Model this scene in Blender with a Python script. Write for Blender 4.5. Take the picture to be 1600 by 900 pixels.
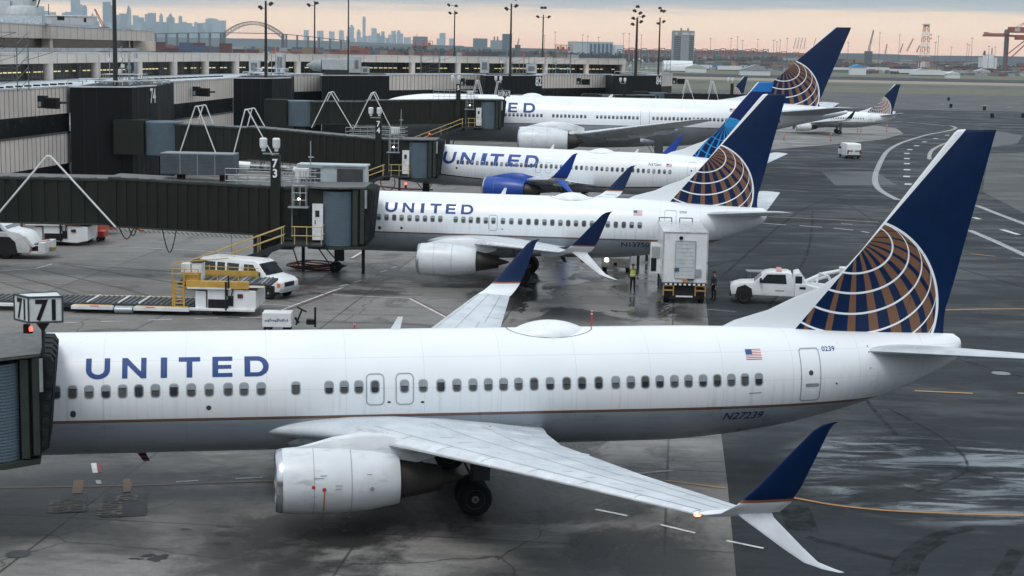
import bpy, bmesh, math, random
import numpy as np
from mathutils import Vector, Matrix
C = bpy.context
for o in list(bpy.data.objects): bpy.data.objects.remove(o)
col = C.scene.collection
R = math.radians
PI = math.pi
rnd = random.Random(7)

# ---------------------------------------------------------------- camera
CAMF, CAMP, CAMR, CAMH = 2474.43, .1491, .0205, 14.846
cam = bpy.data.cameras.new('camera'); camo = bpy.data.objects.new('camera', cam); col.objects.link(camo)
cam.sensor_width = 36; cam.lens = 36 * CAMF / 1600; cam.clip_start = .5; cam.clip_end = 60000
_D0 = Vector((0, -math.sin(CAMP), -math.cos(CAMP))); _R0 = Vector((1, 0, 0)); _F = Vector((0, math.cos(CAMP), -math.sin(CAMP)))
_rt = math.cos(CAMR) * _R0 - math.sin(CAMR) * _D0
_dn = math.sin(CAMR) * _R0 + math.cos(CAMR) * _D0
_m = Matrix((( _rt.x, -_dn.x, -_F.x, 0), (_rt.y, -_dn.y, -_F.y, 0), (_rt.z, -_dn.z, -_F.z, CAMH), (0, 0, 0, 1)))
camo.matrix_world = _m
C.scene.camera = camo
C.scene.render.resolution_x = 1024; C.scene.render.resolution_y = 576

# ---------------------------------------------------------------- light
SUN_EL, SUN_AZ = R(62), R(208)        # azimuth measured clockwise from +Y
sun = bpy.data.lights.new('sun', 'SUN'); suno = bpy.data.objects.new('sun', sun); col.objects.link(suno)
sun.energy = 1.25; sun.angle = R(20); sun.color = (1, .96, .9)
sd = Vector((math.sin(SUN_AZ) * math.cos(SUN_EL), math.cos(SUN_AZ) * math.cos(SUN_EL), math.sin(SUN_EL)))
suno.rotation_euler = sd.to_track_quat('Z', 'Y').to_euler(); suno.location = (0, -50, 100)
w = bpy.data.worlds.new('World'); C.scene.world = w; w.use_nodes = True
wt = w.node_tree; wt.nodes.clear()

class N:
    """a float socket with arithmetic"""
    def __init__(s, nt, k): s.nt, s.k = nt, k
    def _m(s, op, *a):
        n = s.nt.nodes.new('ShaderNodeMath'); n.operation = op
        for i, v in enumerate((s,) + a):
            if isinstance(v, N): s.nt.links.new(v.k, n.inputs[i])
            else: n.inputs[i].default_value = v
        return N(s.nt, n.outputs[0])
    def __add__(s, o): return s._m('ADD', o)
    def __sub__(s, o): return s._m('SUBTRACT', o)
    def __mul__(s, o): return s._m('MULTIPLY', o)
    def __truediv__(s, o): return s._m('DIVIDE', o)
    __radd__ = __add__; __rmul__ = __mul__
    def __neg__(s): return s._m('MULTIPLY', -1)
    def __rsub__(s, o): return (-s) + o
    def gt(s, o): return s._m('GREATER_THAN', o)
    def lt(s, o): return s._m('LESS_THAN', o)
    def sqrt(s): return s._m('SQRT')
    def abs(s): return s._m('ABSOLUTE')
    def max(s, o): return s._m('MAXIMUM', o)
    def min(s, o): return s._m('MINIMUM', o)
    def acos(s): return s._m('ARCCOSINE')
    def atan2(s, o): return s._m('ARCTAN2', o)
    def mod(s, o): return s._m('FLOORED_MODULO', o)
    def floor(s): return s._m('FLOOR')
    def pow(s, o): return s._m('POWER', o)
    def ramp(s, a, b, lo=0., hi=1., smooth=True):
        n = s.nt.nodes.new('ShaderNodeMapRange'); n.interpolation_type = 'SMOOTHSTEP' if smooth else 'LINEAR'
        s.nt.links.new(s.k, n.inputs[0])
        for i, v in enumerate((a, b, lo, hi)): n.inputs[i + 1].default_value = v
        return N(s.nt, n.outputs[0])

def rgb(nt, c):
    n = nt.nodes.new('ShaderNodeRGB'); n.outputs[0].default_value = (*c, 1); return n.outputs[0]
def mix(nt, f, a, b, mode='MIX'):
    n = nt.nodes.new('ShaderNodeMix'); n.data_type = 'RGBA'; n.blend_type = mode
    if isinstance(f, N): nt.links.new(f.k, n.inputs[0])
    else: n.inputs[0].default_value = f
    for i, v in ((6, a), (7, b)):
        if isinstance(v, tuple): n.inputs[i].default_value = (*v, 1)
        else: nt.links.new(v, n.inputs[i])
    return n.outputs[2]
def coords(nt, kind='Object', scale=(1, 1, 1), rot=(0, 0, 0)):
    t = nt.nodes.new('ShaderNodeTexCoord'); m = nt.nodes.new('ShaderNodeMapping')
    nt.links.new(t.outputs[kind], m.inputs[0]); m.inputs['Scale'].default_value = scale; m.inputs['Rotation'].default_value = rot
    return m.outputs[0]
def sep(nt, v):
    n = nt.nodes.new('ShaderNodeSeparateXYZ'); nt.links.new(v, n.inputs[0]); return [N(nt, n.outputs[i]) for i in range(3)]
def noise(nt, v, scale=1., detail=4., rough=.55, dist=0.):
    n = nt.nodes.new('ShaderNodeTexNoise'); nt.links.new(v, n.inputs['Vector'])
    n.inputs['Scale'].default_value = scale; n.inputs['Detail'].default_value = detail
    n.inputs['Roughness'].default_value = rough; n.inputs['Distortion'].default_value = dist
    return N(nt, n.outputs[0])

# world: clear sky above a broken stratus sheet, peach at the horizon where the sheet ends
sky = wt.nodes.new('ShaderNodeTexSky'); sky.sky_type = 'NISHITA'; sky.sun_disc = False
sky.sun_elevation = SUN_EL; sky.sun_rotation = SUN_AZ; sky.air_density = 1.5; sky.dust_density = 3
vg = coords(wt, 'Generated'); gx, gy, gz = sep(wt, vg)
nz = noise(wt, coords(wt, 'Generated', (3, 3, 60)), 1.2, 5, .55)
nz2 = noise(wt, coords(wt, 'Generated', (9, 9, 190)), 1.5, 4, .6)
el = gz + (nz - .5) * .022 + (nz2 - .5) * .009 - gx * .009
warm = mix(wt, el.ramp(-.004, .016), (1.30, .67, .42), (1.38, .92, .57))
cloud_low = mix(wt, (nz2 * .5 + nz * .5).ramp(.35, .65), (.33, .37, .40), (.56, .53, .50))
cl = mix(wt, el.ramp(.0215, .030), warm, cloud_low)
cl = mix(wt, gz.ramp(.06, .5), cl, (.80, .90, 1.0))
cl = mix(wt, noise(wt, coords(wt, 'Generated', (2, 2, 5)), 1.5, 4).ramp(.4, .7) * gz.ramp(.08, .3), cl, (1.05, 1.12, 1.2))
ten = mix(wt, 1.0, cl, (10., 10., 10.), 'MULTIPLY')
mx = mix(wt, .9, sky.outputs[0], ten)
bg = wt.nodes.new('ShaderNodeBackground'); wt.links.new(mx, bg.inputs[0]); bg.inputs[1].default_value = .1
wo = wt.nodes.new('ShaderNodeOutputWorld'); wt.links.new(bg.outputs[0], wo.inputs[0])
vs = C.scene.view_settings; vs.view_transform = 'Standard'; vs.look = 'None'; vs.exposure = .12; vs.gamma = 1; vs.use_curve_mapping = False
C.scene.cycles.volume_bounces = 1

# ---------------------------------------------------------------- measuring: pixel (1600x900) -> place in the world
def ray(px, py):
    U = px - 800; V = py - 450
    return (_F + _rt * (U / CAMF) + _dn * (V / CAMF))
def G(px, py, z=0):
    d = ray(px, py); t = (z - CAMH) / d.z; return Vector((d.x * t, d.y * t, z))
def AY(px, py, Y):
    d = ray(px, py); t = Y / d.y; return Vector((d.x * t, Y, CAMH + d.z * t))

# ---------------------------------------------------------------- tagging and building
def tag(o, label=None, cat=None, group=None, kind=None):
    if label: o['label'] = label
    if cat: o['category'] = cat
    if group: o['group'] = group
    if kind: o['kind'] = kind
    return o
def empty(name, loc, rz=0, label=None, cat=None, group=None):
    o = bpy.data.objects.new(name, None); col.objects.link(o); o.location = loc; o.rotation_euler = (0, 0, rz)
    o.empty_display_size = .5
    return tag(o, label, cat, group)
def copy_tree(o, parent=None):
    c = o.copy(); col.objects.link(c); c.parent = parent
    for ch in list(o.children): copy_tree(ch, c)
    return c

class MB:
    def __init__(s): s.v = []; s.f = []; s.mi = []; s.m = 0
    def add(s, vs, fs):
        b = len(s.v); s.v += [tuple(v) for v in vs]
        for f in fs: s.f.append([b + i for i in f]); s.mi.append(s.m)
        return s
    def mat(s, i): s.m = i; return s
    def box(s, x0, x1, y0, y1, z0, z1, M=None):
        vs = [Vector((x, y, z)) for z in (z0, z1) for y in (y0, y1) for x in (x0, x1)]
        if M is not None: vs = [M @ v for v in vs]
        return s.add(vs, [(0, 2, 3, 1), (4, 5, 7, 6), (0, 1, 5, 4), (2, 6, 7, 3), (0, 4, 6, 2), (1, 3, 7, 5)])
    def loft(s, rings, cap=True, closed=True):
        n = len(rings[0]); b = len(s.v); s.v += [tuple(p) for r in rings for p in r]
        for i in range(len(rings) - 1):
            for j in range(n if closed else n - 1):
                k = (j + 1) % n
                s.f.append([b + i * n + j, b + i * n + k, b + (i + 1) * n + k, b + (i + 1) * n + j]); s.mi.append(s.m)
        if cap:
            s.f.append([b + j for j in range(n)][::-1]); s.mi.append(s.m)
            q = b + (len(rings) - 1) * n
            s.f.append([q + j for j in range(n)]); s.mi.append(s.m)
        return s
    def cyl(s, p0, p1, r0, r1=None, n=12, cap=True):
        p0, p1 = Vector(p0), Vector(p1); r1 = r0 if r1 is None else r1
        d = (p1 - p0).normalized(); u = d.orthogonal().normalized(); w_ = d.cross(u)
        ring = lambda p, r: [p + (u * math.cos(2 * PI * i / n) + w_ * math.sin(2 * PI * i / n)) * r for i in range(n)]
        return s.loft([ring(p0, r0), ring(p1, r1)], cap)
    def tube(s, pts, r, n=6):
        pts = [Vector(p) for p in pts]
        for a, b in zip(pts, pts[1:]): s.cyl(a, b, r, r, n)
        return s
    def bar(s, p0, p1, w_, h):
        p0, p1 = Vector(p0), Vector(p1); d = (p1 - p0).normalized()
        sx = d.cross(Vector((0, 0, 1)))
        if sx.length < 1e-3: sx = Vector((1, 0, 0))
        sx.normalize(); up = sx.cross(d)
        r = lambda p: [p + sx * w_ * a / 2 + up * h * b / 2 for a, b in ((-1, -1), (1, -1), (1, 1), (-1, 1))]
        return s.loft([r(p0), r(p1)])
    def prism(s, poly, z0, z1, M=None):
        a = [Vector((p[0], p[1], z0)) for p in poly]; b = [Vector((p[0], p[1], z1)) for p in poly]
        if M is not None: a = [M @ v for v in a]; b = [M @ v for v in b]
        return s.loft([a, b])
    def side(s, prof, y0, y1, M=None):            # an (x, z) outline extruded along y
        a = [Vector((p[0], y0, p[1])) for p in prof]; b = [Vector((p[0], y1, p[1])) for p in prof]
        if M is not None: a = [M @ v for v in a]; b = [M @ v for v in b]
        return s.loft([a, b])
    def rev(s, prof, o=(0, 0, 0), axis='x', n=32, flat=None):   # (t, r) revolved
        rings = []
        for t, r in prof:
            ring = []
            for i in range(n):
                a = 2 * PI * i / n; c, d = math.cos(a) * r, math.sin(a) * r
                if flat and d < 0: d *= flat
                if axis == 'x': ring.append((o[0] + t, o[1] + c, o[2] + d))
                elif axis == 'y': ring.append((o[0] + c, o[1] + t, o[2] + d))
                else: ring.append((o[0] + c, o[1] + d, o[2] + t))
            rings.append(ring)
        return s.loft(rings)
    def build(s, name, mats, parent=None, smooth=False, bevel=0, sharp=35):
        me = bpy.data.meshes.new(name); me.from_pydata(s.v, [], s.f)
        if not isinstance(mats, (list, tuple)): mats = [mats]
        for m in mats: me.materials.append(m)
        me.polygons.foreach_set('material_index', s.mi)
        bm = bmesh.new(); bm.from_mesh(me); bmesh.ops.recalc_face_normals(bm, faces=bm.faces)
        if bevel:
            bm.edges.ensure_lookup_table()
            ed = [e for e in bm.edges if len(e.link_faces) == 2 and e.calc_face_angle(0) > R(40)]
            try: bmesh.ops.bevel(bm, geom=ed, offset=bevel, segments=2, profile=.6, affect='EDGES', clamp_overlap=True)
            except Exception: pass
        if smooth:
            for f in bm.faces: f.smooth = True
            for e in bm.edges:
                if len(e.link_faces) == 2 and e.calc_face_angle(0) > R(sharp): e.smooth = False
        bm.to_mesh(me); bm.free(); me.update()
        o = bpy.data.objects.new(name, me); col.objects.link(o)
        if parent is not None: o.parent = parent
        return o

# ---------------------------------------------------------------- materials
_M = {}
def base(name):
    m = bpy.data.materials.new(name); m.use_nodes = True; nt = m.node_tree
    b = nt.nodes['Principled BSDF']; return m, nt, b
def setc(nt, b, v, inp='Base Color'):
    if isinstance(v, tuple): b.inputs[inp].default_value = (*v, 1) if len(v) == 3 else v
    elif isinstance(v, N): nt.links.new(v.k, b.inputs[inp])
    elif isinstance(v, (int, float)): b.inputs[inp].default_value = v
    else: nt.links.new(v, b.inputs[inp])
def P(name, c, rough=.5, metal=0., var=.12, sc=1.5, emit=0., spec=None, dirt=0.):
    """painted / plain surface with uneven tone and some dirt"""
    if name in _M: return _M[name]
    m, nt, b = base(name)
    v = coords(nt)
    n1 = noise(nt, v, sc, 6, .6)
    d = tuple(x * (1 - var) for x in c); l = tuple(min(1, x * (1 + var)) for x in c)
    cc = mix(nt, n1.ramp(.3, .7), d, l)
    if dirt:
        n2 = noise(nt, coords(nt, 'Object', (1.5, 1.5, .35)), 2.2, 6, .65)
        cc = mix(nt, n2.ramp(.5, .75) * dirt, cc, tuple(x * .35 + .01 for x in c))
    setc(nt, b, cc)
    setc(nt, b, n1.ramp(.2, .8, max(0, rough - .08), min(1, rough + .1)), 'Roughness')
    b.inputs['Metallic'].default_value = metal; b.inputs['Specular IOR Level'].default_value = spec if spec is not None else (.5 if max(c) > .15 or metal else .22)
    if emit: b.inputs['Emission Color'].default_value = (*c, 1); b.inputs['Emission Strength'].default_value = emit
    _M[name] = m; return m
def finish():
    pass
white_trim = P('white paint', (.76, .79, .81), .35, var=.05, dirt=.15)
navy = P('navy paint', (.004, .014, .06), .3, var=.1)
royal = P('royal blue paint', (.01, .07, .42), .3, var=.08)
gold_line = P('copper paint', (.30, .155, .085), .4, var=.05)
letter_blue = P('lettering blue', (.002, .045, .20), .55, var=.04)
letter_grey = P('lettering dark blue grey', (.03, .045, .08), .4, var=.04)
tyre = P('tyre rubber', (.010, .010, .011), .8)
hub = P('wheel hub', (.22, .23, .24), .4, dirt=.5)
metal = P('bare metal', (.55, .57, .6), .25, .9, dirt=.15)
dark_metal = P('heat stained metal', (.055, .05, .045), .5, .6, dirt=.5)
black = P('black', (.012, .013, .015), .6)
glass_dark = P('cabin glass', (.035, .04, .045), .12, var=.4, spec=.7)
shade = P('window shade', (.25, .28, .30), .25, var=.1)
shade2 = P('window shade warm', (.085, .09, .09), .2, var=.2)
frame_grey = P('window surround', (.30, .34, .38), .35, .3)
seam = P('panel seam', (.24, .27, .30), .6)
grey_dirty = P('oily grey', (.06, .065, .07), .5, dirt=.6)
red_mark = P('red marking', (.5, .03, .03), .5)

def skin_mat(name, zline, grey=(.29, .33, .37), line=(.17, .085, .05), curve=None, lw=.075):
    m, nt, b = base(name)
    x, y, z = sep(nt, coords(nt))
    white = (.80, .835, .86)
    n1 = noise(nt, coords(nt, 'Object', (.35, .35, .35)), 1, 5)
    c = mix(nt, n1.ramp(.35, .7), (.76, .80, .83), white)
    # streaks running down from the windows, soot low on the side
    st = noise(nt, coords(nt, 'Object', (3.4, .6, .16)), 1.6, 4, .6)
    c = mix(nt, st.ramp(.5, .8) * z.ramp(4.6, 3.4) * .45, c, (.42, .46, .50))
    # faint lap joints along the body and frames across it
    jx = ((x * (1 / 2.54)).mod(1.) - .5).abs().lt(.0035)
    jz = ((z * (1 / .93) + .28).mod(1.) - .5).abs().lt(.008)
    c = mix(nt, (jx + jz).min(1.) * .32, c, (.3, .34, .38))
    zz = z if curve is None else z - curve(x)
    g = mix(nt, n1.ramp(.3, .7), tuple(k * .85 for k in grey), grey)
    g = mix(nt, (jx + jz).min(1.) * .3, g, (.1, .12, .13))
    g = mix(nt, noise(nt, coords(nt, 'Object', (.25, 1, 2)), 2, 6, .7).ramp(.5, .8) * .5, g, (.07, .075, .08))
    c = mix(nt, zz.lt(zline), c, g)
    c = mix(nt, zz.lt(zline + lw / 2) * zz.gt(zline - lw / 2), c, line)
    c = mix(nt, zz.lt(zline - lw * .5) * zz.gt(zline - lw * .75), c, (.02, .025, .035))
    setc(nt, b, c)
    setc(nt, b, n1.ramp(.2, .8, .24, .4), 'Roughness')
    b.inputs['Coat Weight'].default_value = .25; b.inputs['Coat Roughness'].default_value = .12
    return m

def fin_mat(name, cx, cz, rad, l0, l1, kind='gold', half=None):
    """navy fin, white leading edge, globe of copper wedges and white parallels.  l0, l1: (x, z) of the blue edge"""
    m, nt, b = base(name)
    x, y, z = sep(nt, coords(nt))
    s = (l1[0] - l0[0]) / (l1[1] - l0[1])
    blue = (x - (z - l0[1]) * s - l0[0]).gt(0)
    dx = (x - cx) * (1 / rad); dz = (z - cz) * (1 / rad)
    r2 = dx * dx + dz * dz
    w_ = (1. - r2).max(0.).sqrt()
    cd, sd_ = .75, .661
    colat = (dz * cd + w_ * sd_).min(1.).max(-1.).acos()
    lam = dx.atan2(w_ * cd - dz * sd_)
    lamd = lam * (180 / PI)
    inside = r2.lt(1.)
    nav, gold, line = (.002, .0145, .056), (.185, .095, .056), (.82, .86, .9)
    if kind == 'blue': nav, gold, line = (.003, .016, .09), (.03, .28, .62), (.04, .33, .68)
    if kind == 'grid': gold = (.42, .27, .21)
    per = 17.3 if kind != 'blue' else 17.3
    ph = ((lamd * (1 / per) + .5).mod(1.) - .5).abs()
    frac = (lamd * .0040 + .36).max(.22).min(.86) * .5
    stripe = ph.lt(frac)
    cdg = colat * (180 / PI)
    q = ((cdg - 25.5) * (1 / 13.2))
    lines = (((q + .5).mod(1.) - .5).abs() * (13.2 * PI / 180 * rad)).lt(.037 * rad / 3.14) * cdg.gt(20.) * inside
    rim = ((r2.sqrt() - 1.).abs() * rad).lt(.046 * rad / 3.14)
    n1 = noise(nt, coords(nt, 'Object', (1, 1, 1)), 1.5, 5)
    nv = mix(nt, n1.ramp(.3, .7), nav, tuple(k * 1.25 for k in nav))
    if kind == 'blue': nv = mix(nt, z.gt(11.55), nv, (.015, .17, .52))
    c = mix(nt, stripe * inside, nv, gold)
    if kind == 'grid':
        g2 = ((ph - .5).abs()).lt(.05)
        c = mix(nt, g2 * inside, c, line)
    c = mix(nt, (lines + rim).min(1.), c, line)
    if kind == 'blue':
        cut = (x * 1. - z * .9).lt(cx - cz * .9 + 9) * z.lt(10.2)
        c = mix(nt, cut, nv, c)
    # rudder hinge and access panels
    hinge = ((x - (z - l0[1]) * .235 - (l0[0] + 3.92 * rad / 3.14)).abs()).lt(.012)
    c = mix(nt, hinge * .5, c, (.002, .004, .01))
    c = mix(nt, blue, (.80, .84, .87), c)
    setc(nt, b, c); b.inputs['Roughness'].default_value = .3
    b.inputs['Specular IOR Level'].default_value = .3
    return m

def winglet_mat(name, zr, lower=False, c0=(.002, .016, .065)):
    m, nt, b = base(name)
    x, y, z = sep(nt, coords(nt))
    c = mix(nt, z.gt(zr), (.72, .76, .79), c0)
    c = mix(nt, z.gt(zr - .07) * z.lt(zr), c, (.3, .12, .06))
    setc(nt, b, c); b.inputs['Roughness'].default_value = .35; b.inputs['Specular IOR Level'].default_value = .3
    return m

def wing_mat():
    if 'wing' in _M: return _M['wing']
    m, nt, b = base('wing paint')
    n1 = noise(nt, coords(nt), .8, 6)
    c = mix(nt, n1.ramp(.35, .7), (.46, .51, .55), (.57, .61, .64))
    st = noise(nt, coords(nt, 'Object', (.5, 3, 1)), 1.5, 6, .7)
    c = mix(nt, st.ramp(.52, .8) * .4, c, (.3, .33, .35))
    setc(nt, b, c); setc(nt, b, n1.ramp(.3, .7, .25, .42), 'Roughness')
    _M['wing'] = m; return m
def nacelle_mat(name='nacelle paint', c0=(.66, .70, .73)):
    if name in _M: return _M[name]
    m, nt, b = base(name)
    n1 = noise(nt, coords(nt), 1.2, 6)
    c = mix(nt, n1.ramp(.3, .7), tuple(k * .9 for k in c0), c0)
    st = noise(nt, coords(nt, 'Object', (.7, 1.5, 2.5)), 1.1, 6, .7)
    c = mix(nt, st.ramp(.52, .72) * .55, c, tuple(k * .4 for k in c0))
    setc(nt, b, c); b.inputs['Roughness'].default_value = .33
    _M[name] = m; return m

# ---------------------------------------------------------------- airliner: local x = aft, -y = towards the camera, z up
class Prof:
    def __init__(s, rows):
        a = np.array(rows, float); s.x = a[:, 0]
        s.c = [a[:, k] for k in (1, 2, 3)]; s.t = []
        for c in s.c:                                       # monotone cubic slopes
            h = np.diff(s.x); d = np.diff(c) / h; m = np.zeros(len(c)); m[0] = d[0]; m[-1] = d[-1]
            for i in range(1, len(c) - 1):
                m[i] = 0 if d[i - 1] * d[i] <= 0 else (h[i - 1] + h[i]) / (h[i - 1] / d[i - 1] + h[i] / d[i])
            s.t.append(m)
    def at(s, x):
        i = min(max(int(np.searchsorted(s.x, x)) - 1, 0), len(s.x) - 2)
        h = s.x[i + 1] - s.x[i]; t = min(max((x - s.x[i]) / h, 0), 1); out = []
        for c, m in zip(s.c, s.t):
            out.append((2*t**3-3*t*t+1)*c[i] + (t**3-2*t*t+t)*h*m[i] + (-2*t**3+3*t*t)*c[i+1] + (t**3-t*t)*h*m[i+1])
        return out                                          # ztop, zbot, half width
    def side(s, x, z, off=.006, sg=-1):
        zt, zb, hw = s.at(x); zc = (zt + zb) / 2; hh = (zt - zb) / 2
        q = max(0, 1 - ((z - zc) / hh) ** 2); y = hw * math.sqrt(q)
        nn = Vector((0, y / hw ** 2, (z - zc) / hh ** 2)).normalized()
        return Vector((x, sg * (y + nn.y * off), z + nn.z * off))

def fus_mesh(pf, n=56, step=.35):
    mb = MB(); xs = list(pf.x); X = []
    for a, b in zip(xs, xs[1:]):
        k = max(1, int((b - a) / step))
        if b - a > 6: k = 6
        X += [a + (b - a) * i / k for i in range(k)]
    X.append(xs[-1]); rings = []
    for x in X:
        zt, zb, hw = pf.at(x); zc = (zt + zb) / 2; hh = (zt - zb) / 2
        rings.append([(x, hw * math.cos(2 * PI * i / n), zc + hh * math.sin(2 * PI * i / n)) for i in range(n)])
    return mb.loft(rings)

def decal(pf, polys, name, m, parent, cut=.12, off=.008):
    """flat (x, z) polygons laid onto the camera side of the body"""
    bm = bmesh.new()
    for p in polys:
        vs = [bm.verts.new((q[0], 0, q[1])) for q in p]
        try: bm.faces.new(vs)
        except ValueError: pass
    bmesh.ops.triangulate(bm, faces=bm.faces[:])
    zs = [v.co.z for v in bm.verts]; z = min(zs) + cut
    while z < max(zs) - .01:
        bmesh.ops.bisect_plane(bm, geom=bm.verts[:] + bm.edges[:] + bm.faces[:], plane_co=(0, 0, z), plane_no=(0, 0, 1)); z += cut
    bmesh.ops.recalc_face_normals(bm, faces=bm.faces[:])
    for v in bm.verts: v.co = pf.side(v.co.x, v.co.z, off)
    bmesh.ops.recalc_face_normals(bm, faces=bm.faces[:])
    me = bpy.data.meshes.new(name); bm.to_mesh(me); bm.free(); me.materials.append(m)
    o = bpy.data.objects.new(name, me); col.objects.link(o); o.parent = parent
    return o

def text_polys(s, x0, z0, h, wscale=1., shear=0., bold=0.):
    cu = bpy.data.curves.new('t', 'FONT'); cu.body = s; cu.size = 1; cu.offset = bold; cu.fill_mode = 'FRONT'; cu.resolution_u = 3
    o = bpy.data.objects.new('t', cu); col.objects.link(o); C.view_layer.update()
    me = bpy.data.meshes.new_from_object(o.evaluated_get(C.evaluated_depsgraph_get()))
    vs = [(v.co.x, v.co.y) for v in me.vertices]; k = h / .69
    out = [[(x0 + (vs[i][0] + shear * vs[i][1]) * k * wscale, z0 + vs[i][1] * k) for i in p.vertices] for p in me.polygons]
    bpy.data.objects.remove(o); bpy.data.curves.remove(cu); bpy.data.meshes.remove(me)
    return out
def sign_text(s, name, m, parent, origin, xdir, zdir, h, wscale=1., bold=.01, center=True, off=.01):
    ps = text_polys(s, 0, 0, h, wscale, 0, bold)
    xs = [q[0] for p in ps for q in p]; cx = (min(xs) + max(xs)) / 2 if center else 0
    xd, zd = Vector(xdir).normalized(), Vector(zdir).normalized(); nn = xd.cross(zd)
    mb = MB(); o = Vector(origin)
    for p in ps: mb.add([o + xd * (q[0] - cx) + zd * q[1] + nn * off for q in p], [list(range(len(p)))])
    return mb.build(name, m, parent)

def LETTER(ch):
    """wide geometric capitals in a 1-high box; returns polygons, width"""
    if ch == 'I': return [[(0, 0), (.26, 0), (.26, 1), (0, 1)]], .26
    if ch == 'T': return [[(0, .79), (.98, .79), (.98, 1), (0, 1)], [(.36, 0), (.62, 0), (.62, .79), (.36, .79)]], .98
    if ch == 'E': return [[(0, 0), (.26, 0), (.26, 1), (0, 1)], [(.26, 0), (.9, 0), (.9, .2), (.26, .2)], [(.26, .41), (.85, .41), (.85, .6), (.26, .6)], [(.26, .8), (.9, .8), (.9, 1), (.26, 1)]], .9
    if ch == 'N': return [[(0, 0), (.25, 0), (.25, 1), (0, 1)], [(.87, 0), (1.12, 0), (1.12, 1), (.87, 1)], [(.25, 1), (.25, .66), (.87, 0), (.87, .34)]], 1.12
    def ring(c, ro, ri, a0, a1, n=14, sx=1.):
        out = []
        for i in range(n):
            t0 = a0 + (a1 - a0) * i / n; t1 = a0 + (a1 - a0) * (i + 1) / n
            f = lambda t, r: (c[0] + math.cos(t) * r[0], c[1] + math.sin(t) * r[1])
            out.append([f(t0, ri), f(t0, ro), f(t1, ro), f(t1, ri)])
        return out
    if ch == 'U': return [[(0, .46), (.26, .46), (.26, 1), (0, 1)], [(.86, .46), (1.12, .46), (1.12, 1), (.86, 1)]] + ring((.56, .46), (.56, .48), (.30, .25), PI, 2 * PI), 1.12
    if ch == 'D': return [[(0, 0), (.26, 0), (.26, 1), (0, 1)], [(.26, 0), (.58, 0), (.58, .21), (.26, .21)], [(.26, .79), (.58, .79), (.58, 1), (.26, 1)]] + ring((.58, .5), (.52, .5), (.26, .29), -PI / 2, PI / 2), 1.10
def place_letters(spans, z0, z1):
    """spans: (char, x0, x1) in body metres"""
    out = []
    for ch, a, b in spans:
        ps, w_ = LETTER(ch)
        out += [[[(a + q[0] / w_ * (b - a), z0 + q[1] * (z1 - z0)) for q in p] for p in ps]]
    return out

def rr(cx, cz, w_, h, r, n=4):
    out = []
    for sx, sz, a0 in ((1, -1, -PI / 2), (1, 1, 0), (-1, 1, PI / 2), (-1, -1, PI)):
        for i in range(n + 1):
            a = a0 + PI / 2 * i / n
            out.append((cx + sx * (w_ / 2 - r) + math.cos(a) * r, cz + sz * (h / 2 - r) + math.sin(a) * r))
    return out
def outline(pf, cx, cz, w_, h, r, t, name, m, parent, off=.008):
    a = rr(cx, cz, w_, h, r, 5); b = rr(cx, cz, w_ - 2 * t, h - 2 * t, max(.01, r - t), 5)
    # subdivide the long sides so that they follow the body
    def dens(p):
        o = []
        for u, v in zip(p, p[1:] + p[:1]):
            o.append(u); L = math.hypot(v[0] - u[0], v[1] - u[1])
            k = 6 if L > .3 else 1
            o += [(u[0] + (v[0] - u[0]) * i / k, u[1] + (v[1] - u[1]) * i / k) for i in range(1, k)]
        return o
    def dens2(p, ref):
        o = []
        for (u, v), (ur, vr) in zip(zip(p, p[1:] + p[:1]), zip(ref, ref[1:] + ref[:1])):
            o.append(u); L = math.hypot(vr[0] - ur[0], vr[1] - ur[1]); k = 6 if L > .3 else 1
            o += [(u[0] + (v[0] - u[0]) * i / k, u[1] + (v[1] - u[1]) * i / k) for i in range(1, k)]
        return o
    A, B = dens(a), dens2(b, a); n = len(A); mb = MB()
    vs = [pf.side(*p, off) for p in A] + [pf.side(*p, off) for p in B]
    mb.add(vs, [(i, (i + 1) % n, n + (i + 1) % n, n + i) for i in range(n)])
    return mb.build(name, m, parent)

def window(pf, x, z, w_, h, parent, k, proto={}):
    mb = MB(); a = rr(x, z, w_ + .07, h + .07, .11, 3); b = rr(x, z, w_, h, .085, 3); n = len(a)
    mb.mat(0).add([pf.side(*p, .008) for p in a] + [pf.side(*p, .014) for p in b], [(i, (i + 1) % n, n + (i + 1) % n, n + i) for i in range(n)])
    f = rnd.choice([.25, .5, .5, .55, .45, .6, .5]) if k else rnd.choice([0, .5, .9, .9])
    zc = z + h / 2 - h * f
    lo = [p for p in b if p[1] <= zc]; hi = [p for p in b if p[1] > zc]
    xl, xr = x - w_ / 2, x + w_ / 2
    hi_ = [(xr, zc)] + hi + [(xl, zc)]; lo_ = [p for p in lo if p[0] < x] + [p for p in lo if p[0] >= x]
    lo_ = sorted([p for p in lo if p[0] < x], key=lambda p: -p[1]) + sorted([p for p in lo if p[0] >= x], key=lambda p: p[1])
    lo_ = [(xl, zc)] + lo_ + [(xr, zc)]
    mb.mat(4).add([pf.side(xl, zc - .012, .013), pf.side(xr, zc - .012, .013), pf.side(xr, zc + .012, .013), pf.side(xl, zc + .012, .013)], [(0, 1, 2, 3)])
    if len(hi) > 1: mb.mat(2 if rnd.random() < .7 else 3).add([pf.side(*p, .010) for p in hi_], [list(range(len(hi_)))])
    if len(lo) > 1: mb.mat(1 if rnd.random() < .5 else 3).add([pf.side(*p, .010) for p in lo_], [list(range(len(lo_)))])
    return mb.build('window', [frame_grey, glass_dark, shade, shade2, black], parent)

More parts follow.
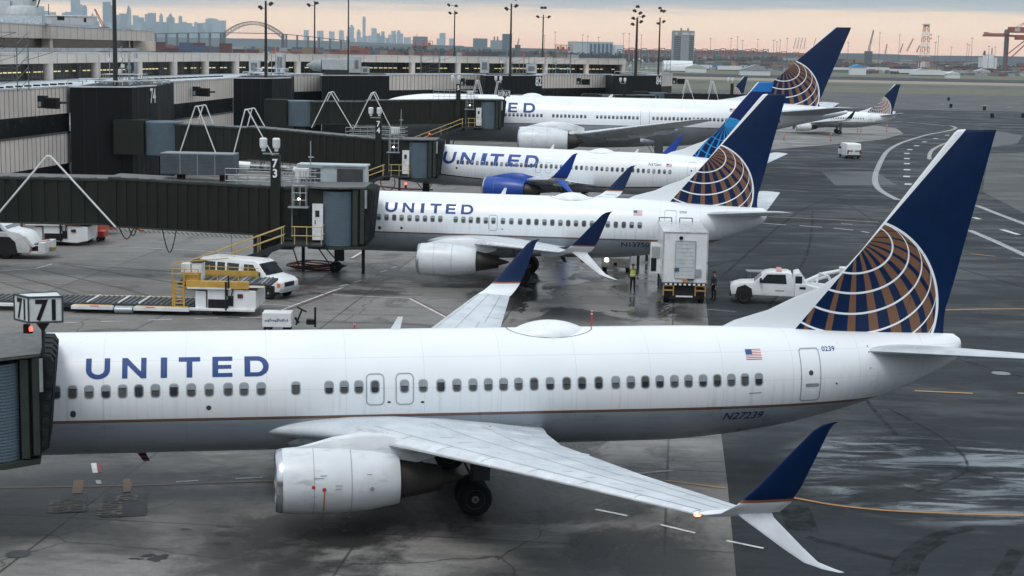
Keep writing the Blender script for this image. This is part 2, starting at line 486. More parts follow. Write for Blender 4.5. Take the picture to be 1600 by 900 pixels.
AF = [(0, 0), (.012, .28), (.05, .55), (.12, .8), (.25, .98), (.4, 1), (.6, .8), (.8, .45), (1, .03)]
def foil(le, chord, tk, up=(0, 0, 1), drop=.0):
    """closed aerofoil ring; up is the thickness direction"""
    le, up = Vector(le), Vector(up).normalized(); t = tk * chord / 2
    top = [le + Vector((u * chord, 0, 0)) + up * (h * t * 1.15 - drop * chord * u * u) for u, h in AF]
    bot = [le + Vector((u * chord, 0, 0)) - up * (h * t * .85 + drop * chord * u * u) for u, h in AF[1:]][::-1]
    return top + bot

def tyre_wheel(parent, name, x, y, z, r, wd):
    mb = MB(); mb.mat(0).rev([(-wd / 2, r * .55), (-wd / 2, r * .86), (-wd * .33, r), (wd * .33, r), (wd / 2, r * .86), (wd / 2, r * .55)], (x, y, z), 'y', 28)
    mb.mat(1).rev([(-wd / 2 - .01, .02), (-wd / 2 - .01, r * .2), (-wd * .36, r * .28), (-wd * .40, r * .52), (-wd / 2 - .012, r * .56), (wd / 2 + .012, r * .56), (wd * .4, r * .5), (wd * .4, .02)], (x, y, z), 'y', 20)
    return mb.build(name, [tyre, hub], parent, True)

def engine(pf, root, sgn, x0, L, r, zc, s, cowl_m, core_x, wing_le, flat=.93):
    """x0 = lip, L = cowl length; returns the part"""
    y = sgn * s
    e = MB().rev([(0.16*L/3.8, r * .80), (.03, r * .86), (.0, r * .9), (.08, r * .955), (.3 * L / 3.8, r * 1.0 * .99), (L * .3, r * 1.03), (L * .5, r * 1.03), (L * .75, r * .95), (L * .97, r * .80), (L, r * .76), (L * .9, r * .7)], (x0, y, zc), 'x', 48, flat)
    eng = e.build('engine', cowl_m, root, True, sharp=50)
    MB().rev([(.30, r * .76), (.04, r * .845), (-.005, r * .9), (.02, r * .93), (.09, r * .965), (.20, r * .985), (.21, r * .97)], (x0, y, zc), 'x', 48, flat).build('inlet_lip', metal, eng, True, sharp=60)
    f = MB(); f.mat(0).rev([(.55, r * .78), (.6, .02)], (x0, y, zc), 'x', 32, flat); f.mat(1).rev([(.22, .02), (.5, r * .25), (.56, r * .28)], (x0, y, zc), 'x', 20)
    f.build('fan', [black, dark_metal], eng, True)
    MB().rev([(L * .8, r * .66), (L, r * .60), (L + (core_x - L) * .55, r * .48), (core_x, r * .36), (core_x - .1, r * .33)], (x0, y, zc), 'x', 32).build('exhaust_nozzle', dark_metal, eng, True)
    MB().rev([(core_x - .3, r * .25), (core_x + .1, r * .2), (core_x + .7, .03)], (x0, y, zc), 'x', 20).build('exhaust_cone', dark_metal, eng, True)
    # seams round the cowl, drain mark and placards on the outboard face
    mb = MB()
    for t, q in ((.30, 1.034), (.60, 1.018)):
        n = 48; rg = []
        for xx in (t * L - .008, t * L + .008):
            ring = []
            for i in range(n):
                a = 2 * PI * i / n; c, d = math.cos(a) * r * q, math.sin(a) * r * q
                if d < 0: d *= flat
                ring.append((x0 + xx, y + c, zc + d))
            rg.append(ring)
        mb.loft(rg, cap=False)
    mb.build('cowl_seam', seam, eng, True)
    return eng

def airliner(name, loc, rz, label, cat, S):
    root = empty(name, loc, rz, label, cat, S.get('group'))
    pf = Prof(S['prof']); k = S.get('k', 1.)
    fus = fus_mesh(pf).build('fuselage', S['skin'], root, True)
    # belly fairing
    bx0, bx1, bw, bz0, bz1 = S['belly']; rings = []
    for i in range(17):
        t = i / 16; q = math.sin(PI * t ** .8) ** (.9 if t < .42 else .55) if 0 < t < 1 else .05
        rings.append([(bx0 + (bx1 - bx0) * t, bw * q * math.cos(a), (bz0 + bz1) / 2 + (bz1 - bz0) / 2 * q * math.sin(a)) for a in [2 * PI * j / 32 for j in range(32)]])
    MB().loft(rings).build('wing_fairing', S['belly_mat'], root, True)
    # wings
    for sg in (-1, 1):
        W = S['wing']
        mb = MB(); rings = [foil((xl, sg * s, z), ch, tk, drop=.012) for s, xl, ch, z, tk in W]
        mb.mat(0).loft(rings)
        # leading edge, spar and flap seams, each lying on the upper skin
        def surf(s, u, dz=.006):
            for (s0, xl0, c0, z0, t0), (s1, xl1, c1, z1, t1) in zip(W, W[1:]):
                if s0 <= s <= s1:
                    q = (s - s0) / (s1 - s0); xl, c, z, t = (a + (b - a) * q for a, b in ((xl0, xl1), (c0, c1), (z0, z1), (t0, t1)))
                    h = 0
                    for (ua, ha), (ub, hb) in zip(AF, AF[1:]):
                        if ua <= u <= ub: h = ha + (hb - ha) * (u - ua) / (ub - ua)
                    return Vector((xl + u * c, sg * s, z + h * t * c / 2 * 1.15 - .012 * c * u * u + dz))
        mb.mat(1)
        sr, st = W[-4][0], W[-1][0] - .15
        for u, a, b in ((.12, sr, st), (.40, sr, st), (.66, sr, st * .72), (.74, st * .72, st)):
            ss = [a + (b - a) * i / 12 for i in range(13)]
            for s0, s1 in zip(ss, ss[1:]):
                for w0 in (.012,):
                    p = [surf(s0, u), surf(s1, u), surf(s1, u) + Vector((w0 * 2 * k, 0, 0)), surf(s0, u) + Vector((w0 * 2 * k, 0, 0))]
                    mb.add(p, [(0, 1, 2, 3)])
        for sA in [sr + (st - sr) * i / 7 for i in range(1, 8)]:
            for ua, ub in ((.0125, .12), (.66, .99)):
                us = [ua + (ub - ua) * i / 5 for i in range(6)]
                for u0, u1 in zip(us, us[1:]):
                    p = [surf(sA, u0), surf(sA, u1), surf(sA + .025, u1), surf(sA + .025, u0)]; mb.add(p, [(0, 1, 2, 3)])
        mb.mat(2)
        for i in range(11):                                   # fuel tank access ovals
            s0 = sr + 1.5 + i * (st - sr - 3) / 11; c = surf(s0, .27, .005)
            mb.add([surf(s0 + .14 * math.sin(a), .27 + .045 * math.cos(a), .005) for a in [2 * PI * j / 12 for j in range(12)]], [list(range(12))])
        wing = mb.build('wing', [wing_mat(), seam, P('tank cover', (.50, .54, .57), .4)], root, True, sharp=60)
        m2 = MB().loft([[surf(s, u, .003) for u in (0, .012, .05, .085)] + [surf(s, .085, -.02), surf(s, 0, -.03)] for s in [W[-4][0] - .3 + (W[-1][0] - W[-4][0] + .2) * i / 14 for i in range(15)]])
        m2.build('slat', P('slat metal', (.72, .74, .76), .22, .55, dirt=.12), wing, True)
        for s0 in S['tracks']:
            q = surf(s0, .50, -.08 * k); L_ = min(S['track_len'], .56 * np.interp(s0, [w_[0] for w_ in W], [w_[2] for w_ in W]))
            MB().loft([[(q.x + L_ * t, q.y + .16 * k * math.sin(PI * (.1 + .85 * t)) * math.cos(a), q.z - .42 * k + .2 * t * k + .24 * k * math.sin(PI * (.1 + .85 * t)) * math.sin(a)) for a in [2 * PI * j / 12 for j in range(12)]] for t in [i / 8 for i in range(9)]]).build('flap_fairing', wing_mat(), wing, True)
        for (nm, secs, mt) in S.get('winglets', []):
            if sg == 1 and nm in S.get('skip_far', ()): continue
            rings = []
            for (s, z, xl, ch, ux, uz) in secs:
                rings.append(foil((xl, sg * s, z), ch, .09, (0, -sg * ux, uz)))
            MB().loft(rings).build(nm, mt, root, True, sharp=70)
        if S.get('wingtip_light') and sg == -1:
            MB().rev([(-.10, .02), (-.06, .055), (.04, .06), (.1, .02)], S['wingtip_light'], 'x', 12).build('navigation_light', P('lit red lamp', (1., .16, .08), .4, emit=9), root, True)
        # engine and pylon
        x0, L, r, zc, s, core = S['engine']
        eng = engine(pf, root, sg, x0, L, r, zc, s, S['cowl'], core, None)
        py = MB(); px0 = x0 + L * .16; zt = zc + r * 1.0; pr = []
        for t, zl, zh, wd in ((0, .0, .03, .02), (.12, -.1, .12 * k, .13), (.35, -.15, .33 * k, .19), (.6, -.2, .45 * k, .22), (.85, -.3, .42 * k, .2), (1.15, -.5, .2 * k, .12), (1.35, -.35, -.0, .02)):
            x = px0 + t * L * .86
            pr.append([(x, sg * s - wd * k, zt + zl), (x, sg * s + wd * k, zt + zl), (x, sg * s + wd * k * .8, zt + zh * .8), (x, sg * s, zt + zh), (x, sg * s - wd * k * .8, zt + zh * .8)])
        py.loft(pr).build('engine_pylon', S['cowl'], eng, True, sharp=60)
        if sg == -1 and S.get('marks'):
            mk = MB(); yy = -s - r * 1.04
            def disc(x, z, rad, mi):
                c = Vector((x, 0, z)); dz = z - zc; a0 = math.asin(max(-1, min(1, dz / (r * 1.03) if dz > 0 else dz / (r * 1.03 * flat_)))); 
                yq = -s - math.cos(a0) * r * 1.045
                mk.mat(mi).add([(x + rad * math.cos(a), yq, z + rad * math.sin(a)) for a in [2 * PI * j / 14 for j in range(14)]], [list(range(14))])
            flat_ = .93
            disc(x0 + 1.10, zc + .1, .055, 0); disc(x0 + 1.42, zc + .02, .06, 0); disc(x0 + 2.85, zc - .0, .07, 1)
            mk.mat(0)
            for i in range(7):
                z0_, z1_ = zc - .05 - i * .1, zc - .05 - (i + 1) * .1
                ya, yb = (-s - math.sqrt(max(0, 1 - ((zc - q) / (r * .955)) ** 2)) * r * 1.045 for q in (z0_, z1_))
                mk.add([(x0 + 1.405, ya, z0_), (x0 + 1.435, ya, z0_), (x0 + 1.435, yb, z1_), (x0 + 1.405, yb, z1_)], [(0, 1, 2, 3)])
            mk.mat(1)
            for xx, zz, ww in ((1.12, .35, .3), (1.3, .42, .2), (1.75, .12, .22), (1.75, .02, .18), (.98, -.42, .2), (1.0, -.52, .22), (2.7, .42, .16)):
                a0 = math.asin(zz / (r * 1.03)); yq = -s - math.cos(a0) * r * 1.05
                mk.add([(x0 + xx, yq, zc + zz), (x0 + xx + ww, yq, zc + zz), (x0 + xx + ww, yq, zc + zz + .022), (x0 + xx, yq, zc + zz + .022)], [(0, 1, 2, 3)])
            mk.build('placard', [red_mark, seam], eng)
        # tailplane
        T = S['stab']
        MB().loft([foil((xl, sg * s_, z), ch, tk) for s_, xl, ch, z, tk in T]).build('tailplane', wing_mat(), root, True, sharp=60)
    # fin
    F = S['fin']; mb = MB(); rings = []
    for z, xl, xt, tk in F:
        ch = xt - xl; t = tk / 2
        up = [(xl + u * ch, -h * t, z) for u, h in AF]; dn = [(xl + u * ch, h * t, z) for u, h in AF[1:]][::-1]
        rings.append(up + dn)
    mb.loft(rings).build('tail_fin', S['finmat'], root, True, sharp=50)
    if 'dome' in S:
        a, b, hw, zz, hh = S['dome']; rings = []
        for i in range(13):
            t = i / 12; q = math.sin(PI * t) ** .6 if 0 < t < 1 else .03
            zt = pf.at(a + (b - a) * t)[0]
            rings.append([(a + (b - a) * t, hw * q * math.cos(u), zt - .28 * k + (hh + .28 * k) * q * math.sin(u)) for u in [PI * j / 18 - .0 for j in range(19)]])
        d = MB().loft(rings); dm = d.build('antenna_dome', white_trim, root, True)
        rg = []
        for e in (1.0, 1.018):
            ring = []
            for j in range(40):
                u = 2 * PI * j / 40; x = (a + b) / 2 + (b - a) / 2 * 1.0 * e * math.cos(u)
                yy = hw * .97 * e * abs(math.sin(u)) ** .8 * (1 if math.sin(u) > 0 else -1)
                zt, zb, hw_ = pf.at(x); ring.append((x, yy, (zt + zb) / 2 + (zt - zb) / 2 * math.sqrt(1 - (yy / hw_) ** 2) + .012))
            rg.append(ring)
        MB().loft(rg, cap=False).build('dome_seal', black, dm)
    for x, h in S.get('blades', []):
        zt = pf.at(x)[0]
        MB().side([(x, zt - .05), (x + .34 * k, zt - .05), (x + .44 * k, zt + h), (x + .28 * k, zt + h)], -.02, .02).build('blade_antenna', white_trim, root)
    for x, h in S.get('belly_blades', []):
        zb = pf.at(x)[1]; mb = MB()
        for i in range(6): mb.mat(i % 2).side([(x + i * .045, zb - h * i / 6 + .04), (x + .3 + i * .03, zb - h * i / 6 + .04), (x + .3 + (i + 1) * .03, zb - h * (i + 1) / 6 + .04), (x + (i + 1) * .045, zb - h * (i + 1) / 6 + .04)], -.015, .015)
        mb.build('drain_mast', [black, P('drain red', (.25, .05, .06), .6)], root)
    # gear
    for (nm, x, y, z, r, wd, zt, n) in S['gear']:
        g = MB(); g.cyl((x, y, z), (x, y, zt), .09 * k, .11 * k, 12); g.cyl((x, y - wd * 1.6, z), (x, y + wd * 1.6, z), .06 * k)
        g.bar((x, y, z + .5 * k), (x - .9 * k, y, zt), .07, .07); g.box(x - .04, x + .5 * k, y + (.3 * k if y >= 0 else -.34 * k), y + (.34 * k if y >= 0 else -.3 * k), z + r, zt)
        go = g.build(nm, grey_dirty, root, True)
        for dx in ([0] if n == 2 else [-1.46 * k * .7, 0, 1.46 * k * .7]):
            for q in (-1, 1): tyre_wheel(go, 'wheel', x + dx, y + q * wd * 1.05, z, r, wd)
    # windows, doors, lettering
    for i, wx in enumerate(S['windows']): window(pf, wx, S['zw'], S['ww'], S['wh'], root, S.get('wk', 1))
    for (nm, cx, cz, w_, h, r_, t) in S['doors']:
        d = outline(pf, cx, cz, w_, h, r_, t, nm, frame_grey, root)
        if nm == 'rear_door':
            decal(pf, [rr(cx + .0, cz + .1, .17, .17, .08)], 'door_porthole', glass_dark, d, .1)
            decal(pf, [rr(cx + .05, cz - .32, .5, .12, .05)], 'door_handle', seam, d, .1)
    for (nm, polys, mt) in S['decals']:
        if nm == 'letters':
            for one in polys: decal(pf, one, 'letter', mt, root)
        else: decal(pf, polys, nm, mt, root)
    return root, pf

def flag(x0, z1, w_=.56, h=.32):
    b = []; r_ = []; wh = []
    for i in range(13):
        p = [(x0 + (w_ * .42 if i < 7 else 0), z1 - h * (i + 1) / 13), (x0 + w_, z1 - h * (i + 1) / 13), (x0 + w_, z1 - h * i / 13), (x0 + (w_ * .42 if i < 7 else 0), z1 - h * i / 13)]
        (r_ if i % 2 == 0 else wh).append(p)
    b = [[(x0, z1 - h * 7 / 13), (x0 + w_ * .42, z1 - h * 7 / 13), (x0 + w_ * .42, z1), (x0, z1)]]
    return b, r_, wh
NOSE = [(0, 3.30, 3.05, .05), (.12, 3.62, 2.78, .32), (.5, 3.98, 2.42, .72), (1.1, 4.3, 2.12, 1.08), (1.8, 4.62, 1.92, 1.36), (2.6, 5.02, 1.78, 1.58), (3.5, 5.3, 1.67, 1.74), (4.6, 5.45, 1.59, 1.84), (6, 5.52, 1.56, 1.88)]
TAIL = [(-4.8, 5.53, 1.56, 1.88), (-3, 5.53, 1.57, 1.87), (-1.4, 5.51, 1.66, 1.84), (.92, 5.44, 1.95, 1.7), (3.26, 5.3, 2.45, 1.42), (5.62, 5.21, 3.17, 1.0), (7.2, 5.17, 3.84, .62), (7.8, 5.14, 4.15, .42), (8.02, 5.0, 4.42, .25), (8.08, 4.85, 4.6, .08)]
def prof737(n0): return [(n0 + a, b, c, d) for a, b, c, d in NOSE] + [(n0 + 8, 5.53, 1.56, 1.88)] + TAIL
WING737 = [(1.0, -17.6, 10.2, 2.50, .05), (1.5, -16.7, 9.25, 2.52, .08), (1.9, -15.75, 8.3, 2.54, .10), (2.4, -14.85, 7.35, 2.58, .115), (3.2, -13.95, 6.35, 2.66, .12), (5.8, -12.45, 4.75, 2.94, .11), (11.3, -9.6, 2.95, 3.47, .10), (16.9, -6.78, 1.55, 4.0, .10)]
STAB737 = [(.5, 3.9, 4.0, 4.68, .09), (1.2, 4.35, 3.7, 4.78, .09), (7.1, 7.75, 1.5, 5.58, .09), (7.18, 7.95, 1.2, 5.59, .05)]
FIN737 = [(4.9, -1.6, 7.45, .01), (5.35, -1.15, 7.42, .03), (5.72, -.39, 7.42, .035), (6.07, .83, 7.46, .04), (6.5, 1.75, 7.58, .045), (6.82, 2.62, 7.66, .055), (7.34, 3.42, 7.79, .065), (8.2, 4.2, 7.98, .08), (12.3, 7.38, 8.93, .10), (12.4, 7.51, 8.97, .07), (12.42, 7.7, 8.9, .03)]
# blended winglet: (span, height, leading edge x, chord, outboard, up)
def WL(mt): return ('winglet', [(16.75, 3.985, -6.84, 1.6, 0, 1), (17.1, 4.03, -6.66, 1.58, -.1, 1), (17.38, 4.14, -6.35, 1.45, -.5, .8), (17.52, 4.38, -6.02, 1.32, -.9, .45), (17.60, 4.8, -5.6, 1.12, -1, .12), (17.72, 5.6, -4.88, .72, -1, .08), (17.80, 6.2, -4.33, .40, -1, .08), (17.82, 6.34, -4.12, .28, -1, .08), (17.83, 6.40, -3.86, .14, -1, .08)], mt)
def SC(mt): return ('scimitar_strake', [(17.3, 4.2, -6.05, .95, .9, .5), (17.38, 4.0, -5.82, .78, 1, .45), (17.62, 3.3, -4.86, .5, 1, .4), (17.74, 2.98, -4.38, .36, 1, .4), (17.82, 2.83, -3.95, .3, 1, .4), (17.86, 2.74, -3.55, .16, 1, .4)], mt)
cowl = nacelle_mat()
wl_mat = winglet_mat('winglet paint', 4.50)
sc_mat = P('strake paint', (.66, .70, .74), .35)
skin_old = skin_mat('airliner skin', 3.02)
fin_old = fin_mat('tail fin globe', 3.93, 6.08, 3.2, (1.85, 5.38), (7.78, 12.4))

base737 = dict(k=1., belly=(-17.2, -5.8, 2.12, 1.36, 2.9), belly_mat=P('fairing paint', (.42, .47, .51), .35, dirt=.4),
    wing=WING737, tracks=(4.2, 7.6, 11.2), track_len=2.2, cowl=cowl, stab=STAB737, fin=FIN737, finmat=fin_old, skin=skin_old,
    engine=(-16.35, 3.75, 1.04, 1.72, 4.83, 5.1), zw=3.975, ww=.235, wh=.36,
    winglets=[WL(wl_mat), SC(sc_mat)])
f1b, f1r, f1w = flag(-.40, 4.93)
W1 = [-23.02, -22.52, -22.02, -21.51, -21.0, -20.5, -19.99, -19.42, -18.88, -18.32, -17.73, -17.23, -16.69, -15.59, -14.53, -14.04, -13.57, -13.05, -12.09, -11.48, -10.9, -10.37, -9.84, -9.33, -8.82, -8.32, -7.8, -7.26, -6.7, -6.18, -5.61, -5.03, -4.51, -4.01, -3.51, -3.0, -2.51, -2.0, -1.5, -1.0, -0.51, -0.01]
L1 = [('U', -22.13, -21.39), ('N', -21.02, -20.27), ('I', -19.83, -19.63), ('T', -19.27, -18.6), ('E', -18.22, -17.59), ('D', -17.21, -16.44)]
S1 = dict(base737, prof=prof737(-30.5), windows=W1,
    doors=[('overwing_exit', -13.04, 3.88, .60, 1.02, .16, .035), ('overwing_exit', -12.08, 3.88, .60, 1.02, .16, .035), ('rear_door', 1.92, 4.03, .76, 1.78, .12, .035)],
    decals=[('letters', place_letters(L1, 4.36, 4.94), letter_blue), ('flag_union', f1b, P('flag blue', (.04, .07, .22), .5)), ('flag_stripes', f1r, P('flag red', (.42, .06, .08), .5)), ('flag_ground', f1w, P('flag white', (.78, .8, .82), .5)),
            ('registration', text_polys('N27239', -1.2, 2.56, .26, 1.18, .25, .02), letter_grey), ('fleet_number', text_polys('0239', 2.42, 4.80, .14, 1.25, 0, .01), letter_blue),
            ('service_port', [rr(-18.34, 3.4, .16, .16, .08)], grey_dirty), ('service_port', [rr(-22.52, 3.28, .17, .22, .08)], grey_dirty), ('vent', [rr(-12.59, 3.47, .11, .06, .03)], black), ('vent', [rr(-11.5, 3.45, .11, .06, .03)], black),
            ('vent', [rr(2.9, 3.72, .07, .07, .03)], black), ('placard', [[(-.35, 3.49), (.1, 3.51), (.1, 3.54), (-.35, 3.52)]], seam), ('vent', [rr(4.2, 4.9, .05, .03, .01)], black), ('vent', [rr(4.2, 4.72, .05, .03, .01)], black), ('vent', [rr(4.2, 4.2, .05, .03, .01)], black)],
    dome=(-8.42, -5.5, .86, 0, .26), blades=[(-12.4, .42)], belly_blades=[(-20.75, .38)], skip_far=('scimitar_strake',), wingtip_light=(-6.75, -16.85, 3.98), marks=True,
    gear=[('main_gear', -9.95, -2.86, .56, .56, .36, 2.9, 2), ('main_gear', -9.95, 2.86, .56, .56, .36, 2.9, 2), ('nose_gear', -26.4, 0, .36, .36, .2, 1.8, 2)])
near_jet, PF1 = airliner('passenger_jet', (8.1284, 54.397, 0), .1825, 'nearest white jet with large blue name and registration N27239 at the gate 71 bridge', 'airliner', S1)

# gate 73: shorter body, one overwing exit
W2 = [-17.36, -16.86, -16.35, -15.85, -15.36, -14.84, -14.34, -13.83, -13.33, -12.83, -11.83, -11.33, -10.85, -10.37, -9.87, -9.38, -8.76, -8.22, -7.65, -7.11, -6.6, -6.08, -5.58, -5.06, -4.56, -4.06, -3.55, -3.04, -2.52, -2.03, -1.52, -1.01, -0.51, 0.0]
sh = 2.75
WING2 = [(s, x + sh, c, z, t) for s, x, c, z, t in WING737]
def shiftw(wl, d): return (wl[0], [(a, b, c + d, e, f_, g) for a, b, c, e, f_, g in wl[1]], wl[2])
L2 = [('U', -16.5, -15.7), ('N', -15.35, -14.6), ('I', -14.16, -13.93), ('T', -13.55, -12.82), ('E', -12.52, -11.88), ('D', -11.52, -10.72)]
f2b, f2r, f2w = flag(-.43, 4.88, .56, .3)
S2 = dict(base737, prof=prof737(-24.6), windows=W2, wing=WING2, belly=(-14.6, -4.0, 2.1, 1.36, 2.9), engine=(-13.75, 3.75, 1.04, 1.72, 4.83, 5.1),
    winglets=[shiftw(WL(wl_mat), sh), shiftw(SC(sc_mat), sh)],
    doors=[('overwing_exit', -9.4, 3.84, .58, 1.0, .16, .035), ('rear_door', 1.92, 4.05, .76, 1.78, .12, .03)],
    decals=[('letters', place_letters(L2, 4.32, 4.91), letter_blue), ('flag_union', f2b, _M['flag blue']), ('flag_stripes', f2r, _M['flag red']), ('flag_ground', f2w, _M['flag white']),
            ('registration', text_polys('N13750', -1.17, 2.55, .30, 1.28, 0, .02), letter_grey), ('fleet_number', text_polys('0750', 2.5, 4.76, .13, 1.2, 0, .01), letter_blue),
            ('service_port', [rr(-16.8, 3.28, .2, .22, .09)], grey_dirty), ('service_port', [rr(-15.36, 3.32, .17, .17, .08)], grey_dirty), ('vent', [rr(-8.8, 3.46, .11, .06, .03)], black)],
    dome=(-5.9, -3.1, .86, 0, .26), blades=[(-9.2, .42)], belly_blades=[(-5.2, .4), (-4.0, .4)],
    gear=[('main_gear', -7.4, -2.86, .56, .56, .36, 2.9, 2), ('main_gear', -7.4, 2.86, .56, .56, .36, 2.9, 2), ('nose_gear', -20.1, 0, .36, .36, .2, 1.8, 2)])
airliner('passenger_jet', (8.2411, 102.12, 0), -.1089, 'white jet registered N13750 with a catering truck at its rear door', 'airliner', S2)

# gate 74: newer colours, blue engines and light blue globe
skin_new = skin_mat('airliner skin new livery', 2.62, (.34, .36, .39), (.01, .012, .02), curve=lambda x: ((x + 9.5).max(0.)).pow(2.) * .0042 + ((-9.5 - x).max(0.)).pow(2.) * .0028 - .42, lw=.09)
fin_new = fin_mat('tail fin blue globe', 4.6, 5.6, 3.5, (1.6, 5.35), (7.62, 12.4), 'blue')
SKN = P('grey belly', (.34, .36, .39), .4, dirt=.3)
blue_wl = winglet_mat('blue winglet paint', 4.25, c0=(.008, .045, .28))
L3 = [('U', -22.85, -21.55), ('N', -21.0, -19.55), ('I', -18.85, -18.35), ('T', -18.0, -16.62), ('E', -16.1, -14.9), ('D', -14.35, -12.95)]
def skewl(ps, z0, k): return [[[(x + (z - z0) * k, z) for x, z in p] for p in o] for o in ps]
f3b, f3r, f3w = flag(-.43, 4.72, .56, .3)
S3 = dict(base737, skin=skin_new, finmat=fin_new, prof=prof737(-30.4), windows=[-21.19 + i * .5045 for i in range(43)], wk=0, belly_mat=SKN,
    cowl=nacelle_mat('blue nacelle', (.006, .055, .33)), engine=(-17.1, 4.1, 1.16, 1.86, 4.83, 5.4),
    winglets=[('winglet', WL(0)[1], blue_wl), ('lower_winglet', SC(0)[1], P('blue strake', (.01, .09, .5), .35))],
    doors=[('overwing_exit', -12.9, 3.84, .58, 1.0, .16, .03), ('overwing_exit', -11.9, 3.84, .58, 1.0, .16, .03), ('rear_door', 1.98, 4.05, .76, 1.7, .12, .03)],
    decals=[('letters', skewl(place_letters(L3, 3.80, 4.92), 3.8, .06), P('bright lettering blue', (.007, .05, .26), .5)), ('flag_union', f3b, _M['flag blue']), ('flag_stripes', f3r, _M['flag red']), ('flag_ground', f3w, _M['flag white']),
            ('registration', text_polys('N27260', -2.15, 4.48, .22, 1.2, .15, .01), letter_grey), ('service_port', [rr(-21.3, 3.4, .2, .22, .09)], grey_dirty)],
    dome=(-8.6, -5.7, .86, 0, .26), blades=[(-12.4, .42), (-4, .3)], belly_blades=[],
    gear=[('main_gear', -9.95, -2.86, .56, .56, .36, 2.9, 2), ('main_gear', -9.95, 2.86, .56, .56, .36, 2.9, 2), ('nose_gear', -25.6, 0, .36, .36, .2, 1.8, 2)])
airliner('passenger_jet', (15.011, 148.38, 0), -.3537, 'white jet registered N27260 with bright blue engine and light blue tail pattern', 'airliner', S3)

# wide-body beyond
P4p = [(-38.6, 5.6, 5.2, .1), (-38.3, 6.2, 4.6, .55), (-37.2, 7.0, 3.9, 1.4), (-35.5, 7.9, 3.3, 2.2), (-33, 8.55, 2.95, 2.8), (-30, 8.88, 2.78, 3.05), (-27, 8.95, 2.75, 3.1), (2, 8.95, 2.75, 3.1), (6, 8.95, 3.1, 3.05), (12, 8.9, 4.3, 2.6), (17, 8.7, 5.5, 1.95), (21.5, 8.4, 6.6, 1.2), (24, 8.1, 7.2, .6), (25.1, 7.95, 7.6, .12)]
W4 = []
for a, b, n in ((-17.16, -13.96, 7), (-12.5, -8.2, 9), (-6.9, -1.9, 11), (.9, 20.0, 37)): pass
x = -30.0
while x < 16.5:
    if not (-13.95 < x < -13.0 or -8.3 < x < -7.3 or -1.75 < x < -.15): W4.append(x)
    x += .52
L4 = [('U', -25.6, -24.3), ('N', -23.6, -22.4), ('I', -21.6, -21.3), ('T', -20.75, -19.55), ('E', -18.8, -17.6), ('D', -16.8, -15.25)]
f4b, f4r, f4w = flag(9.9, 7.95, .75, .4)
wing4 = [(1.5, -15.5, 14.5, 3.3, .12), (3.2, -14.2, 12.7, 3.6, .13), (9.6, -9.2, 7.9, 4.55, .11), (20, -1.9, 4.9, 6.1, .10), (29.8, 5.0, 2.1, 7.5, .09), (30.4, 5.9, 1.1, 7.6, .07)]
S4 = dict(k=1.7, prof=P4p, skin=skin_mat('wide body skin', 5.42, (.24, .27, .30)), belly=(-17, 4, 3.3, 2.35, 4.8), belly_mat=_M['fairing paint'], wing=wing4, tracks=(8.5, 14, 20), track_len=4.2,
    cowl=cowl, engine=(-16.7, 6.3, 1.78, 3.55, 9.6, 7.6), stab=[(.8, 13.8, 8.0, 7.3, .09), (2, 14.9, 7.3, 7.5, .09), (10.6, 22.3, 2.8, 8.6, .08), (10.8, 22.8, 2.0, 8.62, .05)],
    fin=[(8.3, 5.5, 21.6, .01), (8.9, 8.0, 21.4, .03), (9.3, 10.6, 21.5, .035), (9.9, 13.0, 21.8, .045), (10.6, 14.2, 22.05, .06), (11.8, 15.8, 22.5, .08), (18.4, 22.7, 25.0, .10), (18.6, 23.1, 25.05, .05)],
    finmat=fin_mat('wide tail fin globe', 16.75, 9.75, 4.65, (12.0, 8.6), (23.2, 18.6)), windows=W4, zw=6.5, ww=.27, wh=.40,
    doors=[('passenger_door', -.95, 6.55, 1.2, 2.0, .15, .06), ('passenger_door', -29.4, 6.5, 1.2, 2.0, .15, .06)],
    decals=[('letters', place_letters(L4, 6.80, 8.03), letter_blue), ('flag_union', f4b, _M['flag blue']), ('flag_stripes', f4r, _M['flag red']), ('flag_ground', f4w, _M['flag white'])],
    dome=(-17.8, -14.0, 1.0, 0, .35), blades=[(-6, .4)],
    gear=[('main_gear', .6, -5.5, .68, .68, .5, 3.8, 3), ('main_gear', .6, 5.5, .68, .68, .5, 3.8, 3), ('nose_gear', -32.6, 0, .5, .5, .3, 3.2, 2)])
airliner('passenger_jet', (18., 209, 0), -.1, 'wide body white jet parked behind the three narrow jets', 'airliner', S4)

# small regional jets
SE = dict(base737, finmat=fin_mat('regional fin globe', 3.6, 6.3, 3.4, (1.2, 5.38), (7.78, 12.4), 'grid'), prof=prof737(-28.5), windows=[-22 + i * .6 for i in range(38)], doors=[('rear_door', 1.9, 4.05, .8, 1.7, .12, .05)],
    decals=[('registration', text_polys('N643RW', 3.2, 3.3, .26, 1.1, 0, .02), letter_grey)], dome=(-14, -12.4, .4, 0, .2), winglets=[WL(wl_mat)],
    gear=[('main_gear', -5.6, -3.2, .56, .56, .36, 2.9, 2), ('main_gear', -5.6, 3.2, .56, .56, .36, 2.9, 2), ('nose_gear', -25, 0, .36, .36, .2, 1.8, 2)])
e = G(1290, 209); ej, _ = airliner('regional_jet', (e.x + 5.6 * .79 + 2.4, e.y, 0), -.08, 'small regional jet standing on the concrete pad beyond the wide body tail', 'airliner', SE)
ej.scale = (.79,) * 3
e2 = copy_tree(ej); q = AY(1168, 121, 372); e2.location = (q.x - 8.1 * .79, 372, 0); e2.rotation_euler.z = .3
e2['label'] = 'distant regional jet, only its small blue tail showing above the wide body jet'
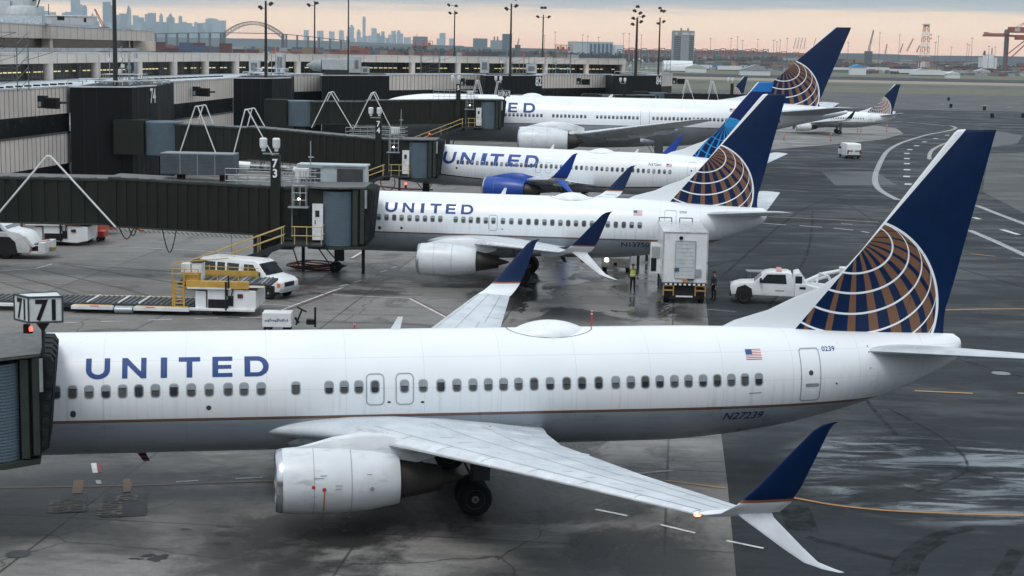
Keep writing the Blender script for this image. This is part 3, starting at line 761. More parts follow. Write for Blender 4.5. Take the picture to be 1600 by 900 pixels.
# ---------------------------------------------------------------- ground
def sheet(name, poly, z, m, kind='structure', label=None):
    mb = MB(); mb.add([(p[0], p[1], z) for p in poly], [list(range(len(poly)))])
    return tag(mb.build(name, m), kind=kind, label=label)
def ground_mat(name, c0, c1, slab=0, rot=0, stain=.5, wet=.4, streak=(1, .12), joint_c=(.02, .02, .022), seed=0, spec=.28):
    m, nt, b = base(name)
    v = coords(nt, 'Object', (1, 1, 1), (0, 0, rot)); x, y, z = sep(nt, v)
    n1 = noise(nt, v, .09, 8, .62); n2 = noise(nt, coords(nt, 'Object', (streak[1], streak[0], 1)), .55, 7, .65)
    n3 = noise(nt, v, 2.5, 6, .7)
    c = mix(nt, (n1 * .6 + n3 * .25 + n2 * .15).ramp(.38, .62), c0, c1)
    c = mix(nt, n2.ramp(.52, .72) * stain, c, tuple(k * .42 for k in c0))
    n4 = noise(nt, coords(nt, 'Object', (1, 1, 1)), .22, 6, .6, .8)
    c = mix(nt, n4.ramp(.56, .66) * stain, c, tuple(k * .38 for k in c0))
    n6 = noise(nt, coords(nt, 'Object', (.3, 1.4, 1)), .8, 5, .6, .6)
    c = mix(nt, n6.ramp(.60, .72) * .35, c, tuple(min(1, k * 1.5) for k in c1))
    nf = noise(nt, v, 9., 4, .7)
    c = mix(nt, nf.ramp(.35, .65) * .22, c, tuple(k * .5 for k in c0))
    vo = nt.nodes.new('ShaderNodeTexVoronoi'); vo.feature = 'DISTANCE_TO_EDGE'; vo.inputs['Scale'].default_value = .085; nt.links.new(coords(nt, 'Object', (1, 1, 1)), vo.inputs['Vector'])
    ad = nt.nodes.new('ShaderNodeVectorMath'); ad.operation = 'ADD'; no_ = nt.nodes.new('ShaderNodeTexNoise'); no_.inputs['Scale'].default_value = .6; no_.inputs['Detail'].default_value = 6
    nt.links.new(v, ad.inputs[0]); nt.links.new(no_.outputs['Color'], ad.inputs[1]); nt.links.new(v, no_.inputs['Vector']); nt.links.new(ad.outputs[0], vo.inputs['Vector'])
    c = mix(nt, N(nt, vo.outputs['Distance']).lt(.0028) * n1.gt(.46) * .6, c, joint_c)
    if slab:
        fx, fy = (x * (1 / slab)).floor(), (y * (1 / slab)).floor()
        wn = nt.nodes.new('ShaderNodeTexWhiteNoise'); wn.noise_dimensions = '2D'
        cv = nt.nodes.new('ShaderNodeCombineXYZ'); nt.links.new(fx.k, cv.inputs[0]); nt.links.new(fy.k, cv.inputs[1]); nt.links.new(cv.outputs[0], wn.inputs['Vector'])
        c = mix(nt, N(nt, wn.outputs['Value']) * .35, c, tuple(k * .62 for k in c0))
        jx = ((x * (1 / slab)).mod(1.) - .5).abs().gt(.5 - .045 / slab); jy = ((y * (1 / slab)).mod(1.) - .5).abs().gt(.5 - .045 / slab)
        c = mix(nt, (jx + jy).min(1.) * .75, c, joint_c)
    setc(nt, b, c)
    n5 = noise(nt, coords(nt, 'Object', (.6, 1, 1)), .13, 6, .6)
    setc(nt, b, (n5 * .6 + n2 * .4).ramp(.44, .60, .75, .75 - wet), 'Roughness'); b.inputs['Specular IOR Level'].default_value = spec
    bp = nt.nodes.new('ShaderNodeBump'); bp.inputs['Strength'].default_value = .25; bp.inputs['Distance'].default_value = .02
    nt.links.new(n3.k, bp.inputs['Height']); nt.links.new(bp.outputs[0], b.inputs['Normal'])
    return m
concrete = ground_mat('apron concrete', (.145, .141, .134), (.255, .247, .235), 9.3, R(5.9), .75, .42)
asphalt = ground_mat('taxiway asphalt', (.020, .025, .029), (.034, .041, .046), 0, 0, .25, .3, (1, .35), spec=.12)
asph_old = ground_mat('old asphalt', (.052, .057, .059), (.082, .086, .086), 0, 0, .25, .2)
grassm = ground_mat('airfield grass', (.085, .095, .055), (.15, .145, .095), 0, 0, .4, 0)
sand = ground_mat('dry verge', (.24, .20, .165), (.30, .26, .21), 0, 0, .3, 0)
sheet('ground', [(-16800, -350), (16800, -350), (16800, 16800), (-16800, 16800)], 0, ground_mat('far ground', (.06, .07, .06), (.10, .10, .085), 0, 0, .3, 0))
sheet('taxiway', [(-80, -100), (900, -100), (900, 620), (-80, 620)], .006, asphalt)
bd = [G(1150, 900), G(1137, 760), G(1127, 680), G(1108, 520), G(1103, 470)]
cpoly = [(-90, -20), (5.2, -20)] + [(p.x, p.y) for p in bd] + [(12.5, 108), (13.5, 130), (20, 150), (26, 185), (34, 225), (40, 262), (38, 330), (-90, 330)]
sheet('apron', cpoly, .012, concrete)
padc = [G(x_, y_) for x_, y_ in ((1190, 235), (1300, 226), (1380, 218), (1412, 209), (1400, 200), (1340, 193), (1250, 190), (1190, 195))]
sheet('concrete_pad', [(p.x, p.y) for p in padc], .016, concrete)
# ---------------------------------------------------------------- painted lines on the ground
def wornpaint(name, c, wear=.5):
    m, nt, b = base(name)
    n1 = noise(nt, coords(nt), 3., 6, .7)
    c_ = mix(nt, n1.ramp(.45, .62) * wear, c, (.11, .115, .115))
    setc(nt, b, c_); b.inputs['Roughness'].default_value = .6
    return m
pw = wornpaint('white line paint', (.55, .56, .56), .45); py_ = wornpaint('yellow line paint', (.42, .27, .10), .5); pr_ = wornpaint('red line paint', (.13, .045, .045), .6)
po = wornpaint('orange line paint', (.38, .20, .07), .3); pdark = wornpaint('black line paint', (.022, .025, .028), .2); ppale = wornpaint('pale worn paint', (.26, .23, .21), .7)
pth = wornpaint('brown line', (.09, .06, .058), .4); patchm = P('asphalt patch', (.085, .095, .10), .7); tarm, _nt, _b = base('rubber and tar')
_b.inputs['Base Color'].default_value = (.010, .012, .013, 1); _b.inputs['Roughness'].default_value = .7; _b.inputs['Specular IOR Level'].default_value = .1
_t = _nt.nodes.new('ShaderNodeBsdfTransparent'); _s = _nt.nodes.new('ShaderNodeMixShader')
_nt.links.new((noise(_nt, coords(_nt), 1.6, 6, .7).ramp(.35, .7, .05, .55)).k, _s.inputs[0]); _nt.links.new(_t.outputs[0], _s.inputs[1]); _nt.links.new(_b.outputs[0], _s.inputs[2]); _nt.links.new(_s.outputs[0], _nt.nodes['Material Output'].inputs[0])
def ribbon(mb, pts, wd, z=.03):
    pts = [Vector((p[0], p[1])) for p in pts]; L = []
    for i, p in enumerate(pts):
        d = (pts[min(i + 1, len(pts) - 1)] - pts[max(i - 1, 0)]).normalized(); nn = Vector((-d.y, d.x)) * wd / 2
        L.append((p + nn, p - nn))
    for a, b in zip(L, L[1:]): mb.add([(*a[0], z), (*a[1], z), (*b[1], z), (*b[0], z)], [(0, 1, 2, 3)])
def mark(px, wd, m, z=.03, name='painted_line', straight=True):
    mb = MB(); ribbon(mb, [G(*p) for p in px], wd, z); return tag(mb.build(name, m), kind='structure')
def smooth_path(P_, n=8):
    P_ = [Vector((p[0], p[1])) for p in P_]; out = []
    for i in range(len(P_) - 1):
        p0, p1, p2, p3 = P_[max(i - 1, 0)], P_[i], P_[i + 1], P_[min(i + 2, len(P_) - 1)]
        for k in range(n):
            t = k / n; out.append(.5 * ((2 * p1) + (p2 - p0) * t + (2 * p0 - 5 * p1 + 4 * p2 - p3) * t * t + (-p0 + 3 * p1 - 3 * p2 + p3) * t ** 3))
    return out + [P_[-1]]
def walk(path, step):
    out = []; acc = 0
    for a, b in zip(path, path[1:]):
        L = (b - a).length; d = (b - a).normalized(); t = step - acc if acc else 0
        t = (step - acc) % step
        while t < L: out.append((a + d * t, d)); t += step
        acc = (acc + L) % step
    return out
for px, wd, m in (
    ([(400, 497), (410, 496.5), (456, 479), (519, 455.5), (536, 450)], .16, pw), ([(400, 499), (413, 498.5), (458, 481.5), (521, 458), (538, 452.5)], .14, pr_),
    ([(531, 448), (544, 445)], .2, pw), ([(552, 442), (566, 438)], .2, pw), ([(572.5, 434.5), (585, 430.5)], .2, pw), ([(594, 426), (605, 423)], .2, pw), ([(612, 419), (620, 417)], .2, pw), ([(541, 404), (550, 403.5), (566, 394)], .2, pw), ([(552, 405), (568, 395)], .15, pr_),
    ([(519, 461), (640, 467)], .14, pw), ([(640, 467), (697, 496.5)], .18, pw), ([(643, 466), (700, 495)], .16, pr_),
    ([(85, 505), (120, 504.5)], .14, pw), ([(157.5, 503.2), (194, 502.5)], .14, pw), ([(231, 501), (269.5, 499.7)], .14, pw), ([(304, 498.5), (341, 497.5)], .14, pw), ([(375, 497.2), (400, 497)], .14, pw),
    ([(275, 754), (310, 752)], .09, pw), ([(367.5, 749), (410, 747)], .09, pw), ([(930, 797), (980, 807)], .13, pw), ([(1032, 821), (1086, 834)], .13, pw), ([(1135, 846), (1193, 858)], .13, pw),
    ([(0, 763), (200, 760), (310, 756), (430, 752)], .16, P('faint yellow line', (.16, .125, .085), .6)), ([(1040, 752), (1062, 754.5), (1134, 764)], .16, po), ([(985, 742), (1050, 736)], .2, ppale),
    ([(992, 757), (1006, 751)], .3, ppale),
    ([(0, 425), (90, 450), (120, 460)], .10, pth), ([(65, 422), (207, 455), (250, 468)], .10, pth), ([(92, 412), (270, 442), (300, 448)], .10, pth), ([(100, 412), (270, 425)], .10, pth), ([(0, 441), (60, 459)], .08, pth),
    ([(0, 424), (57, 420), (81, 413)], .16, pw), ([(125, 384), (250, 389), (370, 396)], .14, pw), ([(463, 457), (480, 448), (530, 420)], .16, pr_), ([(385, 475), (456, 478.5)], .12, pw), ([(430, 448), (520, 462)], .10, pth), ([(445, 470), (480, 475)], .1, pth),
    ([(1200, 262), (1290, 263), (1372, 265)], .3, ppale), ([(1200, 296), (1262, 300)], .3, ppale), ([(1200, 339), (1290, 343), (1372, 347.5)], .28, P('pale pink line', (.33, .27, .24), .6)),
    ([(1190, 349), (1228, 352)], .25, pw), ([(1249, 353), (1284, 355.5)], .25, pw), ([(1303, 357), (1333, 360)], .25, pw), ([(1346, 362), (1358, 364)], .25, pw), ([(1314, 350), (1332, 351)], .25, pw),
    ([(1429, 611.5), (1520, 615.5)], .22, po), ([(1590, 615), (1620, 617)], .22, po), ([(1476, 485), (1540, 483.5), (1640, 483)], .26, po), ([(1517, 397), (1555, 401)], .25, po), ([(1580, 403.5), (1620, 406)], .25, ppale),
    ([(1521, 340), (1531, 343)], .5, pw), ([(1565, 359), (1591, 367)], .5, pw), ([(1605, 372), (1625, 380)], .5, pw),
    ([(1105, 484), (1150, 488)], .16, ppale), ([(1282, 234), (1376, 239)], .22, ppale), ([(1590, 271), (1520, 270)], .3, ppale),
    ([(1360, 225), (1300, 222), (1180, 214)], .3, ppale)):
    mark(px, wd, m)
yp = smooth_path([G(1236, 778), G(1290, 788), (G(1345, 795)), G(1400, 799.5), G(1480, 803), G(1560, 805.5), G(1660, 807)])
mb = MB(); ribbon(mb, yp, .17); tag(mb.build('painted_line', po), kind='structure')
# block-edged roadway: zipper lines and centre dashes
zl = smooth_path([G(*p) for p in ((1372, 315), (1400, 312.5), (1382, 302), (1370, 293), (1367.5, 280), (1371, 265), (1377, 252), (1385, 238), (1397, 229), (1415, 221), (1450, 210), (1480, 205), (1492, 200.5), (1486, 197), (1470, 196), (1440, 193), (1400, 190.5))][2:], 10)
zl = smooth_path([G(*p) for p in ((1402.5, 312.5), (1383, 302.5), (1372, 294), (1367.5, 284), (1368, 273), (1371, 264), (1377, 251), (1385, 238), (1397, 229), (1415, 221), (1450, 210.5), (1480, 205), (1493, 200.5), (1486, 197), (1470, 196), (1440, 193), (1400, 190))], 10)
zr1 = [G(1526, 321.5), G(1560, 335), G(1600, 350), G(1660, 372)]; zr2 = [G(1514, 360), G(1556, 378), G(1600, 398.5), G(1660, 426)]
zr3 = smooth_path([G(*p) for p in ((1452, 249), (1453, 240), (1459, 233), (1475, 225), (1500, 217), (1540, 210))], 8)
for path, wd, st in ((zl, .68, .9), ([Vector(p[:2]) for p in zr1], .62, .7), ([Vector(p[:2]) for p in zr2], .62, .7), (zr3, .6, .9)):
    mb = MB()
    for k, (p, d) in enumerate(walk(path, st)):
        nn = Vector((-d.y, d.x))
        for sgn in (0, 1):
            q = p + d * (st * .5 * sgn) ; c = q + nn * (wd * .25 * (1 if sgn else -1))
            a, b = d * st * .3, nn * wd * .27
            mb.add([(*(c - a - b), .03), (*(c + a - b), .03), (*(c + a + b), .03), (*(c - a + b), .03)], [(0, 1, 2, 3)])
    tag(mb.build('painted_line', pw), kind='structure')
mb = MB()
for px in ((1417, 240), (1417, 248), (1417, 256), (1417, 265.5), (1416.5, 276), (1419, 288), (1421.5, 234), (1432, 228), (1444.5, 222), (1462, 216.5), (1480, 211.5)):
    p = G(*px); q = G(px[0] + (1.5 if px[1] > 236 else 3.5), px[1] - (2 if px[1] > 236 else 1)); d = Vector((q - p)[:2]).normalized(); nn = Vector((-d.y, d.x))
    a, b = d * 1.1, nn * .42; c = Vector(p[:2])
    mb.add([(*(c - a - b), .03), (*(c + a - b), .03), (*(c + a + b), .03), (*(c - a + b), .03)], [(0, 1, 2, 3)])
tag(mb.build('painted_line', pw), kind='structure')
# asphalt repairs, worn pale areas, the far concrete ramp at the right
sheet('asphalt_patch', [G(*p)[:2] for p in ((1283, 268), (1368, 268), (1402, 290), (1305, 290))], .02, patchm)
sheet('asphalt_patch', [G(*p)[:2] for p in ((1545, 240), (1700, 236), (1700, 385), (1535, 300))], .018, asph_old)
sheet('asphalt_patch', [G(*p)[:2] for p in ((1490, 212), (1560, 205), (1598, 212), (1590, 224), (1540, 232), (1500, 230))], .019, patchm)
# stand stop marks under the nearest nose
def block(px, m, z=.032): return sheet('painted_line', [G(*p)[:2] for p in px], z, m)
block([(142, 725), (150.5, 724.7), (153, 740), (145, 740.6)], pw); block([(151, 724.8), (157.5, 724.6), (160, 739.5), (153.5, 740)], P('dark red paint', (.16, .03, .04), .6))
block([(149, 752), (157, 751.6), (159, 757), (151, 757.3)], pw)
block([(115, 752), (131.5, 752), (128.5, 772.5), (112, 773)], P('orange stand paint', (.19, .10, .05), .6), .04)
block([(192, 750), (203, 749), (207, 757), (204, 770), (192.5, 771)], _M['orange stand paint'], .04)
block([(96, 775), (137, 773), (136, 801), (90, 803)], pdark); block([(164, 773), (230.5, 772), (229.5, 807), (157, 810)], pdark)
pt = P('stencil paint', (.20, .18, .14), .6)
def ground_text(s, px0, px1, h):
    a, b = G(*px0), G(*px1); xd = (b - a).normalized(); zd = Vector((-xd.y, xd.x, 0))
    o = sign_text(s, 'stencil', pt, None, (a.x, a.y, .045), xd, zd, h, (b - a).length / (h * .62 * len(s)) * .62, .01, False, 0)
    o.name = 'painted_line'; return tag(o, kind='structure')
ground_text('OZ8 731', (110, 802), (114, 776), .7); ground_text('OZS8 731', (134, 800), (137, 775), .7); ground_text('SA/23751', (190, 806), (192, 773), .75); ground_text('8D', (214, 784), (217, 773), .7)
# dark oil and rubber marks
oil = P('oil stain', (.035, .037, .038), .45, var=.2)
def blob(cx, cy, rx, ry, sd):
    r_ = random.Random(sd); c = G(cx, cy); c2 = G(cx + rx, cy); c3 = G(cx, cy + ry); ax, ay = c2 - c, c3 - c
    pts = []
    for i in range(22):
        a = 2 * PI * i / 22; k = 1 + .35 * math.sin(2 * a + sd) + .2 * math.sin(5 * a + 2 * sd) + r_.uniform(-.08, .08)
        pts.append((c + ax * math.cos(a) * k + ay * math.sin(a) * k)[:2])
    sheet('oil_stain', pts, .022, oil)
for i, b in enumerate(((362, 836, 20, 5), (347, 850, 11, 3), (248, 873, 14, 5), (232, 869, 14, 2), (290, 828, 12, 1), (350, 824, 12, 1.5), (213, 874, 10, 1.5), (455, 851, 14, 1.8))): blob(*b, i + 1)
sheet('oil_stain', [G(*p)[:2] for p in ((427, 847), (430, 846.5), (470, 853), (466, 855))], .023, oil)
# curved rubber tracks on the asphalt at the lower right
for pts, wd in (([(1402, 900), (1408, 880), (1425, 862), (1450, 845), (1480, 833), (1520, 826)], .5), ([(1425, 900), (1432, 880), (1447, 862), (1475, 845)], .3), ([(1260, 840), (1330, 858), (1400, 875)], .35), ([(1590, 860), (1570, 890), (1560, 910)], .5),
    ([(1240, 790), (1255, 830)], 1.0), ([(1390, 640), (1480, 690), (1510, 735), (1430, 770)], .12), ([(1510, 735), (1600, 760)], .12), ([(1600, 700), (1480, 712), (1380, 690)], .15), ([(1100, 420), (1180, 400), (1290, 395)], .2), ([(1130, 430), (1250, 330), (1330, 300)], .25), ([(1290, 300), (1370, 350), (1420, 430)], .2), ([(1200, 480), (1260, 400), (1270, 330)], .2), ([(1320, 500), (1340, 600), (1400, 680)], .2), ([(1500, 420), (1600, 450)], .3), ([(1490, 560), (1600, 590)], .2)):
    mb = MB(); ribbon(mb, smooth_path([G(*p) for p in pts], 6), wd, .024); tag(mb.build('tyre_track', tarm), kind='structure')
# de-icing residue: pale streaks on the asphalt behind the near tail
m, nt, b = base('dried residue')
n1 = noise(nt, coords(nt, 'Object', (.25, .8, 1)), .9, 7, .68, .8); n2 = noise(nt, coords(nt, 'Object', (.09, .12, 1)), 1, 3); x_, y_, z_ = sep(nt, coords(nt))
ed = ((x_ - 15.5).abs() * (1 / 6.2)).pow(2.) + ((y_ - 55.5).abs() * (1 / 7.5)).pow(2.)
tr = nt.nodes.new('ShaderNodeBsdfTransparent'); mxs = nt.nodes.new('ShaderNodeMixShader'); out = nt.nodes['Material Output']
b.inputs['Base Color'].default_value = (.20, .235, .255, 1); b.inputs['Roughness'].default_value = .5
al = (n1 * .7 + n2 * .3).ramp(.44, .57) * ed.ramp(.35, 1.)._m('SUBTRACT', 1.)._m('MULTIPLY', -1.) * .95
nt.links.new(al.k, mxs.inputs[0]); nt.links.new(tr.outputs[0], mxs.inputs[1]); nt.links.new(b.outputs[0], mxs.inputs[2]); nt.links.new(mxs.outputs[0], out.inputs[0])
sheet('residue_stain', [(8.6, 47), (23, 47), (23, 64), (9.2, 64)], .02, m)
mb = MB()
for cx, cy in ((1564, 584),):
    c = G(cx, cy); mb.add([(c.x + .45 * math.cos(a), c.y + .45 * math.sin(a), .03) for a in [2 * PI * i / 20 for i in range(20)]], [list(range(20))])
tag(mb.build('manhole_cover', P('manhole', (.16, .17, .18), .5)), kind='structure')
mb = MB(); c = G(28, 867); mb.add([(c.x + .35 * math.cos(a), c.y + .35 * math.sin(a), .03) for a in [2 * PI * i / 20 for i in range(20)]], [list(range(20))]); tag(mb.build('manhole_cover', P('manhole dark', (.07, .075, .08), .5)), kind='structure')
# airfield beyond
def strip(name, ya, yb, m, z, x0=-300, x1=1500):
    return sheet(name, [(x0, ya), (x1, ya), (x1, yb), (x0, yb)], z, m)
ys = lambda y: G(1450, y).y
strip('grass_verge', ys(147), ys(137), grassm, .03); strip('taxiway', ys(137.2), ys(134), asph_old, .035); strip('grass_verge', ys(134), ys(131), grassm, .03); strip('sand_verge', ys(131.5), ys(127.5), sand, .04)
strip('runway', ys(127.5), ys(122.5), asphalt, .05); strip('grass_verge', ys(122.5), ys(112), grassm, .045)
strip('concrete_ramp', ys(172), ys(147), asph_old, .03, 90, 1500)
for px in ((1409, 119), (1418, 115)): pass
mb = MB()
for (x_, y_, wd) in ((1415, 161, 7), (1472, 163, 10), (1536, 165, 16), (1577, 168, 12), (1473, 178, 5), (1531, 187, 5), (1555, 180, 8), (1450, 185, 5)):
    a, b2 = G(x_, y_), G(x_ + wd, y_ + .8); mb.add([(a.x, a.y, .06), (b2.x, a.y, .06), (b2.x, a.y + 4, .06), (a.x, a.y + 4, .06)], [(0, 1, 2, 3)])
tag(mb.build('painted_line', P('pale yellow paint', (.42, .30, .14), .6)), kind='structure')

# wet and oily films, soft noisy edges; near ones also paint in apron shade
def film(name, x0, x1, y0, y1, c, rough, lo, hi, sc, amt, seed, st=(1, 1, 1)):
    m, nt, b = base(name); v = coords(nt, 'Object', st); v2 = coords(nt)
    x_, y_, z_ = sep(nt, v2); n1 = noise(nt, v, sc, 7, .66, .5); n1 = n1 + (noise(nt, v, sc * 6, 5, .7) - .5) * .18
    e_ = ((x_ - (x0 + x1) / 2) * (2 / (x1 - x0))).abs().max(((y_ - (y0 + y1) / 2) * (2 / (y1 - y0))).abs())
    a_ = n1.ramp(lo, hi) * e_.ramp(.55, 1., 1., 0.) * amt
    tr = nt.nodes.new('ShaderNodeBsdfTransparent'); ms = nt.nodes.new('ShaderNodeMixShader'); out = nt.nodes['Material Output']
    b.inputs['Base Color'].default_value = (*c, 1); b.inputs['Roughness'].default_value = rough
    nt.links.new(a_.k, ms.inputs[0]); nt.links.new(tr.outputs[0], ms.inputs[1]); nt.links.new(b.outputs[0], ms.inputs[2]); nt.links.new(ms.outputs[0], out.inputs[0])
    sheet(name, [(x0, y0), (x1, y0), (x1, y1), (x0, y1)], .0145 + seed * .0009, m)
film('wet_film', -2, 12, 84, 118, (.03, .032, .034), .16, .47, .53, .22, .85, 0, (1, .6, 1))
film('oil_shade_film', -11, 8, 40, 66, (.030, .029, .028), .42, .44, .58, .16, .8, 1, (1, .8, 1))  # brownish oil plus near apron shade, both put into the film colour
film('oil_shade_film', -18, -2, 50, 60, (.035, .035, .034), .45, .45, .62, .2, .7, 2, (.6, 1, 1))  # oil with the darker tone of the shaded near apron painted in
film('oil_shade_film', -20, 4, 92, 112, (.035, .036, .037), .4, .47, .6, .18, .7, 3)
film('dust_film', 9, 40, 60, 125, (.075, .088, .097), .5, .54, .66, .12, .45, 4, (.4, 1, 1))
film('damp_shade_film', -34, 10, 28, 60, (.045, .049, .052), .45, .40, .60, .14, .5, 5, (.5, 1.3, 1))  # damp and building shade over the near apron, painted as one dark film
# ---------------------------------------------------------------- terminal
cream = P('cream panel', (.70, .635, .575), .55, var=.07, sc=.3, dirt=.12)
cream2 = P('pale panel', (.6, .59, .58), .5, var=.05, sc=.3)
capm = P('parapet membrane', (.62, .66, .68), .6, var=.2, sc=.5, dirt=.3)
blackwall = P('black cladding', (.004, .0045, .0055), .6, var=.25, sc=.3)
darkglass = P('dark terminal glazing', (.012, .013, .014), .2, var=.3, spec=.25)
roofm = P('roof membrane', (.42, .47, .50), .5, var=.25, sc=.12, dirt=.5)
gaptone = P('panel gap', (.10, .095, .09), .7)
lampy = P('lit ceiling lamp', (1., .82, .42), .5, emit=.62)
terminal = empty('terminal_building', (-35, 230, 0), 0, 'long cream and black terminal concourse with flat wet roofs along the gates', 'terminal')
terminal.location = (0, 0, 0)
GZ = 10.5
def P2(px, py, z=GZ): p = G(px, py, z); return Vector((p.x, p.y))
def wallbox(mb, p, q, d, z0, z1):
    """a slab whose front face runs p->q and that goes back by d"""
    t = (q - p).normalized(); nn = Vector((-t.y, t.x)) * d
    return mb.prism([p, q, q + nn, p + nn], z0, z1)
def ribbed(p, q, z0, z1, step=.92):
    pan = MB(); pan.mat(0); wallbox(pan, p, q, .35, z0, z1)
    t = (q - p).normalized(); nn = Vector((-t.y, t.x)); L = (q - p).length; pan.mat(1); k = 1
    while k * step < L - .1:
        c = p + t * k * step; pan.prism([c - t * .05 - nn * .004, c + t * .05 - nn * .004, c + t * .05 + nn * .05, c - t * .05 + nn * .05], z0 + .02, z1 - .02); k += 1
    pan.mat(2); wallbox(pan, p - nn * .09, q - nn * .09, .5, z1, z1 + .16)
    return pan
segs = [((-160, 150), (109, 136)), ((244.5, 130), (365, 122.6)), ((454, 117.5), (504, 117)), ((607, 117), (758.5, 117)), ((846.5, 116.8), (958, 116.8)), ((1033, 116.2), (1051, 116))]
for a, b in segs:
    p, q = P2(*a), P2(*b)
    ribbed(p, q, 8.05, 10.5).build('upper_wall', [cream, gaptone, capm], terminal)
    t = (q - p).normalized(); nn = Vector((-t.y, t.x))
    o = MB(); wallbox(o, p + nn * .12, q + nn * .12, .3, 6.2, 8.05); o.build('window_band', darkglass, terminal)
    ribbed(p + nn * .02, q + nn * .02, 3.3, 6.15).build('lower_wall', [cream, gaptone, gaptone], terminal)
    o = MB(); wallbox(o, p + nn * .2, q + nn * .2, .3, 0, 3.3); o.build('base_wall', blackwall, terminal)
blocks = [([(109, 136.5), (190, 136.8), (206, 137), (245, 134.6)], '74', (239, 137)), ([(364.5, 122.6), (425, 123), (455, 122)], None, None), ([(503, 118.4), (608.5, 118.4)], None, None), ([(758, 118.3), (847.5, 118.3)], '82', None), ([(957.5, 117.9), (1034, 117.9)], '84', None)]
numw = P('gate number white', (.8, .82, .83), .5)
for pts, num, _ in blocks:
    fr = [P2(*p) for p in pts]; d = Vector((-.12, 1)).normalized() * 22
    blk = MB().prism(fr + [fr[-1] + d, fr[0] + d], 0, 10.5).build('gate_block', blackwall, terminal)
    cp = MB()
    for a, b in zip(fr, fr[1:]): wallbox(cp, a - Vector((0, .06)), b - Vector((0, .06)), .3, 10.5, 10.62)
    cp.build('parapet', capm, blk)
    rb = MB()
    for a, b in zip(fr, fr[1:]):
        t = (b - a).normalized(); nn = Vector((-t.y, t.x)); L = (b - a).length
        for i in range(1, int(L / 1.3)):
            c = a + t * i * 1.3; rb.prism([c - t * .03 - nn * .03, c + t * .03 - nn * .03, c + t * .03 + nn * .01, c - t * .03 + nn * .01], .1, 10.45)
    rb.build('cladding_rib', P('cladding rib', (.022, .024, .026), .5), blk)
    if num:
        a, b = fr[-2], fr[-1]; t = (b - a).normalized(); L = (b - a).length; h = 1.4 if num == '74' else 1.5
        c = b - t * (h * (.75 if num != '74' else .95))
        sign_text(num, 'gate_number', numw, blk, (c.x, c.y, 10.3 - h), (t.x, t.y, 0), (0, 0, 1), h, .85, .025, True, .05)
# roofs: lower deck, set back storey, upper roof
front = [P2(-160, 150), P2(109, 136), P2(244.5, 130), P2(365, 122.6), P2(454, 117.5), P2(504, 117), P2(607, 117), P2(758, 117), P2(846, 116.8), P2(958, 116.8), P2(1051, 116)]
basel = [P2(-160, 137), P2(0, 128), P2(70, 125), P2(145, 121.5), P2(215, 119), P2(270, 117), P2(325, 115.3), P2(400, 114), P2(600, 114), P2(800, 114.3), P2(900, 114.6), P2(976, 115)]
back = [p + Vector((-.1, 1)) * 14 for p in basel]
MB().prism([p + Vector((.0, .3)) for p in front] + [back[-1] + Vector((6, 0))] + back[::-1], 10.3, 10.46).build('lower_roof', roofm, terminal)
for (a, b) in zip(basel, basel[1:]):
    t = (b - a).normalized(); nn = Vector((-t.y, t.x))
    o = MB(); o.mat(0); wallbox(o, a + nn * 1.4, b + nn * 1.4, .4, 10.46, 12.4); o.mat(1)
    L = (b - a).length
    for i in range(int(L / 1.1)):
        c = a + nn * 1.38 + t * (i + .5) * 1.1; o.prism([c - t * .035, c + t * .035, c + t * .035 + nn * .03, c - t * .035 + nn * .03], 10.46, 12.3)
    o.build('window_band', [darkglass, gaptone], terminal)
    lp = MB(); i = 0; rr_ = random.Random(int(a.x * 10))
    on = rr_.random() < .85
    for i in range(int(L / 1.25)):
        if rr_.random() < .74:
            c = a + nn * 1.30 + t * (i + .5) * 1.25; lp.prism([c - t * .45, c + t * .45, c + t * .45 + nn * .05, c - t * .45 + nn * .05], 11.28, 11.40)
    if lp.v: lp.build('window_light', lampy, terminal)
    fa = MB(); fa.mat(0); wallbox(fa, a - nn * .3, b - nn * .3, 2.4, 12.32, 13.45); fa.mat(1)
    for i in range(1, int(L / 3.2) + 1):
        c = a - nn * .31 + t * i * 3.2
        if i * 3.2 < L: fa.prism([c - t * .04, c + t * .04, c + t * .04 + nn * .02, c - t * .04 + nn * .02], 12.34, 13.43)
    fa.mat(2); wallbox(fa, a - nn * .36, b - nn * .36, .5, 13.45, 13.55)
    fa.build('fascia', [cream, gaptone, capm], terminal)
MB().prism(basel + back[::-1], 13.3, 13.46).build('upper_roof', roofm, terminal)
MB().prism([p + Vector((-4.5, 3.5)) for p in basel] + [p + Vector((-9, 12)) for p in basel][::-1], 10.4, 13.3).build('core_wall', blackwall, terminal)
def on_base(px):
    best = None
    for a, b in zip(basel, basel[1:]):
        for i in range(21):
            p = a + (b - a) * i / 20; v = Vector((p.x, p.y, 11.5 - CAMH)); u = 800 + CAMF * (v.dot(_rt) / v.dot(_F))
            if best is None or abs(u - px) < best[0]: best = (abs(u - px), p, (b - a).normalized())
    return best[1], best[2]
for px in (-12, 75, 150, 214, 270, 318.5, 367, 465, 552, 639, 716, 788, 853, 914, 971):
    p, t = on_base(px); MB().cyl((p.x, p.y + .3, 10.46), (p.x, p.y + .3, 12.34), .56, .56, 24).build('column', cream, terminal, True)
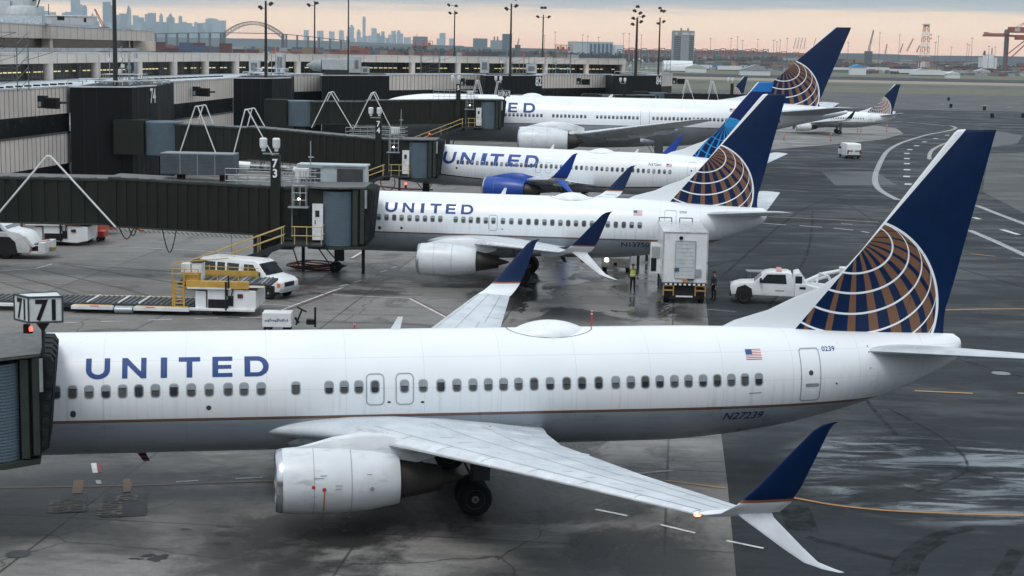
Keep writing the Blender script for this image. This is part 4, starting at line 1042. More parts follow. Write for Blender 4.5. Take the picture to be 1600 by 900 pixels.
# top storey at the far left
ub = [P2(-160, 84, 13.46), P2(0, 80.6, 13.46), P2(120, 80, 13.46), P2(240, 79.6, 13.46)]
o = MB(); o.mat(0)
for a, b in zip(ub, ub[1:]):
    t = (b - a).normalized(); nn = Vector((-t.y, t.x)); L = (b - a).length
    o.mat(0); wallbox(o, a - nn * .2, b - nn * .2, 26, 15.1, 16.75); o.mat(1)
    for i in range(int(L / 3.6) + 1): c = a - nn * .21 + t * i * 3.6; o.prism([c - t * .04, c + t * .04, c + t * .04 + nn * .02, c - t * .04 + nn * .02], 15.12, 16.73)
    o.mat(2); wallbox(o, a - nn * .3, b - nn * .3, 25, 16.75, 16.88)
o.build('fascia', [cream, gaptone, capm], terminal)
o = MB(); o.mat(0)
for a, b in zip(ub, ub[1:]):
    t = (b - a).normalized(); nn = Vector((-t.y, t.x))
    o.mat(0); wallbox(o, a + nn * 1.2, b + nn * 1.2, 23, 13.9, 15.1); o.mat(1); wallbox(o, a + nn * .2, b + nn * .2, 24, 13.46, 13.9)
o.build('window_band', [darkglass, capm], terminal)
for px in (60, 226):
    for a, b in zip(ub, ub[1:]): pass
    c = G(px, 79.8, 13.46); MB().prism([(c.x - 1.6, c.y + .05), (c.x + 1.5, c.y + .05), (c.x + 1.5, c.y + 1.4), (c.x - 1.6, c.y + 1.4)], 13.46, 15.1).build('pier', cream, terminal)
# unseen dark mass behind the camera, for the concourse there; added to block sky
sky_blocker = empty('unseen_concourse_blocker', (0, 0, 0), 0, 'unseen dark block in place of the viewing concourse, added to shade the gate 71 apron', 'terminal')
MB().prism([(-140, -5), (160, -5), (160, -60), (-140, -60)], 0, 17).build('wall', P('dark sky blocker', (.05, .052, .055), .5), sky_blocker)
# ---------------------------------------------------------------- passenger boarding bridges
brg = P('bridge green black panel', (.0155, .0185, .0145), .6, var=.15, sc=.6, dirt=.25)
brg2 = P('bridge brown black panel', (.0145, .0145, .0125), .6, var=.15, sc=.6, dirt=.25)
olive = P('bridge olive trim', (.035, .045, .037), .5, var=.15)
bel = P('canopy bellows', (.016, .02, .021), .8, var=.3)
curt = P('slatted blue grey curtain', (.085, .12, .15), .45, var=.08)
rooft = P('bridge roof', (.10, .105, .105), .5, var=.3, sc=2, dirt=.5)
galv = P('galvanised steel', (.34, .38, .40), .4, .4, var=.15)
steel_w = P('white pipe', (.66, .69, .70), .4, dirt=.15)
yel = P('safety yellow rail', (.48, .36, .15), .5, var=.15)
steel_d = P('dark steel', (.035, .04, .043), .5, dirt=.3)
bulb = P('lit work lamp', (1, .93, .8), .4, emit=6)
redlamp = P('lit red beacon', (1., .06, .04), .4, emit=5)
whitep = P('white plastic', (.70, .72, .73), .4)

def jet_bridge(loc, rz, label, LA, LB, dz, sA, sB, num=None, frames=(), rails=True, stairs=True, group='boarding bridges', right_end=0, rotunda=None, col_x=-6.1, cage=True):
    """local x towards the aircraft, -y towards the camera; tunnel B (inner) ends at x=-5.8, A beyond it"""
    r = empty('boarding_bridge', loc, rz, label, 'boarding bridge', group)
    y0, y1 = -1.45, 1.45
    zb = 3.0 + dz; zt = 6.1 + dz
    def tunnel(name, xa, xb, za, zb_, za_t, zb_t, m, step=.62, yy=0):
        """ribbed box from xa to xb with its own floor and roof heights at both ends"""
        o = MB(); f = lambda x, p, q: p + (q - p) * (x - xa) / (xb - xa)
        o.mat(0).loft([[(x, y0 - yy, f(x, za, zb_)), (x, y1 + yy, f(x, za, zb_)), (x, y1 + yy, f(x, za_t, zb_t)), (x, y0 - yy, f(x, za_t, zb_t))] for x in (xa, xb)])
        n = int(abs(xb - xa) / step)
        for i in range(n):
            c = xa + (i + .5) * (xb - xa) / n; lo, hi = f(c, za, zb_) + .12, f(c, za_t, zb_t) - .14
            o.box(c - step * .28, c + step * .28, y0 - yy - .07, y0 - yy + .02, lo, hi)
        o.mat(1)
        for (p, q, h) in ((za, zb_, .10), (za_t - .12, zb_t - .12, .12)):
            o.loft([[(x, y0 - yy - .1, f(x, p, q)), (x, y0 - yy, f(x, p, q)), (x, y0 - yy, f(x, p, q) + h), (x, y0 - yy - .1, f(x, p, q) + h)] for x in (xa, xb)])
        o.mat(2).loft([[(x, y0 - yy - .02, f(x, za_t, zb_t) + .01), (x, y1 + yy, f(x, za_t, zb_t) + .01), (x, y1 + yy, f(x, za_t, zb_t) + .05), (x, y0 - yy - .02, f(x, za_t, zb_t) + .05)] for x in (xa, xb)])
        for i in range(int(abs(xb - xa) / 1.1)):
            c = xa + (i + .5) * 1.1; z = f(c, za_t, zb_t); o.box(c - .16, c + .16, y0 - yy - .1, y0 - yy + .2, z + .0, z + .09)
        return o.build(name, [m, olive, rooft], r)
    xB = -5.8 - LB; xA = xB - LA
    zB0, zB0t = zb + sB * LB, zt + sB * LB
    if LB: tunnel('inner_tunnel', xB, -5.8, zB0, zb, zB0t, zt, brg2, yy=.0)
    if LA: tunnel('outer_tunnel', xA, xB + .3, zB0 + .1 + sA * LA, zB0 + .1, zB0t - .12 + sA * LA, zB0t - .12, brg, step=.8, yy=-.14)
    # cab: wall, rounded slatted curtain, olive frame
    tunnel('cab_tunnel', -5.8, -4.0, zb - .1, zb - .35, zt, zt, brg, .9)
    cb = MB(); cb.mat(0).box(-4.0, -2.15, -1.75, 1.9, zb - .5, zt - .02).box(-2.2, -.62, -1.5, 2.2, zb - .45, zt)
    cb.mat(2).prism([(-4.1, -1.8), (-3.2, -2.1), (-2.0, -2.15), (-.5, -1.6), (-.5, 2.2), (-4.1, 1.9)], zt + .0, zt + .12)
    cb.mat(1).prism([(-4.1, -1.8), (-3.2, -2.1), (-2.0, -2.15), (-.6, -1.6), (-.6, 2.2), (-4.1, 1.9)], zb - .68, zb - .5)
    cb.mat(1).box(-1.32, -.98, -1.72, -1.4, zb - .45, zt - .05).box(-.86, -.58, -1.66, -1.4, zb - .35, zt)
    cab = cb.build('cab', [brg, olive, rooft], r, bevel=.02)
    cu = MB(); ring = []
    for i in range(13):
        a = R(200 + i * 10.5); ring.append((-2.35 + 1.15 * math.cos(a), -1.05 + .95 * math.sin(a)))
    cu.mat(0)
    hh = int((zt - zb + .4) / .11)
    for k in range(hh):
        z = zb - .48 + k * .11
        cu.loft([[(x, y, z) for x, y in ring], [(x * 1.0, y - .012, z + .055) for x, y in ring], [(x, y, z + .11) for x, y in ring]], cap=False, closed=False)
    cu.build('curtain', curt, cab)
    # vent slots in the curtain
    # bellows: pleated hood leaning on the aircraft
    bl = MB()
    for k in range(9):
        y = -1.55 + k * .42; s = .06 if k % 2 else 0
        bl.side([(-.62, zb - .3 - s), (-.34 + s, zb - .2 - s), (.0 + s, zt - .2 + s), (-.14, zt + s * .6), (-.62, zt + .02 + s)], y, y + .44)
    for k in range(7):
        z = zb - .1 + k * .42; xx = -.36 + .36 * (z - zb) / 3.0
        bl.box(xx - .2, xx + .035, -1.60, -1.5, z, z + .22)
    bl.build('bellows', bel, r)
    MB().box(-.56, -.42, -1.72, -1.6, zb + 1.9, zt - .05).build('guide_rail', galv, cab)
    # service door with porthole
    d = MB(); d.mat(0).box(-3.78, -3.12, -2.0, -1.72, zb - .1, zb + 2.15); d.mat(1).box(-3.6, -3.34, -2.02, -1.9, zb + 1.35, zb + 1.75)
    d.build('service_door', [whitep, glass_dark], cab)
    MB().box(-3.62, -3.58, -2.05, -2.0, zb + .9, zb + 1.15).build('door_handle', black, cab)
    # legs and wheel bogie
    lg = MB()
    for y in (-1.0, 1.0): lg.box(-7.6, -7.15, y - .22, y + .22, .9, zb + .1); lg.box(-7.5, -7.25, y - .14, y + .14, zb, zb + .8)
    lg.box(-8.3, -6.5, -1.4, 1.4, .55, 1.0); lg.bar((-7.3, -1, 1.0), (-5.9, -1, zb - .2), .14, .14)
    lg.box(-7.0, -5.2, -.8, .8, zb - .9, zb - .1)
    lo = lg.build('lift_column', steel_d, r, bevel=.02)
    for x in (-7.9, -6.9):
        for y in (-1.15, 1.15): tyre_wheel(lo, 'wheel', x, y, .5, .5, .4)
    # number post
    cm = MB().box(col_x - .28, col_x + .28, -1.95, -1.5, zb - .1, zt + 2.0).build('number_post', brg, r)
    if num:
        for k, chh in enumerate(num): sign_text(chh, 'gate_number', numw, cm, (col_x, -1.95, zt + 1.28 - k * .62), (1, 0, 0), (0, 0, 1), .5, .9, .03, True, .02)
    for k, x in enumerate((col_x - .75, col_x + .05)):
        l_ = MB(); l_.box(x - .1, x + .1, -1.85, -1.6, zt + 1.9 + (.35), zt + 2.5); l_.rev([(0, .2), (.15, .24), (.55, .24), (.62, .18)], (x, -1.75, zt + 2.45), 'z', 14)
        l_.build('flood_lamp', whitep, r, True)
    MB().bar((col_x - .8, -1.75, zt + 2.1), (col_x + .2, -1.75, zt + 2.1), .08, .08).build('lamp_bracket', galv, r)
    MB().box(col_x + .9, col_x + 1.35, -1.62, -1.5, zb + 1.4, zt - .3).build('control_cabinet', olive, r)
    if rails:
        g = MB()
        for x in np.arange(-9.3, -3.4, .7):
            g.tube([(x, -1.4, zt), (x, -1.4, zt + 1.1)], .02, 5)
        for z in (.35, .72, 1.1): g.tube([(-9.3, -1.4, zt + z), (-3.6, -1.4, zt + z)], .02, 5); g.tube([(-9.3, 1.4, zt + z), (-3.6, 1.4, zt + z)], .02, 5)
        g.build('roof_railing', galv, r)
    if cage:
        g = MB()
        for x in (-4.95, -4.55, -4.15):
            for y in (-2.3, -1.8): g.tube([(x, y, zt - 1.15), (x, y, zt + 1.1)], .022, 5)
        for z in np.arange(zt - 1.15, zt + 1.2, .45): g.tube([(-4.95, -1.8, z), (-4.95, -2.3, z), (-4.15, -2.3, z), (-4.15, -1.8, z)], .02, 5)
        g.box(-5.25, -4.0, -2.35, -1.7, zt - 1.2, zt - 1.12)
        g.tube([(-5.1, -1.6, zb), (-5.1, -1.6, zt + .2)], .03, 6)
        g.tube([(-4.0, -1.2, zt), (-4.0, -1.2, zt + 2.9)], .035, 6); g.tube([(-4.15, -1.2, zt + 1.9), (-3.8, -1.2, zt + 1.9)], .03, 5)
        g.build('ladder_cage', galv, r)
        MB().rev([(-.09, .03), (0, .1), (.09, .03)], (-4.6, -2.15, zt - .65), 'z', 12).build('work_lamp', bulb, r)
        MB().box(-5.0, -4.2, -.9, -.3, zt + .6, zt + 1.15).build('roof_unit', whitep, r)
    if stairs:
        # landing
        s_ = MB(); zf = zb - .25
        s_.mat(0).box(-5.6, -3.0, -3.3, -1.9, zf - .12, zf)
        g = MB()
        for x in (-5.5, -4.7, -3.95, -3.05): g.tube([(x, -3.25, zf), (x, -3.25, zf + 1.1)], .028, 5)
        for z in (.55, 1.1): g.tube([(-4.9, -3.25, zf + z), (-3.05, -3.25, zf + z), (-3.05, -1.9, zf + z)], .03, 5)
        # flight going down to the left
        run = zf / .43; x1, xe = -5.5, -5.5 - run
        for y in (-3.25, -2.45):
            s_.bar((x1, y, zf - .12), (xe, y, .1), .09, .30)
            for z in (.55, 1.05): g.tube([(x1 + .1, y, zf + z), (xe, y, .25 + z)], .03, 5)
            for k in range(5): xx = x1 - run * k / 4.4; g.tube([(xx, y, zf * (1 - k / 4.4) + .05), (xx, y, zf * (1 - k / 4.4) + 1.05)], .024, 5)
        for k in range(int(run / .42)):
            xx = x1 - .42 * k; z = zf - .18 * k - .1; s_.mat(1).box(xx - .3, xx, -3.2, -2.5, z - .03, z)
        st = s_.build('stairs', [steel_d, galv], r); g.build('handrail', yel, st)
    # white A-shaped lift frames
    for (xa_, z_ap, xl, xr, zl, both) in frames:
        o = MB()
        for y in ((-1.75,) if both == 0 else (-1.75, 1.75)):
            o.tube([(xl, y, zl), (xa_ - .12, y, z_ap), (xa_ + .12, y, z_ap), (xr, y, zl - .05)], .062, 8)
        if both: o.tube([(xa_, -1.75, z_ap), (xa_, 1.75, z_ap)], .06, 8)
        o.build('lift_frame', steel_w, r, True)
    if rotunda is not None:
        x = rotunda; o = MB().rev([(-.05, 1.75), (0, 1.9), (3.1, 1.9), (3.2, 1.8)], (x, 0, zb + sB * LB + sA * LA - .1), 'z', 40)
        ro = o.build('rotunda', curt, r, True); MB().cyl((x, 0, 0), (x, 0, zb + sB * LB), .55).build('rotunda_pillar', steel_d, ro, True)
        MB().box(x - 4.5, x - 1.6, -1.6, 1.6, zb + sB * LB + sA * LA - .1, zt + sB * LB + sA * LA + .1).build('link_tunnel', brg, r)
    # cables slung under the tunnel
    if LB:
        o = MB(); x = xB + 2
        for (xx, wd, dp) in ((xB + .6, .9, .7), (xB + 3.3, .9, 1.5), (xB + 1.2, .5, .5)):
            o.tube([(xx + wd * t, -1.3, zB0 - .05 - dp * math.sin(PI * t)) for t in [i / 10 for i in range(11)]], .035, 5)
        n = int(LB / .3)
        for i in range(n): c = xB + (i + .5) * LB / n; z = zB0 + (zb - zB0) * (c - xB) / LB; o.bar((c - .12, -1.5, z - .05), (c + .08, -1.5, z - .22), .03, .03)
        o.build('cable_loom', black, r)
    return r
jet_bridge((-8.7, 99.9, 0), R(-.5), 'dark boarding bridge 73 with yellow stair rails, joined to the second jet', 18, 10.8, 0, .0, .035, '73', [(-20.2, 7.75, -24.0, -16.1, 3.45, 0)])
a = AY(688, 250, 152); jet_bridge((a.x + .2, 153.6, 0), R(-1.5), 'dark boarding bridge 74 leading to the jet with the blue engine', 9.5, 13, .0, .035, .07, '74', [(-23.6, 8.9, -25.3, -21.7, 4.3, 1), (-18.8, 8.7, -20.1, -16.2, 4.3, 1)], rotunda=-27.2)
a = AY(790, 180, 203); jet_bridge((a.x, 204.6, 0), R(1.0), 'far dark boarding bridge 75 reaching the wide body jet', 8.5, 12.2, 2.35, -.02, -.03, '5', [(-22.4, 9.05, -24.7, -19.5, 4.55, 1), (-17.0, 9.1, -19.3, -14.5, 4.55, 1)], rotunda=-26.3)
a = AY(90, 560, 47.2); nb_ = jet_bridge((a.x, 47.0, 0), R(14.0), 'nearest boarding bridge with blue grey curtain at the left edge, joined to the front jet', 0, 9, .62, 0, .03, None, (), rails=False, stairs=False, cage=False, col_x=-8); nb_.scale = (.72, 1, .85)
a = AY(1110, 148, 300); jet_bridge((a.x + 10, 300, 0), R(-3), 'low dark boarding bridge beyond the wide body jet, right of gate block 84', 8, 9, 1.4, 0, .0, None, [(-14.5, 9.9, -15.6, -12.5, 4.6, 1), (-9.7, 9.8, -10.8, -8, 4.6, 1)], rails=False, stairs=False, cage=False, rotunda=-20)
a = AY(985, 148, 285); jet_bridge((a.x + 5, 285, 0), R(-3), 'far boarding bridge under the farthest numbered black block', 2, 6, 1.2, 0, .0, None, (), rails=False, stairs=False, cage=False, rotunda=-9)
a = AY(850, 150, 262); jet_bridge((a.x - 1, 262, 0), R(-3), 'far dark boarding bridge rising behind the blue lettering of the wide body', 4, 8, 1.4, 0, .0, None, [(-10, 9.8, -11.2, -8.4, 4.6, 1), (-6.5, 9.7, -7.6, -5, 4.6, 1)], rails=False, stairs=False, cage=False)

# gate number lanterns on posts
def lantern(px, py, Y, w_, num, label, sizes=1., rz=R(-32)):
    c = AY(px, py, Y); r = empty('gate_sign', (c.x, c.y, c.z), rz, label, 'sign', 'gate number lanterns')
    h = w_ * .72; s3 = w_ / math.sqrt(3)
    tri = [(math.cos(R(a)) * s3, math.sin(R(a)) * s3) for a in (-58, 62, 182)]
    tri = [(-.82 * w_, .1 * w_), (-.28 * w_, -.47 * w_), (.62 * w_, -.25 * w_), (.3 * w_, .6 * w_)]
    MB().prism(tri, -h, 0).build('lamp_box', P('white lantern face', (.62, .66, .66), .35), r)
    fr = MB()
    for z in (-h, 0): 
        for p, q in zip(tri, tri[1:] + tri[:1]): fr.bar((*p, z), (*q, z), .05 * w_, .05 * w_)
    for p in tri: fr.box(p[0] - .022 * w_, p[0] + .022 * w_, p[1] - .022 * w_, p[1] + .022 * w_, -h, 0)
    fr.build('frame', P('lantern frame', (.06, .07, .075), .4), r)
    nb = P('black numerals', (.015, .016, .018), .4)
    for p, q in ((tri[1], tri[2]), (tri[0], tri[1])):
        d = Vector((q[0] - p[0], q[1] - p[1], 0)); L = d.length; d.normalize()
        sign_text(num, 'numerals', nb, r, ((p[0] + q[0]) / 2, (p[1] + q[1]) / 2, -h * .90), d, (0, 0, 1), h * .78, (.78 if L > .8 * w_ else .62) * 1.08, .03, True, .012)
    MB().rev([(-h - .30 * w_, .05 * w_), (-h, .26 * w_)], (0, 0, 0), 'z', 20).build('cone', steel_d, r, True)
    MB().cyl((0, 0, -h - 1.0 * w_), (0, 0, -h - .25 * w_), .05 * w_).build('post', steel_d, r)
    return r
lantern(66, 461, 45.6, 1.02, '71', 'white lantern numbered 71 standing on a dark bridge roof', rz=R(3))
lantern(789, 141, 203, 1.05, '75', 'small white lantern numbered 75 above the far boarding bridge', rz=R(3))
c = AY(46, 512, 45.5)
r = empty('beacon_lamp', (c.x, c.y, c.z - .16), 0, 'lit red beacon beside the lantern numbered 71', 'lamp')
MB().rev([(0, .1), (.05, .1), (.06, .05)], (0, 0, 0), 'z', 12).build('base', black, r); MB().rev([(.06, .05), (.16, .06), (.2, .02)], (0.04, 0, 0), 'z', 14).build('lens', redlamp, r, True)
MB().box(-.16, .0, -.08, .08, 0, .26).build('bracket', black, r)
c = AY(634, 287, 104); r = empty('beacon_lamp', tuple(c), 0, 'lit red beacon near the foot of the gate 74 stairs', 'lamp'); MB().rev([(-.07, .03), (0, .08), (.08, .03)], (0, 0, 0), 'z', 12).build('lens', redlamp, r, True)
MB().cyl((0, 0, -.3), (0, 0, -.1), .08).build('base', black, r)
c = AY(671, 209, 198); r = empty('beacon_lamp', tuple(c), 0, 'tiny lit red beacon under the far bridge 75', 'lamp'); MB().rev([(-.08, .03), (0, .1), (.09, .03)], (0, 0, 0), 'z', 12).build('lens', redlamp, r, True)
MB().cyl((0, 0, -.3), (0, 0, -.1), .08).build('base', black, r)
# canopy plinth for the lantern: dark roof deck of the near bridge
# air handling units behind bridge 73
r = empty('air_conditioning_unit', (-19.9, 100.2, .41), R(-1.5), 'long slatted grey rooftop air unit standing on the roof of boarding bridge 73', 'air unit')
o = MB(); o.mat(0).box(-2.3, 2.3, -.9, .9, 6.3, 7.55); o.mat(1).box(-2.3, 2.3, -.93, .93, 7.55, 7.62); o.mat(2)
for k in range(14): o.box(-2.2, 2.2, -.93, -.89, 6.36 + k * .083, 6.40 + k * .083)
o.mat(1)
for x in (-1.05, .05, 1.15): o.box(x - .03, x + .03, -.95, -.88, 6.3, 7.55)
o.build('casing', [P('slate louvre', (.075, .095, .11), .5), P('slate edge', (.18, .20, .22), .5), P('slate slat', (.11, .135, .15), .5)], r)
for x in (-1.2, 1.5): MB().box(x - .2, x + .2, -.3, .3, 5.85, 6.3).build('support_leg', P('rusty leg', (.05, .03, .025), .7), r)
r = empty('air_duct', (-16, 104.4, 0), 0, 'silver and black wrapped air duct bending down behind bridge 73', 'duct')
MB().tube([(-2.6, 0, 7.0), (-1.4, 0, 6.95)], .26, 14).build('sleeve', whitep, r, True)
MB().tube([(-1.5, 0, 6.9), (1.0, 0, 6.8), (1.5, 0, 6.7)], .24, 14).build('wrapped_pipe', P('wrapped duct', (.14, .15, .16), .3, .5, var=.9, sc=3), r, True)
MB().tube([(1.4, 0, 6.75), (1.8, 0, 6.6), (1.9, 0, 6.2), (1.9, 0, 2.4)], .24, 14).build('elbow', steel_w, r, True)
r = empty('generator_unit', (-11.9, 104.2, 0), R(-2), 'white framed grey equipment cabinet behind the cab of bridge 73', 'cabinet')
o = MB(); o.mat(0).box(-2.2, 2.2, -.8, .8, 4.6, 7.1); o.mat(1).box(-2.05, -.75, -.85, -.7, 4.8, 6.95).box(.35, 2.05, -.85, -.7, 4.8, 6.95); o.mat(0).box(-2.3, 2.3, -.9, .9, 7.1, 7.2)
o.build('casing', [P('pale cabinet', (.40, .46, .48), .45, dirt=.2), P('dark grille', (.06, .065, .07), .6)], r)
for x in (-2, 2): MB().box(x - .1, x + .1, -.1, .1, 0, 4.6).build('support_leg', steel_d, r)
r = empty('equipment_cage', (-16.0, 103.2, 0), 0, 'wire cage of white boxes behind the number post of bridge 73', 'cage')
o = MB(); o.box(-2.0, -.1, -.6, .6, 4.6, 6.25).box(.7, 1.5, -.4, .4, 4.6, 6.2); o.build('boxes', P('dull white box', (.36, .39, .41), .6, var=.3), r)
o = MB()
for x in np.arange(-2.3, 3.1, .55): o.tube([(x, -.9, 0 if abs(x + 2.3) < .1 or x > 2.9 else 4.5), (x, -.9, 6.35)], .02, 4)
for z in (4.6, 5.2, 5.8, 6.3): o.tube([(-2.3, -.9, z), (2.9, -.9, z)], .02, 4)
o.build('mesh', galv, r)
# ---------------------------------------------------------------- masts, roof gear, docking displays
mastm = P('dark mast steel', (.035, .036, .038), .5)
def mast(px, py, Y, ztop, rad, label, heads=((0, 0),), z0=0, lamp_s=1.):
    c = AY(px, py, Y)
    r = empty('light_mast', (c.x, Y, z0), 0, label, 'light mast', 'apron light masts')
    H_ = ztop - z0
    MB().cyl((0, 0, 0), (0, 0, H_), rad, rad * .6, 12).build('pole', mastm, r, True)
    for (dx, dz, tilt) in heads:
        h = MB(); s = lamp_s * .8
        h.bar((0, 0, H_ + dz - .1), (dx * s, 0, H_ + dz), .08 * s, .08 * s)
        M = Matrix.Translation((dx * s, 0, H_ + dz)) @ Matrix.Rotation(R(tilt), 4, 'Y')
        h.box(-.38 * s, .38 * s, -.35 * s, .35 * s, -.18 * s, .18 * s, M); h.box(-.25 * s, .25 * s, -.2 * s, .2 * s, .18 * s, .34 * s, M)
        h.build('flood_lamp', mastm, r, bevel=.04)
    return r
hd = lambda s=1: ((-1.0, .9, 35), (-.9, -.9, 40), (.9, -.4, -35), (.25, 1.2, 0), (.9, .8, -30))
mast(180.5, 132, 159, 26, .24, 'thick dark pole rising out of view from the roof of gate block 74', (), 10.5)
mast(415.5, 118, 212, 20.6, .22, 'dark light mast on the roof behind the second gate block, left of the arch bridge', hd(), 10.5)
mast(491.5, 100, 330, 24.0, .22, 'light mast right of the arch bridge, twin lamps leaning left', ((-1.6, 1.2, 40), (-1.2, -.9, 40), (.3, 1.8, 0), (.4, -.5, -20)), 0, 1.3)
mast(544, 112, 243, 27, .13, 'thin dark pole rising out of view beside white roof machinery', (), 10.5)
mast(709.5, 90, 345, 23.0, .2, 'light mast standing alone over the white tents, lamps at its left', ((-1.4, 1.1, 40), (-1.1, -.6, 35), (.3, .9, 0), (.3, -.6, -20)), 0, 1.2)
mast(797, 112, 272, 22.6, .22, 'tall mast above gate block 82 with lamps at the frame edge', hd(), 10.5, 1.2)
mast(847.5, 92, 345, 22.5, .22, 'light mast with a wide square lamp head and two lower lamps', ((-.35, 1.4, 0), (.35, 1.4, 0), (-1.3, -.5, 30), (1.3, -.5, -30)), 0, 1.2)
mast(993, 118, 304, 21.4, .30, 'thick mast crowded with lamps above gate block 84', ((-.6, 1.2, 20), (.6, .8, -30), (1.2, .2, -35), (-.8, -.2, 20), (.8, -.8, -30), (-.9, -1.3, 20), (0, 2.0, 0)), 10.5, 1.2)
mast(1028.5, 115, 318, 21.8, .2, 'slimmer mast at the right end of the terminal with lamps leaning right', ((.9, 1.2, -35), (.3, 1.3, -20), (.9, -.8, -35), (-.4, -1.2, 20), (-.1, 1.8, 0)), 10.5, 1.1)
# docking display boxes hung on the cream walls
dk = P('display housing', (.012, .013, .015), .5); ds = P('display face', (.012, .008, .008), .5, spec=.1)
for px, py, Y, s, lab in ((77, 161, 141, 1.15, 'left of the nearest gate block'), (315, 144, 186, 1.15, 'between the two nearest gate blocks'), (730, 129, 264, 1.25, 'above the far wide body cockpit'), (911, 128, 292, 1.25, 'between the two farthest gate blocks'), (1060, 127, 318, 1.25, 'overhanging the right end of the terminal')):
    c = AY(px, py, Y); r = empty('docking_display', tuple(c), R(-25 if px < 400 else 0), 'black docking display box on the cream wall, ' + lab, 'display', 'docking displays')
    MB().box(-.2 * s, 1.0 * s, -.35, .1, -.42 * s, .42 * s).build('housing', dk, r, bevel=.03)
    MB().box(-.1 * s, .9 * s, -.38, -.34, -.32 * s, .32 * s).build('screen', ds, r)
    o = MB(); o.mat(0).box(-.95 * s, -.3 * s, -.3, .3, -.4 * s, .55 * s); o.mat(1).box(-.85 * s, -.55 * s, -.34, -.28, -.3 * s, .1 * s); o.build('control_box', [dk, galv], r, bevel=.02)
    MB().box(-.6 * s, .3 * s, .0, 2.2, -.1, .1).build('bracket', steel_d, r)
# roof machinery
r_ = random.Random(3)
def roof_clutter(px, py, n, sx, lab, seed, zz=10.62):
    c = P2(px, py, zz); q = random.Random(seed); r = empty('antenna_cluster', (c.x, c.y, zz), 0, lab, 'antennas', 'antenna clusters')
    for i in range(n):
        x = q.uniform(-sx, sx); y = q.uniform(-1, 2); h = q.uniform(.8, 4.6)
        MB().tube([(x, y, 0), (x, y, h)], .045, 6).build('antenna_rod', galv, r)
        if q.random() < .6: MB().box(x - .18, x + .18, y - .12, y + .12, h * .6, h * .6 + .35).build('antenna_box', whitep if q.random() < .5 else galv, r)
    o = MB()
    for i in range(4): o.tube([(-sx, -1 + i, .1), (-sx + .4, -1 + i, .9), (sx, -1 + i, .95), (sx, -1 + i, .1)], .035, 5)
    o.build('rack', galv, r)
roof_clutter(190, 130, 16, 2.2, 'crowded antennas and cabling at the foot of the thick pole on gate block 74', 1)
roof_clutter(422, 117, 14, 2.4, 'antennas round the mast foot on the second gate block', 2)
roof_clutter(802, 114, 10, 2.6, 'antennas at the mast foot on gate block 82', 3)
roof_clutter(1000, 114, 14, 4, 'antennas and racks behind gate block 84', 4)
roof_clutter(870, 114.5, 6, 2.6, 'antennas on the roof right of gate block 82', 8)
# low pipes and cables on block roofs
for px, py, n, lab in ((150, 132, 14, 'tangle of pipes on the roof of gate block 74'), (405, 118.5, 12, 'tangle of pipes on the roof of the second gate block'), (990, 115.5, 10, 'tangle of pipes on the farthest black block')):
    c = P2(px, py, 10.62); q = random.Random(px); o = MB()
    for i in range(n):
        x, y = q.uniform(-4, 4), q.uniform(-1, 9); a = q.uniform(-.5, .5); L = q.uniform(1, 4)
        o.tube([(x, y, .0), (x, y, .35), (x + L * math.cos(a), y + L * math.sin(a), .35), (x + L * math.cos(a), y + L * math.sin(a), 0)], .07, 6)
    ob = o.build('roof_piping', P('pale piping', (.42, .46, .48), .4), None); ob.location = (c.x, c.y, 10.62); tag(ob, lab, 'pipes', 'roof piping')
# roof pads along the parapets (dark square drains in rows)
for (a, b, n, lab) in (((0, 137.5), (108, 131), 9, 'left of the nearest gate block'), ((205, 125.5), (345, 119.5), 17, 'between the two nearest gate blocks')):
    p, q = P2(*a), P2(*b); t = (q - p).normalized(); nn = Vector((-t.y, t.x)); r = empty('roof_pads', (0, 0, 0))
    for i in range(n): c = p + (q - p) * i / (n - 1); MB().prism([c - t * .3 - nn * .25, c + t * .3 - nn * .25, c + t * .3 + nn * .25, c - t * .3 + nn * .25], 10.46, 10.62).build('pad', black, r)
    tag(r, 'row of small dark pads on the wet roof ' + lab, 'roof pads', 'rows of roof pads')
# truss antennas standing on the lower roof
def truss(px, py, h, w_, lab):
    c = P2(px, py, 10.48); o = MB(); hw = w_ / 2
    for x in (-hw, hw):
        for y in (-hw, hw): o.tube([(x, y, 0), (x, y, h)], .05, 5)
    z = 0
    while z < h - .5:
        o.tube([(-hw, -hw, z), (hw, -hw, z + 1)], .03, 4); o.tube([(hw, -hw, z), (hw, hw, z + 1)], .03, 4); o.tube([(-hw, -hw, z + 1), (hw, -hw, z + 1)], .03, 4); z += 1
    o.tube([(hw, 0, h * .55), (hw + w_ * .9, 0, h * .75)], .03, 4)
    ob = o.build('lattice_stand', P('green grey steel', (.10, .12, .12), .5), None); ob.location = (c.x, c.y, 10.48); tag(ob, lab, 'steel stand', 'lattice stands on the roof')
truss(8, 141, 4.6, 3.2, 'grey lattice stand at the far left of the lower roof'); truss(672, 115.3, 4.2, 3.2, 'lattice stand on the roof between the second and third gate block'); truss(812, 115, 3.6, 3.4, 'lattice stand beside the mast of gate block 82'); truss(877, 115, 4.2, 3.4, 'lattice stand right of gate block 82'); truss(1015, 115, 3.4, 8, 'wide lattice stand behind gate block 84')
def roofbox(px, py, w_, d, h, m, lab, cat='roof unit', name='roof_unit', z=10.5):
    c = P2(px, py, z); r = empty(name, (c.x, c.y, z), 0, lab, cat, 'roof machinery')
    MB().box(-w_ / 2, w_ / 2, -d / 2, d / 2, .15, h).build('casing', m, r, bevel=.04); MB().box(-w_ * .3, w_ * .3, -d / 2 - .03, -d / 2 + .02, h * .3, h * .8).build('grille', P('roof grille', (.16, .18, .19), .6), r); MB().box(-w_ / 2 + .1, w_ / 2 - .1, -d / 2 + .1, d / 2 - .1, 0, .15).build('base', steel_d, r)
